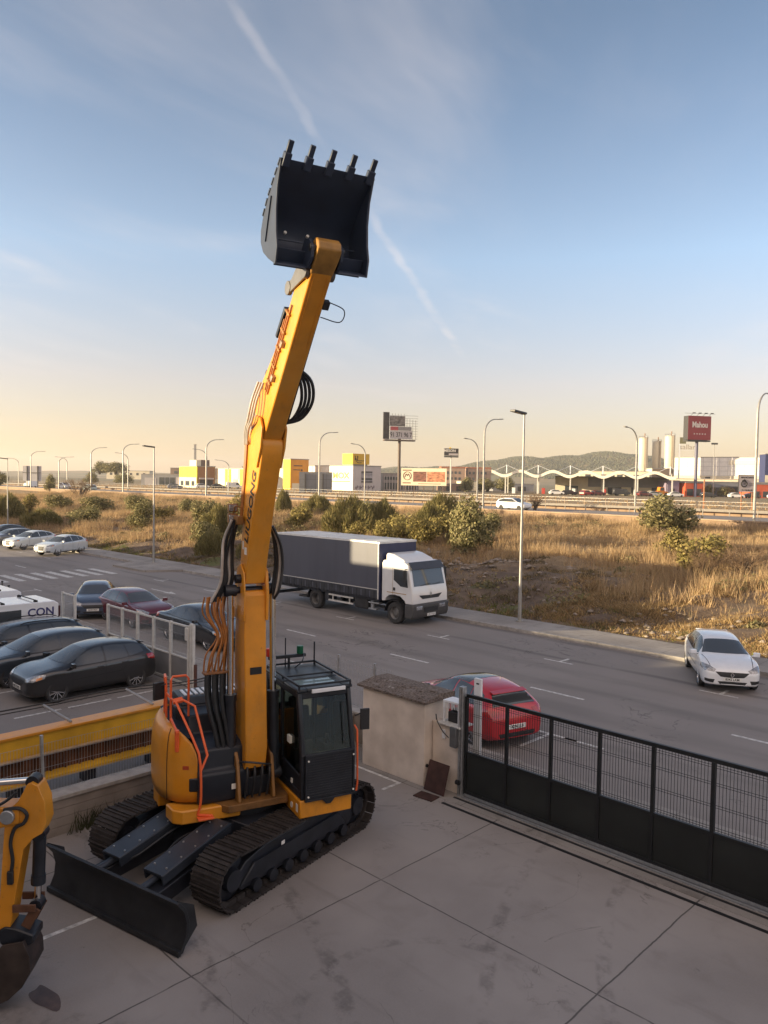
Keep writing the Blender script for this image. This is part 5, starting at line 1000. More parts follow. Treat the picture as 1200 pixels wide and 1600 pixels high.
# ------------------------------------------------------------------ curtain-sided lorry
def lorry():
    t = thing('lorry', 'white lorry with a dark blue curtain sided box parked across the street', 'lorry', Wp(-17.85, 13.84), A)
    wp = paint('lorry_white', (.70, .70, .70), 0, .35); cur = mat('curtain_blue', (.078, .082, .105), .42, 0, .10, .8, bump=.35, bscale=1.1, stretch=(2.2, 1, .25)); dk = mat('skirt_dark', (.030, .032, .04), .6, 0, .2, 3)
    zb, zt = 1.05, 3.62; xa, xb = -4.85, 2.80; w = 1.25
    b = MB(); b.box(xa, -w, zb, xb-.03, w, zt-.06); bx = b.build('box_body', cur, t, bevel=.015)
    b = MB(); b.box(xb-.03, -w, zb-.1, xb+.04, w, zt-.02); b.build('bulkhead', mat('bulkhead_blue', (.03, .036, .085), .45, 0, .1, 2), t, bevel=.02)
    b = MB(); b.box(xa-.02, -w-.012, zt-.06, xb+.05, w+.012, zt+.03)
    for k in range(9): x = xa+.6+.85*k; b.box(x, -w+.02, zt+.03, x+.05, w-.02, zt+.05)
    b.build('roof', mat('roof_white', (.62, .62, .60), .5, 0, .15, 2), t, smooth=0)
    b = MB()
    for x in (xa, xb-.04):
        for s in (-1, 1): b.box(x-.02, s*w-.02 if s < 0 else s*w, zb-.05, x+.05, s*w if s < 0 else s*w+.02, zt-.06)
    for s in (-1, 1): b.box(xa, s*(w+.004)-.008, zb+.38, xb, s*(w+.004)+.008, zb+.41)
    b.build('corner_post', 'offwhite', t, smooth=0)
    for s in (-1, 1):
        b = MB()
        for k in range(13): x = xa+.10+.585*k; b.box(x, s*w-.012, zb-.02, x+.50, s*w+.012, zb+.36)
        b.box(xa+.1, s*w-.010, zb+.3, xb-.1, s*w+.010, zb+.355); b.build('curtain_skirt', dk, t, bevel=.01)
    for s in (-1, 1):
        b = MB(); x = xa+.36; b.box(x-.012, s*(w+.016)-.006, zb-.14, x+.012, s*(w+.016)+.006, zb+.34); repeat(b.build('strap', 'seam', t, smooth=0), [(.585*k, 0, 0) for k in range(1, 13)])
    b = MB(); b.box(xa+.1, -.45, .72, 4.3, .45, 1.0); b.box(xa, -w+.05, .9, xb, w-.05, 1.05); b.box(xa-.02, -1.1, .42, xa+.1, 1.1, .58); b.build('chassis', 'mach_black', t, smooth=0)
    for s in (-1, 1):
        b = MB(); b.box(-.75, s*1.14-.03, .52, 1.0, s*1.14+.03, .60); b.box(-.75, s*1.14-.03, .80, 1.0, s*1.14+.03, .88); b.box(-.5, s*1.12-.02, .5, -.44, s*1.12+.02, 1.0); b.box(.7, s*1.12-.02, .5, .76, s*1.12+.02, 1.0); b.build('side_guard', 'offwhite', t, smooth=0)
        b = MB(); b.box(1.1, min(s*.6, s*1.16), .42, 2.0, max(s*.6, s*1.16), .98); b.build('fuel_tank', mat('tank_dark', (.05, .05, .052), .4, .4, .2, 3), t, bevel=.06)
        b = MB(); b.box(2.05, min(s*.9, s*1.15), .45, 2.55, max(s*.9, s*1.15), .52); b.box(2.05, min(s*.9, s*1.15), .75, 2.75, max(s*.9, s*1.15), .82); b.cyl((2.2, s*1.0, .52), (2.2, s*1.0, .95), .10, 12); b.build('step', 'steel', t, bevel=.01)
        b = MB(); b.box(-3.0, min(s*.5, s*1.2), .48, -2.2-.1, max(s*.5, s*1.2), .55); b.build('mud_flap', 'rubber', t)
        b = MB(); b.box(-.95-.1, min(s*.6, s*1.14), .5, -.85-.1+.2, max(s*.6, s*1.14), 1.0); b.build('locker', dk, t, bevel=.02)
        for x in (3.78, -1.72):
            R = .49; q = MB(); y = s*1.04; hub = -.06 if x < 0 else .05
            q.lathe([(.28, -.13), (.30, -.15), (R-.05, -.15), (R, -.11), (R, .11), (R-.05, .15), (.30, .15), (.28, .13)], (x, y, R), 'y', 30); wh = q.build('wheel', 'rubber', t)
            q = MB(); q.lathe([(.0, (.02+hub)*s), (.10, (.02+hub)*s), (.12, hub*s-.0), (.22, hub*s-.03*s), (.27, .11*s), (.30, .13*s)], (x, y, R), 'y', 24)
            for k in range(10): a = .628*k; q.cyl((x+.16*math.cos(a), y+s*hub, R+.16*math.sin(a)), (x+.16*math.cos(a), y+s*(hub+.03), R+.16*math.sin(a)), .016, 6)
            q.build('rim', mat('truck_rim', (.16, .155, .15), .5, .4, .2, 6), wh)
            q = MB(); pts = [(x+(R+.10)*math.cos(a), 0, R+(R+.10)*math.sin(a)) for a in np.linspace(.05, math.pi-.05, 14)]
            for p, r in zip(pts, pts[1:]): q.bar((p[0], s*1.06, p[2]), (r[0], s*1.06, r[2]), .36, .02, (0, 0, 1) if abs(p[0]-x) < .4 else (1, 0, 0))
            q.build('mudguard', 'plastic', t)
    # cab
    cw = 1.20
    b = MB(); b.prism([(2.95, 1.05), (2.95, 2.72), (3.05, 2.86), (4.40, 2.80), (4.58, 2.70), (4.80, 1.80), (4.88, 1.45), (4.90, .98), (4.42, .98), (4.36, 1.12), (4.15, 1.26), (3.78, 1.31), (3.42, 1.26), (3.22, 1.12), (3.18, .98), (2.95, .98)], 'y', -cw, cw); cab = b.build('cab', wp, t, bevel=.07, seg=3)
    b = MB(); b.prism([(3.0, 2.78), (3.0, 3.08), (3.1, 3.17), (3.5, 3.12), (4.1, 2.92), (4.25, 2.76)], 'y', -1.0, 1.0); b.build('roof_deflector', wp, t, bevel=.09, seg=3)
    b = MB(); b.add([(4.50, -1.1, 2.84), (4.50, 1.1, 2.84), (4.74, 1.1, 2.52), (4.74, -1.1, 2.52), (4.44, -1.1, 2.80), (4.44, 1.1, 2.80), (4.66, 1.1, 2.50), (4.66, -1.1, 2.50)], [(0,1,2,3),(7,6,5,4),(0,4,5,1),(3,2,6,7),(0,3,7,4),(1,5,6,2)]); b.build('sun_visor', mat('visor_dark', (.05, .05, .055), .3), t, bevel=.01)
    def fxz(z): return 4.58+(2.70-z)*(.22/.90)
    b = MB(); b.poly([(fxz(1.78)+.012, -1.04, 1.78), (fxz(1.78)+.012, 1.04, 1.78), (fxz(2.62)+.012, 1.0, 2.62), (fxz(2.62)+.012, -1.0, 2.62)]); b.build('windscreen', 'glass', cab, smooth=0)
    for s in (-1, 1):
        b = MB(); y = s*(cw+.006); b.poly([(3.72, y, 2.50), (4.42, y, 2.48), (4.52, y, 2.2), (4.60, y, 1.72), (4.15, y, 1.74), (3.72, y, 2.0)]); b.build('side_window', 'glass', cab, smooth=0)
        b = MB(); b.box(3.65, y-.003, 1.32, 3.66, y+.003, 2.55); b.box(3.3, y-.003, 1.40, 4.5, y+.003, 1.43); b.build('panel_gap', mat('trim_tan', (.35, .20, .06), .6), cab, smooth=0)
        b = MB(); b.box(3.70, min(y, y+s*.02), 1.52, 3.82, max(y, y+s*.02), 1.66); b.build('door_handle', 'plastic', cab)
        b = MB(); b.box(4.50, s*1.36-.10, 1.95, 4.58, s*1.36+.10, 2.5); b.tube([(4.5, s*1.2, 2.55), (4.54, s*1.36, 2.55), (4.54, s*1.36, 2.45)], .02, 6); b.tube([(4.5, s*1.2, 1.85), (4.54, s*1.34, 1.9)], .02, 6); b.build('wing_mirror', 'plastic', t, bevel=.03)
        b = MB(); b.box(4.86, s*.78-.2, .72, 4.955, s*.78+.2, .90); b.build('headlight', 'lamp', t, bevel=.03)
        b = MB(); b.box(4.80, s*1.12-.08, .72, 4.93, s*1.12+.09, .88); b.build('indicator', 'lamp_amber', t, bevel=.03)
    b = MB(); b.prism([(4.42, .98), (4.93, .98), (4.95, .55), (4.85, .34), (4.42, .34)], 'y', -1.22, 1.22); b.build('bumper', mat('bumper_grey', (.060, .058, .058), .55, 0, .1, 5), t, bevel=.05)
    b = MB(); b.box(4.94, -.45, .62, 4.962, .45, .82); b.prism([(-.72, 1.30), (.72, 1.30), (.80, 1.38), (.5, 1.42), (-.5, 1.42), (-.80, 1.38)], 'x', 4.86, 4.915) if False else b.add([(4.90, -.78, 1.38), (4.905, -.55, 1.20), (4.905, .55, 1.20), (4.90, .78, 1.38), (4.89, .0, 1.34)], [(0, 1, 2, 3, 4)]); b.build('grille', 'plastic', t, smooth=0)
    q = MB(); xx = 4.915; gz = 1.38; q.add([(xx, 0, gz+.12), (xx, .07, gz), (xx, 0, gz-.12), (xx, -.07, gz), (xx, 0, gz+.07), (xx, .036, gz), (xx, 0, gz-.07), (xx, -.036, gz)], [(k, (k+1) % 4, 4+(k+1) % 4, 4+k) for k in range(4)]); q.build('emblem', 'chrome', t, recalc=False)
    b = MB(); b.box(4.95, -.28, .42, 4.975, .28, .54); pl = b.build('number_plate', 'plate', t, bevel=.004); text('lettering', '2917 FGH', .11, frame((4.977, 0, .48), (0, 1, 0), (0, 0, 1)), 'ink', pl, .001)
    b = MB(); b.bar((fxz(1.8)+.03, -.6, 1.80), (fxz(1.85)+.03, .1, 1.86), .02, .02); b.bar((fxz(1.8)+.03, .2, 1.80), (fxz(1.85)+.03, .8, 1.86), .02, .02); b.build('wiper', 'seam', t)
lorry()

# ------------------------------------------------------------------ white vans
def van(label, u, v, words, L=4.4, H=1.83):
    t = thing('delivery_van', label, 'van', Wp(u, v), A-rad(90), 'white vans in the fenced car park'); w = .92; wp = P_['white']
    pr = [(L/2, .45), (L/2-.02, .75), (L/2-.25, .92), (L/2-.85, 1.05), (L/2-1.55, 1.70), (L/2-1.8, H-.03), (L/2-2.2, H), (-L/2+.2, H-.02), (-L/2+.05, H-.12), (-L/2, .9), (-L/2, .35), (L/2-.1, .25)]
    b = MB(); b.prism(pr, 'y', -w, w); b.build('body', wp, t, bevel=.09, seg=4)
    for s in (-1, 1):
        y = s*(w+.004)
        b = MB(); b.poly([(L/2-1.0, y, 1.12), (L/2-1.5, y, 1.58), (L/2-2.05, y, 1.60), (L/2-2.05, y, 1.12)]); b.build('side_window', 'glass', t, smooth=0)
        b = MB(); b.poly([(L/2-2.15, y, 1.12), (L/2-2.15, y, 1.60), (L/2-3.0, y, 1.60), (L/2-3.0, y, 1.12)]); b.build('side_window', 'glass', t, smooth=0)
        b = MB(); b.box(-L/2-.01, s*w-.06, .9, -L/2+.07, s*w+.012, 1.62); b.build('tail_light', mat('tail_dark', (.05, .012, .014), .2), t, bevel=.02)
        for x in (L/2-.9, -L/2+.75): wheel_parts(t, x, s*(w-.09), s, .32, 'plain')
        if words: text('lettering', words, .40, frame((-L/2+.70, s*(w+.008), 1.44), (-s, 0, 0), (0, 0, 1)), 'ink_blue', t, .003, .008, 1.05)
    b = MB(); b.poly([(L/2-.9, -.75, 1.10), (L/2-.9, .75, 1.10), (L/2-1.52, .70, 1.68), (L/2-1.52, -.70, 1.68)]); ws = b.build('windscreen', 'glass', t, smooth=0); ws.location = (.03, 0, .03)
    for x in (-.2, -1.35):
        b = MB(); b.bar((x, -.85, H+.05), (x, .85, H+.05), .05, .03)
        for s in (-1, 1): b.box(x-.06, s*.80-.06, H-.05, x+.06, s*.80+.06, H+.05)
        b.build('roof_bar', 'seam', t, bevel=.01)
    for s, x in ((1, L/2+.0), (-1, -L/2-.012)): b = MB(); b.box(x, -.26, .5, x+.012, .26, .61); b.build('number_plate', 'plate', t)
van('white van with roof bars and dark blue letters parked beside the black estate', -19.85, -2.62, 'CON')
van('second white van, farther away, only its rear roof showing behind the lettered one', -22.6, -2.95, '', H=1.95)

# ------------------------------------------------------------------ small excavator at the left edge
def small_excavator():
    t = thing('small_excavator', 'smaller yellow excavator at the left edge resting its bucket on the yard', 'excavator', (-4.55, 9.2, 0), rad(4))
    Y = M['yellow']; K = M['mach_black']
    def Z(zx, zy): return ((zx/4-600)/129.+4.55+.02, 6.5-((1200+zy/4)-741)/129.)
    arm = [Z(*p) for p in ((60,330),(90,240),(140,195),(170,140),(192,92),(222,78),(262,100),(300,195),(312,330),(285,400),(230,432),(172,500),(128,760),(108,890),(88,1012),(8,1012),(12,960),(22,890))]
    b = MB(); b.prism(arm, 'y', -.13, .13); ar = b.build('arm', Y, t, bevel=.018)
    p = Z(85, 282); b = MB(); b.cyl((p[0], -.20, p[1]), (p[0], .20, p[1]), .085, 18); b.build('pin', 'steel', ar, bevel=.01)
    b = MB(); b.tube(spline([(q[0], -.15, q[1]) for q in [Z(*k) for k in ((60,240),(150,232),(198,270),(180,325),(125,360),(100,450),(112,560),(98,660))]]), .022, 8); b.build('arm_hose', 'hose', ar)
    p = Z(98, 670); b = MB(); b.obox((p[0], -.15, p[1]), (.07, .05, .16)); b.build('hose_bracket', 'plastic', ar, bevel=.01)
    a, c = Z(250, 420), Z(232, 880); rod_cyl(t, (a[0], 0, a[1]), (c[0], 0, c[1]), .70, .075, .04, 'bucket_cylinder')
    rust = mat('link_rust', (.12, .055, .03), .7, .2, .3, 6)
    for s in (-1, 1):
        b = MB(); q, w = Z(110, 868), Z(250, 868); b.bar((q[0], .15*s, q[1]), (w[0], .15*s, w[1]), .09, .03, (0, 1, 0)); q, w = Z(245, 880), Z(180, 1000); b.bar((q[0], .11*s, q[1]), (w[0], .11*s, w[1]), .12, .03, (0, 1, 0)); b.build('bucket_link', rust, t, bevel=.006)
    b = MB(); hi = [Z(*k) for k in ((5,1020),(60,985),(150,1000),(240,1040),(238,1090),(180,1120),(40,1100))]; b.prism(hi, 'y', -.16, .16); b.build('quick_hitch', K, t, bevel=.02)
    # bucket: shell swept from the hitch round to the teeth
    sh = [Z(*k) for k in ((185,1060),(225,1160),(230,1250),(180,1350),(95,1430),(5,1470),(-80,1478))]; inn = [Z(*k) for k in ((170,1085),(205,1170),(208,1245),(160,1335),(85,1408),(0,1445),(-80,1458))]
    b = MB(); b.prism(sh+inn[::-1], 'y', -.21, .21); bk = b.build('bucket', mat('bucket_dark', (.045, .030, .026), .6, .2, .5, 4, bump=.1), t, bevel=.006)
    for s in (-1, 1):
        b = MB(); b.prism(sh+[Z(-60, 1380), Z(20, 1130), Z(60, 1080)], 'y', s*.21-.012, s*.21+.012); b.build('side_plate', mat('bucket_side_rust', (.05, .036, .030), .6, .2, .45, 4), bk, bevel=.004)
    for k in range(4): b = MB(); q = Z(-60, 1485); b.bar((q[0]+.02, -.15+.10*k, q[1]), (q[0]-.2, -.15+.10*k, q[1]-.015), .07, .035); b.build('tooth', 'steel', bk)
    # boom and its arm cylinder, running out of the picture to the machine
    p = Z(85, 282); bo = [(p[0]+.13, p[1]+.10), (p[0]+.13, p[1]-.10), (p[0]-.4, p[1]-.22), (p[0]-1.3, p[1]-.35), (p[0]-2.2, p[1]-.70), (p[0]-3.0, p[1]-1.45), (p[0]-3.2, p[1]-1.35), (p[0]-2.6, p[1]-.45), (p[0]-1.7, p[1]+.10), (p[0]-.5, p[1]+.12)]
    for s in (-1, 1): pass
    b = MB(); b.prism(bo, 'y', -.15, .15); b.build('boom', Y, t, bevel=.02)
    c = Z(215, 92); rod_cyl(t, (c[0]-2.1, 0, c[1]-.14), (c[0], 0, c[1]+.01), .52, .075, .045, 'arm_cylinder')
    b = MB(); b.tube(spline([(c[0]-.5, -.12, c[1]-.30), (c[0]-.3, -.14, c[1]-.2), (c[0]-.15, -.14, c[1]-.08)]), .018, 8); b.tube(spline([(p[0]-1.2, -.17, p[1]-.02), (p[0]-.5, -.17, p[1]+.16), (p[0]-.1, -.17, p[1]+.12)]), .02, 8); b.build('boom_hose', 'hose', t)
    ox = p[0]-3.9
    for s in (-1, 1):
        b = MB(); pts = [(ox+x, z) for x, z in ((-1.1, .04), (1.0, .04), (1.25, .18), (1.3, .36), (1.15, .56), (.95, .62), (-1.05, .62), (-1.3, .45), (-1.3, .2))]; b.prism(pts, 'y', s*.85-.22, s*.85+.22); b.build('track', 'shoe', t, bevel=.03)
    b = MB(); b.box(ox-.9, -.6, .35, ox+.9, .6, .8); b.build('car_body', K, t, bevel=.03)
    b = MB(); b.prism([(ox-1.2, -.7), (ox-1.0, -1.05), (ox+.9, -1.05), (ox+.9, 1.05), (ox-1.0, 1.05), (ox-1.2, .7)], 'z', .85, 1.55); b.build('upper_body', Y, t, bevel=.05)
    b = MB(); b.prism([(ox-.5, 1.55), (ox+.85, 1.55), (ox+.8, 2.6), (ox-.4, 2.65)], 'y', .05, 1.0); b.build('cab', 'glass', t, bevel=.03)
    b = MB(); b.box(ox-.45, .02, 2.62, ox+.85, 1.03, 2.70); b.build('cab_roof', K, t, bevel=.03)
small_excavator()
# ------------------------------------------------------------------ vegetation
def leaf_mat(name, cols, rough=.85, trans=.25):
    if name in MATS: return MATS[name]
    m = bpy.data.materials.new(name); nt, n, l, p = nt_of(m); MATS[name] = m; p.inputs['Roughness'].default_value = rough; p.inputs['Specular IOR Level'].default_value = .25
    g = n.new('ShaderNodeNewGeometry'); r = n.new('ShaderNodeValToRGB'); e = r.color_ramp.elements
    for i, c in enumerate(cols):
        if i < 2: e[i].position = i/(len(cols)-1); e[i].color = c4(c)
        else: q = e.new(i/(len(cols)-1)); q.color = c4(c)
    for i, c in enumerate(cols): e[i].position = i/(len(cols)-1); e[i].color = c4(c)
    l.new(g.outputs['Random Per Island'], r.inputs[0]); l.new(r.outputs[0], p.inputs['Base Color'])
    t = n.new('ShaderNodeBsdfTranslucent'); l.new(r.outputs[0], t.inputs[0]); mx = n.new('ShaderNodeMixShader'); mx.inputs[0].default_value = trans
    out = n['Material Output']; l.new(p.outputs[0], mx.inputs[1]); l.new(t.outputs[0], mx.inputs[2]); l.new(mx.outputs[0], out.inputs[0]); return m
M['olive_leaf'] = leaf_mat('olive_leaf', [(.11, .11, .045), (.19, .175, .075), (.28, .245, .115), (.36, .31, .16)])
M['broom_leaf'] = leaf_mat('broom_leaf', [(.12, .115, .04), (.18, .165, .06), (.25, .21, .085), (.31, .25, .11)])
M['scrub_leaf'] = leaf_mat('scrub_leaf', [(.16, .14, .045), (.24, .20, .065), (.33, .26, .10), (.21, .175, .06)])
M['twig'] = leaf_mat('twig', [(.13, .085, .055), (.20, .135, .085), (.26, .185, .12)], trans=.1)
M['dry_grass'] = leaf_mat('dry_grass', [(.34, .22, .115), (.46, .32, .18), (.54, .40, .24), (.40, .265, .14), (.38, .30, .155)], trans=.3)
M['straw'] = leaf_mat('straw', [(.30, .20, .09), (.46, .34, .18), (.24, .15, .07), (.38, .26, .12)], trans=.2)
M['green_grass'] = leaf_mat('green_grass', [(.095, .125, .020), (.15, .185, .035), (.20, .21, .05)], trans=.3)
M['bark'] = mat('bark', (.085, .062, .045), .9, 0, .3, 8)
def np_mesh(name, V, F, m):
    me = bpy.data.meshes.new(name); nv, nf, k = len(V), len(F), F.shape[1]
    me.vertices.add(nv); me.vertices.foreach_set('co', V.astype(np.float32).ravel()); me.loops.add(nf*k); me.loops.foreach_set('vertex_index', F.astype(np.int32).ravel())
    me.polygons.add(nf); me.polygons.foreach_set('loop_start', np.arange(0, nf*k, k, dtype=np.int32)); me.polygons.foreach_set('loop_total', np.full(nf, k, np.int32)); me.update(calc_edges=True); me.materials.append(m if not isinstance(m, str) else M[m]); return me
def leaves(P, N, size, r, asp=.55):
    """quads centred at P, facing roughly N"""
    k = len(P); a = r.normal(size=(k, 3)); t = np.cross(N, a); t /= np.linalg.norm(t, axis=1)[:, None]+1e-9; b = np.cross(N, t); s = size*r.uniform(.6, 1.4, (k, 1))
    V = np.stack([P-t*s*.5, P-b*s*asp*.5, P+t*s*.5, P+b*s*asp*.5], 1).reshape(-1, 3); return V, np.arange(4*k).reshape(k, 4)
def blades(P, D, h, w, r):
    k = len(P); s = np.cross(D, r.normal(size=(k, 3))); s /= np.linalg.norm(s, axis=1)[:, None]+1e-9; T = P+D*h[:, None]; Q = w[:, None]*s*.5
    return np.stack([P-Q, P+Q, T], 1).reshape(-1, 3), np.arange(3*k).reshape(k, 3)
def crown_mesh(kind, seed):
    """unit shrub: radius about 1, height about 1.7; uneven lobes with gaps"""
    r = np.random.default_rng(seed)
    if kind in ('olive', 'scrub'):
        nl = 15 if kind == 'olive' else 11; c = []; 
        for i in range(nl):
            a = r.uniform(0, 6.28); d = r.uniform(0, .66); c.append((d*math.cos(a), d*math.sin(a), r.uniform(.35, 1.35)*(1-.45*d)+.05, r.uniform(.24, .46)))
        n = 4600 if kind == 'olive' else 2600; c = np.array(c); i = r.choice(nl, n, p=c[:, 3]**2/np.sum(c[:, 3]**2)); N = r.normal(size=(n, 3)); N /= np.linalg.norm(N, axis=1)[:, None]
        rad_ = c[i, 3]*np.cbrt(r.uniform(.25, 1.15, n))*(1+.25*np.sin(N[:, 0]*9+i)*np.sin(N[:, 2]*8)); P = c[i, :3]+N*rad_[:, None]; keep = P[:, 2] > .03; P, N = P[keep], N[keep]
        V, F = leaves(P, N+r.normal(scale=.6, size=N.shape), .085 if kind == 'olive' else .10, r); return V, F
    if kind == 'broom':
        n = 9000; a = r.uniform(0, 6.28, n); d = np.sqrt(r.uniform(0, 1, n)); lump = 1+.22*np.sin(a*3+seed)+.16*np.sin(a*7+2*seed); x, y = d*np.cos(a)*lump*.72, d*np.sin(a)*lump*.72
        z = r.uniform(0, 1, n)**.6*(1.25-.75*d**2)*(1+.12*np.sin(x*9)*np.cos(y*8)); P = np.stack([x, y, z], 1); D = np.stack([x*.55, y*.55, .9+.2*r.random(n)], 1)+r.normal(scale=.22, size=(n, 3)); D /= np.linalg.norm(D, axis=1)[:, None]
        return blades(P, D, r.uniform(.08, .26, n), r.uniform(.018, .042, n), r)
    if kind == 'bare':
        P = []; D = []; h = []; w = []
        def grow(p, d, L, wd, lv):
            P.append(p); D.append(d); h.append(L); w.append(wd)
            if lv == 0: return
            for _ in range(5 if lv > 1 else 6):
                q = p+d*L*r.uniform(.3, .98); e = d+r.normal(scale=.42, size=3); e[2] += .12; e /= np.linalg.norm(e); grow(q, e, L*r.uniform(.42, .7), wd*.55, lv-1)
        for k in range(16):
            a = r.uniform(0, 6.28); d = np.array([math.cos(a)*.42, math.sin(a)*.42, 1.]); d /= np.linalg.norm(d); grow(np.array([math.cos(a)*.2*r.random(), math.sin(a)*.2*r.random(), 0.]), d, r.uniform(.6, 1.1), .045, 3)
        return blades(np.array(P), np.array(D), np.array(h), np.array(w), r)
CROWN = {}
LEAFM = dict(olive='olive_leaf', scrub='scrub_leaf', broom='broom_leaf', bare='twig')
def stem_mesh(seed):
    rr = random.Random(seed); b = MB()
    for k in range(5): a = rr.uniform(0, 6.28); b.tube(spline([(0.05*math.cos(a), .05*math.sin(a), -.1), (.15*math.cos(a), .15*math.sin(a), .35), (.4*math.cos(a), .4*math.sin(a), .8)], 3), [.05]*3+[.035]*3+[.015], 6)
    o = b.build('stem', 'bark'); me = o.data; bpy.data.objects.remove(o); return me
for kd in LEAFM:
    for s in range(3):
        V, F = crown_mesh(kd, 20+s*7+len(kd)); CROWN[kd, s] = (np_mesh('foliage', V, F, LEAFM[kd]), stem_mesh(s))
KIND = dict(olive=('olive_shrub', 'shrub'), broom=('broom_bush', 'bush'), scrub=('scrub_bush', 'bush'), bare=('bare_shrub', 'shrub'))
def shrub(kind, u, v, w, h, label, z=None, var=None):
    var = (int(abs(u*3+v*5)) % 3) if var is None else var; t = site_thing(KIND[kind][0], label, KIND[kind][1], u, v, (terrain(u, v) if z is None else z)-.05, (u*37+v*11) % 360, 'shrubs on the rough ground beyond the street')
    f = bpy.data.objects.new('foliage', CROWN[kind, var][0]); s = bpy.data.objects.new('stem', CROWN[kind, var][1])
    for o in (f, s): COL.objects.link(o); o.parent = t
    t.scale = (w/2, w/2, h/(1.5 if kind != 'bare' else 1.9)); return t
SHR = [
 ('olive',-24.0,30.7,4.3,3.6,'large rounded pale green olive shrub between the lorry and the nearest slim lamp post'), ('olive',-17.8,48.6,5.7,3.6,'large dark green olive shrub standing alone above the white hatchback'),
 ('broom',-38.5,32.5,5.4,3.9,'big dark broom bush directly above the lorry box'), ('broom',-36.8,34.8,4.0,3.5,'dark broom bush close to the right of the big one above the lorry'), ('broom',-38.0,44.2,5.2,3.5,'smooth dark green dome of broom behind the pale olive shrub'),
 ('scrub',-29.0,31.5,3.0,2.5,'yellow green scrub touching the left side of the pale olive shrub'), ('scrub',-31.5,31.8,3.1,2.3,'yellow green scrub between lorry box and pale olive shrub'), ('scrub',-31.3,29.6,2.8,1.7,'low yellowish scrub right behind the front of the lorry box'),
 ('broom',-64.0,45.3,2.0,3.0,'narrow dark bush close to the right side of the excavator boom'), ('broom',-49.3,26.7,3.6,2.9,'dark green bush close to the left side of the excavator boom'), ('olive',-63.4,26.6,3.2,2.4,'grey green shrub left of the second lamp post'),
 ('olive',-80.2,35.1,3.7,2.5,'grey green shrub behind the one left of the second lamp post'), ('olive',-74.4,38.7,2.9,2.0,'small grey green shrub below the yellow store'), ('olive',-72.2,24.3,3.8,2.2,'olive shrub on the grass above the silvery SUV'),
 ('olive',-88.6,33.5,4.2,2.2,'broad olive shrub below the leafless brown tree'), ('olive',-97.2,32.3,3.7,2.2,'olive shrub below the dark roadside tree'), ('scrub',-93.6,26.6,3.0,2.3,'tan scrub near the left edge below the blank sign'),
 ('broom',-91.0,23.1,4.2,3.3,'dark shaded bush at the left edge behind the parked SUVs'), ('broom',-78.1,22.4,4.5,2.0,'low dark bush behind the white SUVs'),
 ('scrub',-8.1,31.7,3.9,2.4,'feathery yellow green shrub above the white hatchback'), ('scrub',-11.5,35.8,3.1,1.8,'yellow green shrub in front of the large dark olive shrub'), ('bare',-5.3,30.4,3.4,2.5,'tall brown leafless brush at the right edge'), ('bare',-6.9,29.6,2.6,2.1,'brown leafless brush beside the feathery shrub'),
 ('broom',-41.2,20.6,3.2,2.2,'dark shaded bush right of the second lamp post, left of the boom'), ('broom',-36.6,21.2,2.6,1.9,'shaded bush hidden partly by the excavator boom'), ('scrub',-34.5,31.2,3.0,2.0,'low scrub in the gap behind the lorry roof, left of the yellow green pair'), ('scrub',-40.8,33.2,3.2,2.3,'yellowish scrub at the left foot of the big dark broom'), ('broom',-33.4,37.2,4.2,3.1,'dark broom between the twin dark bushes and the green dome'), ('scrub',-27.0,33.6,3.0,2.1,'scrub just right of the pale olive shrub'), ('scrub',-35.4,40.2,4.0,2.7,'tall scrub behind the dark broom, left of the green dome'), ('broom',-43.6,36.2,3.6,2.8,'dark broom above the tail of the lorry'),
 ('scrub',-36.2,31.0,2.8,1.8,'low scrub straight above the middle of the lorry roof'), ('scrub',-33.0,33.4,3.4,2.4,'olive brown scrub between the dark brooms and the yellow green pair'), ('olive',-42.2,38.8,4.0,2.9,'grey green shrub behind the dark broom above the lorry tail'), ('scrub',-30.4,35.6,3.6,2.4,'olive brown scrub behind the pale olive shrub, below the green dome'), ('broom',-45.0,40.5,3.8,2.6,'dark bush farthest left behind the lorry, right of the boom'), ('olive',-28.6,38.6,3.2,2.4,'grey shrub just behind the right shoulder of the pale olive shrub'), ('scrub',-53.0,30.2,3.4,2.3,'olive brown scrub below left of the hose bracket on the boom'), ('olive',-58.0,31.5,3.8,2.6,'rounded olive shrub between the second lamp post and the boom'), ('scrub',-66.5,30.0,3.4,2.0,'tan scrub left of the grey green shrub by the second lamp post'), ('scrub',-70.0,44.0,4.4,2.4,'wide tan scrub far up the field below the yellow store'), ('broom',-56.0,44.0,4.0,2.6,'dark bush far up the field, left of the boom'),
 ('bare',-127.9,48.6,7.0,4.7,'large leafless brown tree by the motorway'), ('olive',-162.1,57.0,3.3,3.6,'small dark tree standing by the motorway barrier'), ('bare',-44.7,70.2,3.0,2.8,'leafless brush beside the speeding white car'), ('bare',-42.4,54.1,2.2,2.0,'small leafless brush below the speeding white car'),
 ('scrub',-57.5,37.0,3.6,2.2,'tan green scrub left of the boom on the grass'), ('scrub',-45.8,32.8,2.8,2.5,'pale scrub between boom and lorry box'), ('olive',-46.6,23.3,2.3,2.1,'small olive shrub right of the shaded bush by the boom'), ('scrub',-3.4,37.5,2.6,1.9,'pale scrub at the right edge beyond the brush')]
for k, u, v, w, h, lab in SHR: shrub(k, u, v, w*(1.2 if -110 < u < -45 else 1), h*(1.12 if -110 < u < -45 else 1), lab, var=1 if u == -17.8 else None)
_r = random.Random(12)
for i in range(0):
    pass
def clump_noise(u, v): return np.sin(u*.61+1.7*np.sin(v*.37))*np.sin(v*.83+1.1*np.sin(u*.29))+.5*np.sin(u*1.7+v*1.3)*np.sin(v*2.1-u*.9)
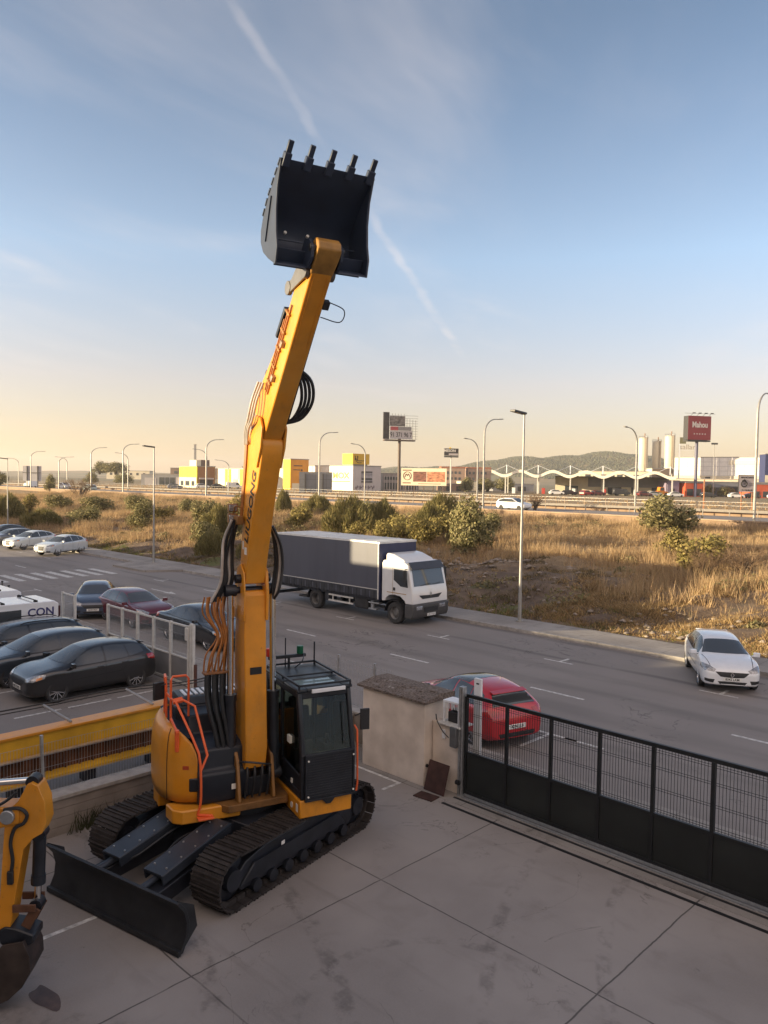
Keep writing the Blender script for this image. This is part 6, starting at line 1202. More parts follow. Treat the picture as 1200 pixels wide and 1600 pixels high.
def site_stuff(name, V, F, m, label, cat):
    me = np_mesh(name, V, F, m); o = bpy.data.objects.new(name, me); COL.objects.link(o); o.location = SITE; o.rotation_euler = (0, 0, A); prop(o, label, cat, kind='stuff'); return o
def terr_np(u, v):
    z = np.interp(v, _TV, _TZ); amp = np.clip((v-17.8)/3, 0, 1)*np.clip((57-v)/3, 0, 1); return z+amp*(.16*np.sin(u*.45+v*.31)+.13*np.sin(u*.83-v*.57+1.3)+.10*np.sin(u*1.9+2*np.sin(v*.7)))
def grass(name, n, ub, vb, dens, hr, wr, m, label, lean=.28, seed=1, tuft=6):
    r = np.random.default_rng(seed); k = n//tuft; u = r.uniform(*ub, k); v = r.uniform(*vb, k); keep = r.random(k) < dens(u, v); u, v = u[keep], v[keep]; k = len(u); hh = r.uniform(*hr, k)*(.75+.35*np.clip(clump_noise(u*.7+9, v*.7), -1, 1))
    u = np.repeat(u, tuft); v = np.repeat(v, tuft); h = np.repeat(hh, tuft)*r.uniform(.6, 1.1, k*tuft); u = u+r.normal(scale=.07, size=u.size); v = v+r.normal(scale=.07, size=v.size)
    D = np.stack([r.normal(scale=lean, size=u.size), r.normal(scale=lean, size=u.size), np.ones(u.size)], 1); D /= np.linalg.norm(D, axis=1)[:, None]; P = np.stack([u, v, terr_np(u, v)-.06], 1)
    V, F = blades(P, D, h, r.uniform(*wr, u.size), r); return site_stuff(name, V, F, m, label, 'grass')
def right_lit(u, v): return np.clip((u+11.5)/2.5, 0, 1)*np.clip((v-18)/1.5, 0, 1)
grass('dry_grass', 900000, (-150, 14), (20, 56.3), lambda u, v: np.clip(np.clip((v-27.0-1.5*np.sin(u*.3))/3, .0, 1)+.9*np.clip((-u-44)/5, 0, 1)*np.clip((v-19.5)/2, 0, 1)+.55*right_lit(u, v)*np.clip((v-22)/3, 0, 1), .0, 1)*np.clip(.70+.5*clump_noise(u, v), .16, 1), (.55, 1.3), (.018, .045), 'dry_grass', 'tall dry golden grass covering the rough ground between street and motorway')
grass('dead_weeds', 640000, (-150, 14), (17.8, 34), lambda u, v: np.clip(.35+.75*clump_noise(u*1.6, v*1.6), .10, 1)*(.22+.78*np.clip(right_lit(u, v)*1.6, 0, 1)), (.15, .55), (.025, .06), 'straw', 'short dead straw weeds on the bank above the pavement', .75, 2)
M['bank_weed'] = leaf_mat('bank_weed', [(.11, .08, .045), (.17, .125, .07), (.09, .085, .04), (.22, .16, .09)], trans=.15)
grass('bank_weeds', 150000, (-60, -6), (17.8, 30), lambda u, v: np.clip(.45+.7*clump_noise(u*1.3+4, v*1.3), .05, 1), (.12, .42), (.025, .06), 'bank_weed', 'low brown weeds on the dark bank behind the pavement', .7, 6)
grass('mound_straw', 170000, (-12.5, 9), (18.4, 27.5), lambda u, v: np.clip((u+12)/2, 0, 1)*np.clip(.6+.6*clump_noise(u*2.3, v*2.1), .15, 1), (.12, .42), (.025, .06), 'straw', 'matted bleached straw on the sunlit mound behind the white hatchback', .95, 9)
grass('green_verge', 130000, (-80, 14), (17.7, 21.5), lambda u, v: np.clip(1.2-(v-17.7)/2.6, 0, 1)*np.clip(np.exp(-((u+6.8)/3.6)**2)+.8*np.exp(-((u+1.)/2.)**2)*.6+np.exp(-((u+52)/6)**2)+.5*np.exp(-((u+16)/4)**2)+.10, 0, 1)*np.clip(.6+.7*clump_noise(u*2, v*2), 0, 1), (.10, .34), (.02, .04), 'green_grass', 'fresh green weeds along the edge of the pavement', .5, 3)
grass('far_grass', 60000, (-260, 60), (77.5, 150), lambda u, v: np.clip(.45+.6*clump_noise(u*.4, v*.4), .05, 1), (.4, .9), (.04, .10), 'dry_grass', 'dry grass on the ground beyond the motorway', .4, 4)
def undergrowth():
    r = np.random.default_rng(31); Vs = []; Fs = []; o = 0
    for k in range(520):
        if k < 330: u, v = r.uniform(-120, -42), r.uniform(19.5, 54)
        elif k < 430: u, v = r.uniform(-48, -26), r.uniform(26, 50)
        else: u, v = r.uniform(-26, 12), r.uniform(21, 54)
        if r.random() > .45+.6*float(clump_noise(u*.35+3, v*.4)): continue
        n = int(r.uniform(70, 190)); R = r.uniform(.35, 1.15); N = r.normal(size=(n, 3)); N /= np.linalg.norm(N, axis=1)[:, None]; N[:, 2] = np.abs(N[:, 2])
        P = N*R*np.cbrt(r.uniform(.2, 1.1, (n, 1)))*np.array([1.15, 1.15, .75]); P[:, 0] += R*.5*r.normal(); a, b_ = leaves(P+np.array([u, v, float(terr_np(np.array([u]), np.array([v]))[0])]), N+r.normal(scale=.7, size=N.shape), .15, r); Vs.append(a); Fs.append(b_+o); o += len(a)
    M['undergrowth'] = leaf_mat('undergrowth', [(.13, .125, .055), (.20, .18, .085), (.27, .23, .12), (.17, .13, .07)], trans=.2)
    site_stuff('undergrowth', np.concatenate(Vs), np.concatenate(Fs), 'undergrowth', 'low grey green scrub growing in patches through the dry grass', 'undergrowth')
undergrowth()
def rubble():
    r = np.random.default_rng(8); V = []; F = []; o = 0
    base = np.array([(1,0,0),(-1,0,0),(0,1,0),(0,-1,0),(0,0,.8),(0,0,-.6),(.7,.7,.3),(-.7,.6,.35),(.6,-.7,.3),(-.6,-.7,.2)]); 
    fc = [(4,6,0),(4,2,6),(4,7,2),(4,1,7),(4,9,1),(4,3,9),(4,8,3),(4,0,8),(0,6,5),(6,2,5),(2,7,5),(7,1,5),(1,9,5),(9,3,5),(3,8,5),(8,0,5)]
    for k in range(420):
        if k < 170: u, v = r.normal(-24, 4.5), r.normal(27.6, .9)
        elif k < 300: u, v = r.uniform(-24, -4), r.uniform(18.2, 27)
        else: u, v = r.uniform(-6, 6), r.uniform(18, 23)
        s = r.uniform(.05, .17)*(1.5 if k < 170 else 1); z = float(terr_np(np.array([u]), np.array([v]))[0]); P = base*s*r.uniform(.7, 1.3, base.shape)*np.array([1.3, 1, .75]); a = r.uniform(0, 6.28)
        P = P@np.array([[math.cos(a), math.sin(a), 0], [-math.sin(a), math.cos(a), 0], [0, 0, 1]]); V.append(P+np.array([u, v, z+s*.2])); F += [tuple(i+o for i in f) for f in fc]; o += len(base)
    me = np_mesh('rubble', np.concatenate(V), np.array(F), mat('rubble_stone', (.26, .215, .175), .9, 0, .35, 1.5)); ob = bpy.data.objects.new('rubble', me); COL.objects.link(ob); ob.location = SITE; ob.rotation_euler = (0, 0, A); prop(ob, 'pale stones and rubble strewn over the dark bank', 'rubble', kind='stuff')
rubble()
# ------------------------------------------------------------------ street lamps and the motorway
def led_lamp(u, v, h, label, z=.13):
    t = site_thing('street_lamp', label, 'street lamp', u, v, z, 0, 'tall street lamps along the pavement')
    b = MB(); b.tube([(0, 0, 0), (0, 0, 1.3), (0, 0, 1.32), (0, 0, h)], [.085, .085, .07, .042], 12); b.cyl((0, 0, 0), (0, 0, .06), .16, 14); b.build('pole', 'lamp_post', t)
    b = MB(); b.box(-.045, -.02, .5, .045, .095, .9) if False else b.bar((0, .02, h+.02), (-.05, -.85, h+.10), .30, .09); b.bar((0, .05, h-.02), (0, -.10, h+.04), .10, .10); b.build('lamp_head', 'lamp_head', t, bevel=.02)
    b = MB(); b.bar((-.02, -.28, h+.005), (-.05, -.80, h+.052), .22, .02); b.build('lens', 'lamp', t); return t
led_lamp(-10.25, 16.95, 9.45, 'slim grey street lamp standing on the pavement right of the lorry')
led_lamp(-42.2, 16.2, 8.5, 'slim grey street lamp on the pavement by the zebra crossing, left of the boom')
led_lamp(-81.7, 19.8, 8.0, 'slim grey street lamp at the left edge behind the parked SUVs', .2)
def arc_lamp():
    t = site_thing('motorway_lamp', '', 'street lamp', 0, 0, 0, 0, 'curved lamps along the motorway')
    b = MB(); p = [(0, 0, -.6), (0, 0, 8.6), (0, 0, 10.2)]+[(0, 2.2-2.2*math.cos(a), 10.2+2.05*math.sin(a)) for a in np.linspace(.15, 1.52, 9)]; p += [(0, 2.7, 12.28)]
    n = len(p); b.tube(p, [.12-.065*i/(n-1) for i in range(n)], 10); b.build('pole', 'lamp_post', t)
    b = MB(); b.bar((0, 2.5, 12.27), (0, 3.35, 12.36), .30, .13); b.build('lamp_head', mat('lamp_head_grey', (.22, .21, .20), .5), t, bevel=.03); return t
LMP = [(-43.5, 57.9, 1, 'curved motorway lamp nearest the slim lamp right of the lorry'), (-72.1, 57.9, 1, 'curved motorway lamp just right of the excavator boom'), (-100.8, 57.9, 1, 'curved motorway lamp in front of the yellow store'), (-129.9, 57.9, 1, 'curved motorway lamp standing left of the second slim lamp, arm to the right'),
 (-143.7, 57.9, 1, 'curved motorway lamp just right of the leafless brown tree'), (-175.3, 57.9, 1, 'curved motorway lamp in front of the blank grey sign'), (-14.1, 57.9, 1, 'curved motorway lamp at the right picture edge'), (-159.5, 57.9, 1, 'curved motorway lamp at the small dark tree'),
 (-59.1, 77, -1, 'curved motorway lamp with its arm to the left beside the small dark sign'), (-34.6, 77, -1, 'curved motorway lamp with its arm to the left in front of the pale silos'), (-82.7, 77, -1, 'curved motorway lamp with its arm to the left in front of the white hall'), (-130.7, 77, -1, 'curved motorway lamp with its arm to the left behind the one at the yellow store'),
 (-122.6, 77, -1, 'low looking far lamp with its arm to the left, above the striped hall'), (-165.3, 77, -1, 'curved far lamp with its arm to the left, close beside a nearer lamp'), (-200.1, 77, -1, 'curved far lamp right of the small dark tree, arm to the left'), (-235.2, 77, -1, 'curved far lamp left of the blank grey sign, arm to the left')]
lamp0 = arc_lamp()
for i, (u, v, s, lab) in enumerate(LMP):
    t = lamp0 if i == 0 else copy_tree(lamp0); t.location = Wp(u, v, 3.0 if u != -14.1 else 3.0); t.rotation_euler = (0, 0, A+(0 if s > 0 else math.pi)); t['label'] = lab
    t.scale = (1, 1, (.873, .823, .80, .79, .754, .73, .954, .61, .78, .84, .76, .756, .567, .73, .68, .677)[i])
def motorway():
    structure((lambda b: b.box(-700, 58.6, 2.7, 300, 76.4, 3.03))(MB()).build('motorway', 'asphalt', smooth=0, loc=SITE, rz=A))
    for v, lab, h in ((57.0, 'long tan concrete wall along the near side of the motorway', .72), (77.6, 'tan concrete wall along the far side of the motorway', .5)):
        t = site_thing('motorway_wall', lab, 'wall', -100, v, 3.0 if v > 60 else 2.75)
        cm = mat('tan_concrete', (.27, .185, .12), .85, 0, .16, .6, bump=.1, bscale=3)
        b = MB()
        for k in range(90): x = -560+8*k; b.box(x, -.15, -.8, x+7.97, .15, h-.12)
        b.build('wall_panel', cm, t, smooth=0); b = MB(); b.box(-560, -.24, h-.12, 160, .24, h); b.build('coping', mat('tan_coping', (.34, .245, .165), .8, 0, .1, .8), t, smooth=0)
    t = site_thing('guard_rail', 'thin steel guard rail on posts in front of the far motorway wall', 'guard rail', -100, 76.2, 3.03)
    b = MB(); b.box(-500, -.03, .45, 150, .03, .75); b.build('rail', mat('dull_rail', (.20, .18, .16), .7, .2), t, smooth=0); b = MB()
    b.box(0, -.04, 0, .1, .04, .7); repeat(b.build('post', mat('dull_rail', (.20, .18, .16)), t, smooth=0), [(-160+3*k, 0, 0) for k in range(95)])
    t = site_thing('field_fence', 'thin wire fence on posts along the far edge of the motorway', 'fence', -60, 84, 3.0); b = MB()
    b.box(0, -.03, 0, .06, .03, 1.5); repeat(b.build('post', mat('fence_post', (.30, .22, .15), .8), t, smooth=0), [(-200+3.2*k, 0, 0) for k in range(95)]); b = MB()
    for z in (.5, 1.0, 1.45): b.box(-200, -.008, z, 130, .008, z+.016)
    b.build('wire', 'steel', t, smooth=0)
motorway()

# ------------------------------------------------------------------ far cars: one small body, windows and wheels
def far_car(label, X, Y, z, rz, pm, kind='car', group='cars far off by the station and the stores'):
    t = thing('far_car', label, 'car', (X, Y, z), rz, group); s = 1.0
    pr = [(2.15, .35), (2.15, .72), (1.95, .86), (1.1, 1.0), (.3, 1.46), (-.9, 1.5), (-1.75, 1.3), (-2.1, .95), (-2.12, .4), (-1.9, .22), (1.9, .22)] if kind == 'car' else [(2.5, .4), (2.5, .95), (1.9, 1.15), (1.3, 1.95), (-2.4, 2.1), (-2.5, .4)]
    b = MB(); b.prism(pr, 'y', -.86, .86); b.build('body', pm, t, bevel=.10)
    b = MB()
    for sd_ in (-1, 1):
        y = .868*sd_
        if kind == 'car': b.add([(1.0, y, 1.0), (.28, y, 1.38), (-.9, y, 1.41), (-1.6, y, 1.24), (-1.7, y, 1.02)], [(0, 1, 2, 3, 4)])
        else: b.add([(1.75, y, 1.2), (1.3, y, 1.8), (.6, y, 1.82), (.6, y, 1.2)], [(0, 1, 2, 3)])
    if kind == 'car': b.add([(1.12, -.66, 1.02), (1.12, .66, 1.02), (.34, .6, 1.465), (.34, -.6, 1.465)], [(0, 1, 2, 3)]); b.add([(-1.80, -.6, 1.29), (-1.80, .6, 1.29), (-2.13, .66, .98), (-2.13, -.66, .98)], [(0, 1, 2, 3)])
    b.build('windows', 'glass', t, smooth=0, recalc=False)
    for x in (1.35, -1.3):
        for sd_ in (-1, 1): b = MB(); b.cyl((x, .70*sd_, .31), (x, .88*sd_, .31), .31, 14); b.build('wheel', 'rubber', t)
    return t
def tpaint(n, c): return mat('far_'+n, c, .3, 0, .03, 2, coat=.6)
_w, _d, _r_, _m = tpaint('white', (.7, .7, .7)), tpaint('dark', (.03, .03, .035)), tpaint('red', (.35, .02, .02)), tpaint('maroon', (.16, .03, .03)); _s = tpaint('silver', (.4, .41, .42))
for lab, X, Y, z, a, pm, kd in [
 ('white car at the left end of the row in front of the petrol station', 49.5, 221, 3, 0, _w, 'car'), ('dark car second in the row in front of the petrol station', 53.5, 222, 3, 10, _d, 'car'), ('bright red car in the row in front of the petrol station', 57.5, 219, 3, 40, _r_, 'car'), ('dark red car just right of the bright red one by the station', 61.5, 221, 3, 20, _m, 'car'),
 ('dark van in the row in front of the petrol station', 68.5, 222, 3, 0, _d, 'van'), ('maroon car right of the dark van by the station', 74.0, 219, 3, 15, _m, 'car'), ('silver car left of the orange store', 78.5, 223, 3, 5, _s, 'car'), ('white car in front of the orange store', 81.5, 215, 3, 5, _w, 'car'),
 ('dark car under the large red sign', 91.0, 216, 3, 0, _d, 'car'), ('white car in front of the dark shed right of the red sign', 98.0, 214, 3, 0, _w, 'car'), ('dark car beside the white one right of the red sign', 103.0, 215, 3, 0, _d, 'car'), ('white car behind the grey sign with an emblem', 108.0, 212, 3, 8, _w, 'car'), ('white car at the far right edge beyond the grey sign', 113.5, 214, 3, 0, _w, 'car'),
 ('white car parked before the yellow store', -57.0, 240, 3, 30, _w, 'car'), ('white van parked before the striped hall', -48.0, 245, 3, 20, _w, 'van'), ('dark car parked before the striped hall', -52.5, 243, 3, 25, _d, 'car'), ('dark blue car on the grass edge left of the lamp by the yellow store', -60.5, 222, 3, 20, tpaint('blue', (.05, .06, .12)), 'car')]: far_car(lab, X, Y, z, rad(a), pm, kd)
for lab, u, v, h, pm, kd in [('white car driving along the motorway behind the slim street lamp', -45.8, 67.2, 0, _w, 'car'), ('pale green car driving along the motorway at the small dark tree', -155.0, 62.6, 180, tpaint('pale_green', (.40, .48, .46)), 'car'), ('white car driving along the motorway below the blank grey sign', -187.5, 71, 0, _w, 'car'), ('white van on the motorway at the left edge', -197, 66, 180, _w, 'van')]:
    p = Wp(u, v, 3.03); far_car(lab, p.x, p.y, p.z, A+rad(h), pm, kd, 'traffic on the motorway')

# ------------------------------------------------------------------ far buildings and signs
def block(name, label, cat, X, Y, z, rz, lf, ll, h, mf, ml=None, roofm=None, parapet=.25):
    """near corner at the origin; front runs along +x, lit left side along +y"""
    t = thing(name, label, cat, (X, Y, z), rad(rz)); b = MB(); b.box(0, .0, -1.5, lf, ll, h); b.build('wall', mf, t, smooth=0)
    if ml: b = MB(); b.box(-.06, .05, -1.5, -.003, ll-.05, h-.02); b.build('side_wall', ml, t, smooth=0)
    b = MB(); b.box(-.12, -.12, h, lf+.12, ll+.12, h+parapet); b.build('roof', roofm or mat('roof_grey', (.30, .28, .26), .8), t, smooth=0); return t
def front_boxes(t, nm, rects, m, y=-.08, d=.07):
    for x0, z0, x1, z1 in rects: b = MB(); b.box(x0, y, z0, x1, y+d, z1); b.build(nm, m, t, smooth=0)
def side_boxes(t, nm, rects, m, x=-.14, d=.07):
    for y0, z0, y1, z1 in rects: b = MB(); b.box(x, y0, z0, x+d, y1, z1); b.build(nm, m, t, smooth=0)
yel = mat('facade_yellow', (.72, .50, .02), .6, 0, .06, .5); yel2 = mat('facade_bright_yellow', (.76, .66, .03), .6, 0, .05, .5); org = mat('facade_orange', (.62, .27, .03), .6, 0, .08, .5); cream = mat('facade_cream', (.66, .60, .46), .7, 0, .08, .4); wht = facade('facade_white', (.62, .60, .56), 4., 3.); lil = mat('facade_lilac', (.52, .47, .46), .7, 0, .08, .4); grd = mat('facade_grey', (.26, .26, .27), .7, 0, .1, .5); darkw = mat('facade_dark', (.05, .045, .045), .6, 0, .3, .6); win = M['glass']
t = block('yellow_store', 'bright yellow box store with a pale lower half, left of the boom', 'store', -61.0, 250, 3, 40, 6.5, 13, 6.9, yel2, yel2)
side_boxes(t, 'lower_panel', [(.05, 0, 12.9, 3.4)], cream, -.2, .1); side_boxes(t, 'window', [(1.5, .6, 3.5, 2.2), (5, .6, 8, 2.2), (9.5, .6, 11.5, 2.2)], win, -.27); front_boxes(t, 'shaded_front', [(.2, 0, 6.4, 6.85)], mat('facade_shade_brown', (.30, .15, .07), .7), -.10, .08); front_boxes(t, 'door', [(1, 0, 3, 2.6), (3.6, 0, 5.6, 2.6)], darkw, -.18); front_boxes(t, 'awning', [(.6, 2.8, 5.8, 3.3)], lil, -.5, .4)  # whole front coloured brown for the shade on its unlit face
b = MB(); b.box(3, 3, 7.1, 6, 8, 9.2); b.build('plant_room', mat('plant_brown', (.16, .11, .09), .7), t, smooth=0); b = MB(); b.box(1.2, 3.0, 7.15, 2.9, 7.9, 9.1); b.build('plant_room', cream, t, smooth=0)
t = block('striped_hall', 'long hall striped white and yellow behind the yellow store', 'hall', -33.5, 256, 2.8, 40, 9, 46, 7.0, lil, cream)
side_boxes(t, 'yellow_bay', [(5, .0, 9, 6.8), (15, .0, 19, 6.8), (25, 0, 29, 6.8), (36, 0, 40, 6.8)], yel2, -.3, .25); side_boxes(t, 'grey_bay', [(20, 3.4, 24.5, 6.8), (30, 3.4, 34, 6.8)], lil, -.2, .15); side_boxes(t, 'door', [(10, 0, 13, 3), (21, 0, 24, 3), (31, 0, 34, 3)], grd, -.2, .15); b = MB(); b.box(2, 8, 7.2, 3.2, 9.6, 7.9); repeat(b.build('roof_unit', 'lamp_head', t, smooth=0), [(0, 11, 0), (0, 22, 0)])
t = block('mast', 'slim grey mast behind the yellow store', 'mast', -74.4, 300, 3, 0, .7, .7, 16, grd)
t = block('orange_tower', 'square orange and yellow sign tower right beside the boom', 'tower', -30.0, 245, 2.6, 38, 6.8, 4.5, 10.0, org, yel2)
front_boxes(t, 'lower_band', [(.6, .3, 5.4, 2.4)], cream); front_boxes(t, 'sign_bar', [(1.2, 7.9, 4.4, 8.15), (1.0, 6.6, 3.6, 6.8), (3.9, 6.3, 4.5, 6.9)], darkw)
t = block('white_hall', 'large white hall with a yellow sign box on its roof', 'hall', -9.75, 238, 2.7, 40, 11.2, 27, 8.0, lil, facade('facade_white_side', (.66, .64, .58), 500., 3.))
front_boxes(t, 'poster', [(3.2, 3.2, 7.6, 6.2)], mat('poster_grey', (.30, .28, .30), .6, 0, .5, .8)); front_boxes(t, 'poster_frame', [(3.2, 6.0, 7.6, 6.4), (3.2, 2.9, 7.6, 3.3), (3.3, 3.7, 7.5, 4.3)], darkw, -.14); front_boxes(t, 'graffiti', [(1+.55*k, .8+.35*(k % 3), 1.35+.55*k, 1.6+.35*(k % 2)) for k in range(14)], mat('graffiti', (.16, .13, .15), .7, 0, .6, 3), -.1, .09)
text('lettering', 'MOX', 2.6, frame((-.10, 6.2, 4.9), (0, -1, 0), (0, 0, 1)), mat('sign_gold', (.52, .36, .10), .6), t, .03, .06, 1.45)
side_boxes(t, 'sign_line', [(1.5, 3.0, 11, 3.3)], mat('sign_brown', (.42, .24, .12), .7)); side_boxes(t, 'pilaster', [(y, 0, y+.3, 8) for y in (11.5, 17, 22, 26)], cream)
t = thing('roof_sign', 'yellow cube sign with dark script on the roof of the white hall', 'sign', (-9.9, 238.6, 10.95), rad(40)); b = MB(); b.box(0, 0, .3, 6.6, 5.4, 3.6); b.build('box', mat('sign_yellow_shade', (.66, .40, .03), .6), t, smooth=0); b = MB(); b.box(-.06, .1, .3, -.004, 5.3, 3.6); b.build('side_panel', yel2, t, smooth=0)  # left face coloured brighter for the sun on it, the rest darker
b = MB(); b.box(.3, .3, 0, 6, 5, .3); b.build('support', grd, t, smooth=0)
b = MB(); b.tube([(.9, -.05, 1.5), (.9, -.05, 2.9)], .12, 6); b.tube(spline([(1.45, -.05, 1.9), (.95, -.05, 2.15), (1.5, -.05, 1.5), (1.8, -.05, 1.8), (1.95, -.05, 2.7), (1.8, -.05, 2.8), (1.9, -.05, 1.6), (2.4, -.05, 1.45), (4.4, -.05, 1.45)]), .09, 6); b.tube(spline([(1.3, -.05, 1.2), (2.3, -.05, .75), (3.4, -.05, .9)]), .09, 6); b.build('lettering', 'ink', t)
t = block('glass_hall', 'grey glazed hall behind the billboard post', 'hall', -.6, 252, 3, 6, 12, 20, 5.6, mat('facade_mauve', (.30, .26, .25), .6, 0, .2, .6)); front_boxes(t, 'window_strip', [(.3, 3.6, 11.6, 4.6), (.3, .5, 11.6, 2.6)], win); front_boxes(t, 'mullion', [(k*.9+.4, 0, k*.9+.6, 4.8) for k in range(13)], lil, -.16)
t = block('left_store', 'low grey store with a dark showroom left of the yellow store', 'store', -95, 300, 2.6, 2, 17, 14, 4.6, grd); front_boxes(t, 'window', [(7, .4, 9, 3.6), (9.4, .4, 10.8, 3.6), (11.2, .4, 13, 3.6)], win); front_boxes(t, 'shutter', [(1.4, .3, 5.8, 3.4)], mat('shutter', (.40, .38, .38), .6)); front_boxes(t, 'sign_panel', [(13.6, 1, 16.5, 3.6)], lil)
t = block('far_house', 'flat roofed brown house on the skyline left of the yellow store', 'house', -117, 420, 7, 4, 28, 14, 4.2, mat('house_brown', (.24, .17, .13), .8, 0, .2, .4)); front_boxes(t, 'window', [(k*4+2, 1.2, k*4+4, 2.6) for k in range(6)], win)
t = block('far_villa', 'pale low house on the skyline at the left', 'house', -170, 470, 6, 2, 26, 12, 3.6, cream); front_boxes(t, 'window', [(k*4+2, 1, k*4+3.4, 2.4) for k in range(6)], win)
for k, (X, lab) in enumerate(((31, 'red roofed low terrace left of the forest hill, nearest the small dark sign'), (46, 'red roofed low terrace farther right below the forest hill'))):
    t = block('terrace_house', lab, 'house', X, 420+6*k, 6, 3, 13, 10, 7.5, mat('terrace_wall', (.34, .23, .17), .8, 0, .25, .4), None, mat('roof_tile', (.30, .12, .07), .8, 0, .2, .7), .9); front_boxes(t, 'window', [(x*2.2+.6, z, x*2.2+1.8, z+1.4) for x in range(5) for z in (1.2, 4.4)], win)
for X, Y, z, lf, h, lab, m in ((30, 300, 3, 10, 3.4, 'low white shed behind the small dark sign', cream), (41, 290, 3, 16, 2.6, 'low grey shed between small dark sign and petrol station', grd), (20, 270, 3, 9, 2.4, 'low brown shed behind the long car poster', mat('shed_brown', (.28, .19, .14), .8))):
    t = block('low_shed', lab, 'shed', X, Y, z, 8, lf, 8, h, m); front_boxes(t, 'door', [(lf*.2, 0, lf*.4, h*.7), (lf*.6, 0, lf*.8, h*.7)], darkw)
# petrol station with the wave canopy
def station():
    t = thing('petrol_station', 'petrol station with a white canopy rolling in waves', 'petrol station', (32.5, 234, 3), rad(-13)); n = 120; L = 53; vs = []; fs = []; zf = lambda x: 6.3+.75*math.cos(2*math.pi*x/9.6+.6)
    for i in range(n+1):
        x = L*i/n; z = zf(x)
        for y in (0, 15): vs += [(x, y, z), (x, y, z-.25)]
    for i in range(n): a = 4*i; e = a+4; fs += [(a, e, e+2, a+2), (a+1, a+3, e+3, e+1), (a, a+1, e+1, e), (a+2, e+2, e+3, a+3)]
    b = MB(); b.add(vs, fs); b.build('canopy', mat('canopy_grey', (.34, .34, .36), .6, 0, .1, .3), t)
    b = MB(); vs = []; fs = []
    for i in range(n+1):
        x = L*i/n; z = zf(x); vs += [(x, -.18, z+.22), (x, -.18, z-.65), (x, -.02, z+.22), (x, -.02, z-.65)]
    for i in range(n): a = 4*i; e = a+4; fs += [(a, a+1, e+1, e), (a+2, e+2, e+3, a+3), (a, e, e+2, a+2), (a+1, a+3, e+3, e+1)]
    b.add(vs, fs+[(0, 2, 3, 1), (4*n, 4*n+1, 4*n+3, 4*n+2)]); b.build('fascia', mat('fascia_white', (.74, .70, .60), .5), t)
    for k in range(6):
        x = 4.2+9.6*k; b = MB(); b.box(x-.18, 1, -.5, x+.18, 1.4, zf(x)); b.build('column', 'offwhite', t, smooth=0); b = MB(); b.box(x-.18, 12, -.5, x+.18, 12.4, zf(x)); b.build('column', 'offwhite', t, smooth=0)
        b = MB(); b.tube([(x, 6, zf(x)-.2), (x, 6, 8.8)], .14, 8); b.tube([(x, 6, 8.7), (x-4, 6, zf(x-4))], .05, 5); b.tube([(x, 6, 8.7), (x+4, 6, zf(x+4) if x+4 < L else 6)], .05, 5); b.build('mast', 'white', t)
    for k in range(5): b = MB(); x = 6+9*k; b.box(x, 5, -.5, x+1, 6, 1.8); b.build('pump', mat('pump_red', (.40, .05, .04), .5) if k % 2 else M['white'], t, bevel=.05)
station()
t = block('station_shop', 'cream shop building under the right part of the wave canopy', 'shop', 54, 243, 2.8, -13, 34, 16, 5.6, cream); front_boxes(t, 'window', [(16, .3, 20, 3), (23, .3, 24.5, 2.6), (29, .3, 32, 2.8), (3, .3, 7, 2.8)], win); front_boxes(t, 'grey_panel', [(10, 2.6, 33.8, 5.5)], grd, -.12, .1)
t = block('grey_shed', 'long grey shed right of the petrol station', 'shed', 87, 238, 2.8, 3, 34, 14, 4.6, mat('shed_grey', (.21, .21, .23), .7, 0, .1, .4)); front_boxes(t, 'dark_bay', [(10, .2, 13, 3), (15, .2, 18, 3), (20, .2, 24, 3.4)], darkw)
t = block('cream_office', 'cream office block behind the station roof', 'office', 77, 303, 3, -12, 26, 14, 8.2, cream); front_boxes(t, 'window', [(2+3*k, 5.6, 4+3*k, 7) for k in range(8)], win)
t = block('orange_store', 'small store with orange red front beside the dark bushes', 'store', 88.5, 226, 2.9, 6, 5.4, 8, 4.1, mat('store_red', (.55, .10, .04), .6, 0, .1, .5)); front_boxes(t, 'window', [(.5, .4, 2.4, 2.4), (3, .4, 5, 2.4)], win)
t = block('lilac_hut', 'small lilac hut left of the orange red store', 'hut', 83.6, 227, 2.9, 6, 3.6, 6, 4.6, mat('hut_lilac', (.24, .20, .28), .7)); front_boxes(t, 'door', [(1, 0, 2.2, 2.4)], darkw)
t = thing('orange_loader', 'orange construction loader parked between station and small store', 'loader', (80.8, 224, 3), rad(10)); b = MB(); b.prism([(-1.6, .5), (1.6, .5), (1.7, 1.3), (.6, 1.5), (.4, 2.7), (-.9, 2.7), (-1.1, 1.6), (-1.7, 1.5)], 'y', -.8, .8); b.build('body', mat('loader_orange', (.62, .20, .02), .5), t, bevel=.08); b = MB(); b.box(-.8, -.82, 1.7, .3, .82, 2.5); b.build('cab', 'glass', t)
for x in (-1.1, 1.1):
    for s in (-1, 1): b = MB(); b.cyl((x, .7*s, .55), (x, 1.0*s, .55), .55, 14); b.build('wheel', 'rubber', t)
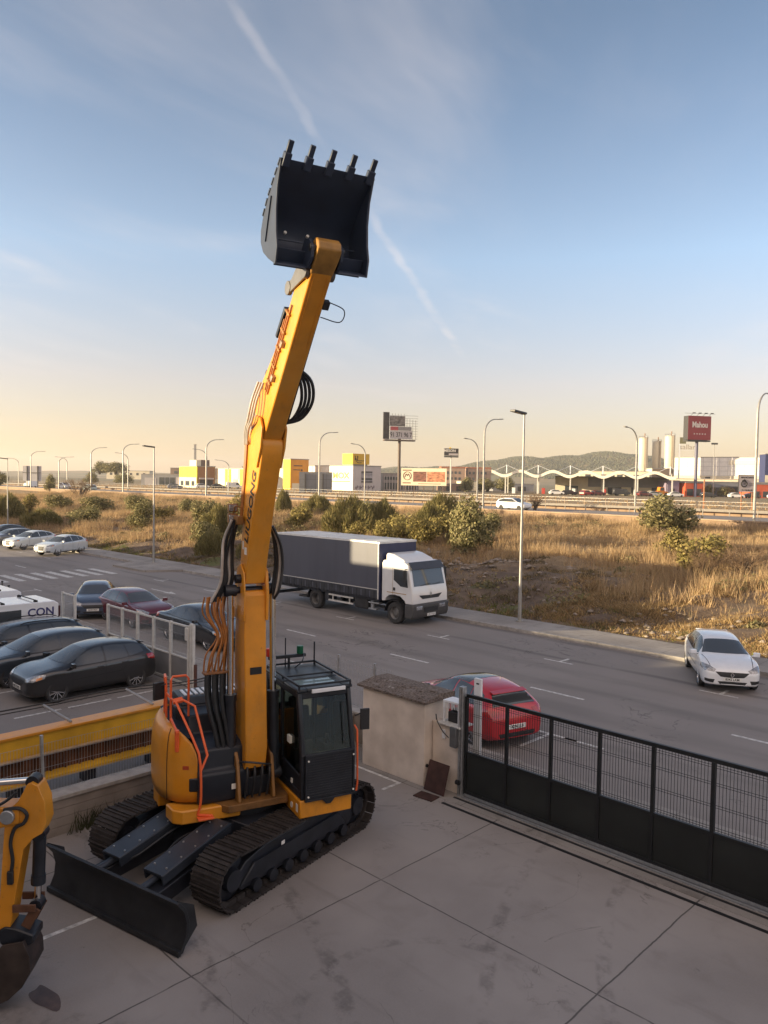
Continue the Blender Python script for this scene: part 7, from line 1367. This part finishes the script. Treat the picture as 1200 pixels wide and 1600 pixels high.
# silos
def silo(label, X, Y, z0, r, h, n=20):
    t = thing('silo', label, 'silo', (X, Y, z0), 0, 'pale silos behind the petrol station'); b = MB(); b.lathe([(0, 4.0-2.6), (r*.45, 1.4), (r, 4.6), (r, h), (r*.9, h+.35), (0, h+.8)], (0, 0, 0), 'z', n); b.build('tank', mat('silo_cream', (.62, .55, .42), .55, 0, .08, .5), t)
    b = MB()
    for k in range(4): a = .785+1.57*k; b.box(r*.8*math.cos(a)-.15, r*.8*math.sin(a)-.15, -6, r*.8*math.cos(a)+.15, r*.8*math.sin(a)+.15, 5)
    b.build('leg', grd, t, smooth=0)
    b = MB(); b.tube([(r*.3, 0, h), (r*.3, 0, h+2.2)], .22, 8); b.build('vent_pipe', mat('vent_rust', (.25, .14, .08), .7), t)
    b = MB(); b.tube([(r*math.cos(6.283*k/20), r*math.sin(6.283*k/20), h+1.1) for k in range(20)], .05, 5, closed=True)
    for k in range(14): a = 6.283*k/14; b.bar((r*math.cos(a), r*math.sin(a), h), (r*math.cos(a), r*math.sin(a), h+1.1), .07, .07, (1, 0, 0))
    b.build('railing', 'steel', t, smooth=0)
    b = MB(); b.box(.4*r-.3, -r-.5, 0, .4*r+.3, -r+.0, h+.5); b.build('ladder', mat('ladder_grey', (.30, .26, .22), .6), t, smooth=0); return t
silo('plain cream silo standing apart on the left', 107.3, 320, 8.5, 1.85, 16.8); silo('shorter cream silo in the middle of the three', 113.6, 322, 9, 1.8, 15.0); silo('tall cream silo on the right with a stair on its side', 117.6, 318, 9, 2.0, 17.2)
t = block('batching_hut', 'dark hut among the feet of the silos', 'hut', 108.5, 312, 3, 4, 8, 6, 9.8, mat('hut_brown', (.22, .17, .13), .8), cream); front_boxes(t, 'door', [(2, 0, 4, 3)], darkw)
t = block('long_warehouse', 'very long white panelled warehouse right of the silos', 'warehouse', 122, 336, 3, -32, 50, 30, 15.2, facade('warehouse_white', (.74, .71, .68), 3.2, 1.9, .10, .72)); front_boxes(t, 'lower_band', [(.2, 0, 47.8, 7.4)], mat('band_cream', (.66, .58, .44), .7), -.3, .28); front_boxes(t, 'roof_strip', [(26, 12.2, 42, 14.0)], mat('strip_cream', (.72, .66, .54), .6), -.2, .18); front_boxes(t, 'door', [(17, 3.6, 19, 7)], darkw, -.4)
t = block('low_stores', 'low cream row of shops with an orange awning right of the red sign', 'store', 104, 284, 3, -12, 40, 14, 5.6, cream); front_boxes(t, 'awning', [(6, 3.1, 26, 4.3)], mat('awning_orange', (.48, .20, .07), .7), -1.2, 1.1); front_boxes(t, 'window', [(8+4*k, .4, 11+4*k, 2.8) for k in range(6)], win)
t = block('blue_box', 'dark blue sign block at the right picture edge', 'sign', 123.6, 250, 3, 0, 6, 4, 13.8, mat('box_blue', (.035, .045, .12), .5)); front_boxes(t, 'base_panel', [(.1, 0, 5.9, 7)], cream)
t = block('red_kiosk', 'red roadside kiosk behind the grey sign', 'kiosk', 105.5, 222, 2.9, 4, 8, 6, 4.0, mat('kiosk_red', (.55, .11, .05), .6, 0, .1, .4)); front_boxes(t, 'window', [(1, .3, 3, 2), (4, .3, 7, 2)], win)
t = thing('letter_sign', 'letters and a square emblem on a pole above the long warehouse', 'sign', (120.8, 316, 3), 0); b = MB(); b.box(-.25, -.25, 0, .25, .25, 20.2); b.build('pole', 'white', t, smooth=0); b = MB(); b.box(0.1, -.1, 20.3, 2.6, .1, 22.9); b.build('emblem', mat('emblem_olive', (.16, .15, .08), .6), t, smooth=0); b = MB(); b.box(-1, -.05, 17.6, 7.4, .05, 17.7); b.build('bar', 'white', t, smooth=0); text('lettering', 'sallar', 2.9, frame((3.2, -.1, 18.9), (1, 0, 0), (0, 0, 1)), mat('letter_grey', (.38, .33, .28), .6), t, .08, .02, 1.1)
# signs on posts
def monopost(label, X, Y, z, rz, w, h, zb, pole_r, pm, back='lamp_head', depth=1.4):
    t = thing('billboard', label, 'billboard', (X, Y, z), rad(rz)); b = MB(); b.cyl((0, 0, -1), (0, 0, zb), pole_r, 16); b.build('post', pm, t); b = MB(); b.box(-w/2, -depth*.45, zb-.5, w/2, depth*.45, zb-.1); b.build('walkway', 'lamp_head', t, smooth=0)
    b = MB(); b.box(-w/2, -depth/2+.1, zb, w/2, depth/2-.1, zb+h); b.build('box', back, t, smooth=0); return t
dkp = mat('post_brown', (.10, .07, .055), .6)
t = monopost('tall red billboard with pale gothic letters and five stars', 91.0, 225, 3, 14, 7.6, 6.9, 16.6, .45, mat('post_blue', (.10, .10, .16), .5), depth=2.4)
b = MB(); b.box(-3.8, -1.12, 16.6, 3.8, -1.105, 23.5); b.build('face', mat('sign_dark_red', (.30, .045, .05), .6, 0, .05, .5), t, smooth=0)
text('lettering', 'Mahou', 2.3, frame((.1, -1.13, 20.9), (1, 0, 0), (0, 0, 1)), 'ink_white', t, .01, .07, .82)
for k in range(5):
    b = MB(); cx, cz = -1.7+.9*k, 18.3; b.poly([(cx+(.30 if j % 2 == 0 else .12)*math.sin(.628*j), -1.13, cz+(.30 if j % 2 == 0 else .12)*math.cos(.628*j)) for j in range(10)]); b.build('star', 'ink_white', t, smooth=0)
b = MB()
for x in (-3, -1, 1, 3): b.tube([(x, -1, 23.5), (x, -2.4, 24.2)], .05, 5); b.box(x-.4, -2.7, 24.1, x+.4, -2.3, 24.3)
b.box(-5, -1.1, 24.15, 5.2, -1.05, 24.22); b.build('lamp_arm', 'lamp_head', t, smooth=0)
t = thing('billboard', 'tall half empty billboard frame with a phone number and torn panels', 'billboard', (4.2, 225, 3), rad(16)); b = MB(); b.cyl((0, 0, -1), (0, 0, 15.6), .42, 16); b.build('post', dkp, t)
b = MB(); b.box(-4.8, -.9, 14.9, 4.6, .9, 15.3); b.build('walkway', dkp, t, smooth=0)
b = MB()
for x in np.arange(-5, 5.8, .9): b.box(x-.04, -.04, 15.4, x+.04, .04, 22.9-.2*(x+5)*(x > 2)*.9)
for z in np.arange(15.6, 22.6, .75): b.box(-5, -.07, z-.035, 5.6, -.03, z+.035)
b.build('lattice', mat('lattice_grey', (.16, .15, .14), .6, .2), t, smooth=0)
for nm, (x0, z0, x1, z1), mm in (('dark_panel', (-5.05, 15.4, -3.2, 23.2), mat('panel_dark', (.050, .047, .043), .7, 0, .5, .7)), ('torn_panel', (-3.1, 19.2, 1.6, 22.2), mat('panel_torn', (.18, .165, .155), .7, 0, .6, 1.6)), ('red_panel', (-2.9, 18.0, -.5, 19.1), mat('panel_red', (.42, .08, .09), .7)), ('grey_panel', (-.5, 18.0, 3.6, 19.1), mat('panel_grey', (.26, .25, .25), .7)), ('number_panel', (-3.0, 15.5, 3.8, 17.95), mat('panel_pale', (.48, .45, .45), .7))): b = MB(); b.box(x0, -.16, z0, x1, -.09, z1); b.build(nm, mm, t, smooth=0)
text('lettering', '91 371 96 7', 1.9, frame((.4, -.17, 16.7), (1, 0, 0), (0, 0, 1)), 'ink', t, .01, .02, .72)
t = monopost('small dark sign with white and brown letters on a thin post', 19.4, 225, 3, 6, 4.2, 2.1, 10.9, .16, 'offwhite', darkw, .7); text('lettering', 'MESON', 1.05, frame((-.5, -.27, 12.3), (1, 0, 0), (0, 0, 1)), 'ink_white', t, .01, .03); b = MB(); b.box(-.8, -.27, 11.05, 2.0, -.26, 11.55); b.build('pale_strip', lil, t, smooth=0)
t = thing('poster_board', 'long low cream hoarding with a round emblem and two brown car pictures', 'billboard', (10.2, 200, 3), rad(-14)); b = MB(); b.box(-6, -.1, 2.2, 6, .1, 6.7); b.build('board', mat('board_cream', (.62, .55, .42), .7, 0, .05, .5), t, smooth=0)
b = MB(); b.tube([(-4.4+1.05*math.cos(a), -.12, 4.7+1.05*math.sin(a)) for a in np.linspace(0, 6.283, 24, False)], .09, 5, closed=True); b.tube(spline([(-5.1, -.12, 4.3), (-4.7, -.12, 5.2), (-4.4, -.12, 4.7), (-4.1, -.12, 5.2), (-3.7, -.12, 4.3)]), .08, 5); b.build('emblem', mat('emblem_brown', (.20, .12, .08), .6), t)
for nm, x0, x1, cc in (('picture', -2.8, .7, (.17, .07, .05)), ('picture', .9, 5.6, (.42, .18, .10))): b = MB(); b.box(x0, -.13, 3.2, x1, -.105, 5.8); b.build(nm, mat('picture_%d' % int(x0*10), cc, .7, 0, .7, .9, stretch=(1, 1, 2.5)), t, smooth=0)
b = MB(); b.box(-5.6, -.12, 6.0, -3.2, -.105, 6.3); b.box(-5.6, -.12, 2.7, -3.4, -.105, 3.0); b.box(-1.5, -.12, 2.6, 4.5, -.105, 2.75); b.build('lettering', mat('emblem_brown', (.20, .12, .08)), t, smooth=0)
for x in (-5, -2.5, 0, 2.5, 5): b = MB(); b.box(x-.1, .1, -.5, x+.1, .3, 6.4); b.build('post', dkp, t, smooth=0)
t = thing('blank_board', 'blank grey hoarding with its dark posts showing, right of the boom', 'billboard', (-17.0, 190, 2.6), rad(6)); b = MB(); b.box(-4.05, 0, 0, 4.05, .12, 5.6); b.build('board', facade('board_grey', (.17, .175, .19), 2.7, 1.9, .05, .6), t, smooth=0)
for x in (-2.5, 1.8): b = MB(); b.box(x-.12, -.25, -1.5, x+.12, 0, 5.2); b.build('post', darkw, t, smooth=0)
t = thing('blank_board', 'blank grey road sign seen from behind at the left', 'sign', (-86.6, 189, 3.0), rad(-4)); b = MB(); b.box(-2.4, 0, 1.9, 2.3, .1, 5.6); b.build('board', mat('board_back', (.33, .32, .34), .6, 0, .08, .6), t, smooth=0)
b = MB()
for x in (-1.3, 1.4): b.box(x-.08, -.2, -1, x+.08, 0, 5.6)
b.box(-2.4, -.22, 3.85, 2.3, -.2, 4.0); b.build('post', darkw, t, smooth=0)
t = thing('roadside_sign', 'grey square sign with a dark round emblem by the right picture edge', 'sign', (52.0, 110, 3.0), rad(4)); b = MB(); b.box(-1.35, 0, 2.6, 1.15, .08, 4.95); b.build('board', mat('sign_grey', (.36, .33, .34), .6, 0, .06, 1), t, smooth=0); b = MB(); b.box(-1.4, -.01, 4.95, 1.2, .09, 5.03); b.box(-1.4, -.01, 2.55, -1.35, .09, 4.95); b.build('frame', 'lamp_head', t, smooth=0)
b = MB(); b.tube([(-.55+.42*math.cos(a), -.02, 3.75+.42*math.sin(a)) for a in np.linspace(0, 6.283, 18, False)], .09, 5, closed=True); b.tube(spline([(-.85, -.02, 4.2), (-.5, -.02, 4.35), (-.3, -.02, 4.05)]), .06, 5); b.box(-.62, -.03, 3.6, -.52, 0, 3.95); b.box(-.42, -.03, 3.6, -.36, 0, 3.95); b.build('emblem', 'ink', t)
b = MB(); b.box(.1, -.02, 3.75, 1.0, 0, 3.80); b.box(.1, -.02, 3.55, .8, 0, 3.60); b.build('line', 'ink', t, smooth=0); text('lettering', '91 186 86 80', .3, frame((-.1, -.02, 2.85), (1, 0, 0), (0, 0, 1)), 'ink', t, .004, .004); text('lettering', 'IMPORTANTE', .32, frame((-.1, -.02, 4.65), (1, 0, 0), (0, 0, 1)), 'ink', t, .004, .006)
for x in (-.9, .7): b = MB(); b.box(x, .08, -1, x+.1, .16, 2.6); b.build('post', mat('post_orange', (.42, .20, .10), .7), t, smooth=0)
for k, (X, lab) in enumerate(((46.6, 'orange metal post left of the grey sign'), (57.2, 'orange metal post right of the grey sign'))): o = MB(); o.box(-.07, -.07, -.5, .07, .07, 4.3); p = o.build('post', mat('post_orange', (.42, .20, .10)), smooth=0, loc=(X, 112, 3)); prop(p, lab, 'post')
for X, Y, h, lab in ((97.5, 228, 15.5, 'tall grey floodlight pole right of the red sign'), (25.4, 300, 14, 'thin yellow topped mast behind the car poster')):
    t = thing('light_pole', lab, 'pole', (X, Y, 3), 0); b = MB(); b.tube([(0, 0, -1), (0, 0, h)], [.16, .09], 8); b.build('pole', 'lamp_post', t); b = MB(); b.box(-.9, -.2, h, .9, .2, h+.5) if X > 50 else b.box(-.35, -.2, h, .35, .2, h+2.6); b.build('head', 'lamp_head' if X > 50 else yel, t, smooth=0)
# dark trees and hedges around the far buildings
for i, (X, Y, w, h, lab) in enumerate(((28, 262, 7, 4.5, 'dark tree behind the long car poster'), (36, 268, 8, 5, 'dark tree left of the petrol station'), (44, 280, 9, 6, 'dark tree behind the left end of the wave canopy'), (97, 230, 5, 3.4, 'dark bush under the red sign'), (102, 229, 5, 3.6, 'dark bush right of the red sign post'), (-112, 330, 10, 5, 'dark tree left of the grey store'), (-128, 335, 9, 4.5, 'dark tree farther left of the grey store'), (-98, 195, 7, 5, 'dark tree behind the blank road sign'), (-140, 400, 16, 7, 'wide grey green tree on the skyline at left'), (-152, 410, 12, 6, 'round tree on the skyline, left of the wide one'))):
    t = shrub('olive', 0, 0, w, h, lab, z=3, var=i % 3); t.location = (X, Y, 3.0 if Y < 380 else 7.5); t.name = 'tree'; t['category'] = 'tree'; t['group'] = 'dark trees around the far buildings'; t.children[0].active_material if False else None
# ------------------------------------------------------------------ evening haze in the air
def haze():
    b = MB(); b.box(-4200, -1600, -2.5, 4200, 5600, 130); m = bpy.data.materials.new('haze'); m.use_nodes = True; n = m.node_tree.nodes; n.clear()
    o = n.new('ShaderNodeOutputMaterial'); v = n.new('ShaderNodeVolumePrincipled'); v.inputs['Color'].default_value = (.92, .90, .88, 1); v.inputs['Density'].default_value = .00022; v.inputs['Anisotropy'].default_value = .3
    m.node_tree.links.new(v.outputs[0], o.inputs['Volume']); prop(b.build('haze', m, smooth=0), None, None, None, 'stuff')['label'] = 'thin evening haze in the air over the plain'
haze()
# ------------------------------------------------------------------ premises behind and left of the viewpoint (out of frame; they shade the yard)
def premises(name, label, u0, u1, v0, v1, h, col, wm):
    t = site_thing(name, label, 'building', (u0+u1)/2, v1)
    L = u1-u0; D = v1-v0; b = MB(); b.box(-L/2, -D, 0, L/2, 0, h); b.build('wall', mat(name+wm, col, .8, 0, .12, 1.2), t, smooth=0)
    b = MB(); b.box(-L/2-.1, -D-.1, h, L/2+.1, .1, h+.12); b.build('roof', 'coping', t, smooth=0) if False else b.build('roof', mat('roof_sheet', (.25, .25, .25), .7), t, smooth=0)
    n = max(1, int(L/4)); b = MB()
    for i in range(n): x = -L/2+L*(i+.5)/n; b.box(x-.9, .0, .9, x+.9, .03, 2.3)
    if h > 5.6:
        for i in range(n):
            x = -L/2+L*(i+.5)/n
            b.box(x-.9, .0, h-2.4, x+.9, .03, h-1.2)
    b.build('window', 'glass', t, smooth=0)
premises('office_building', 'pale two storey office building whose upper window looks over the yard', -22, 40, -30, -15.5, 7.93, (.45, .40, .35), '_wall')
premises('storage_shed', 'low workshop beside the office with a flat roof', -30.2, -22.05, -17, -13.0, 4.85, (.40, .36, .32), '_wall')
premises('workshop_building', 'grey workshop with a flat roof between low shed and warehouse', -36.65, -30.25, -16.8, -13.0, 6.75, (.35, .35, .36), '_wall')
premises('warehouse', 'tall grey warehouse by the car park', -69, -36.7, -16.8, -13.0, 9.2, (.38, .37, .36), '_wall')
premises('storehouse', 'pale storehouse further along the street', -113, -95, -18, -13.0, 8.0, (.42, .40, .36), '_wall')
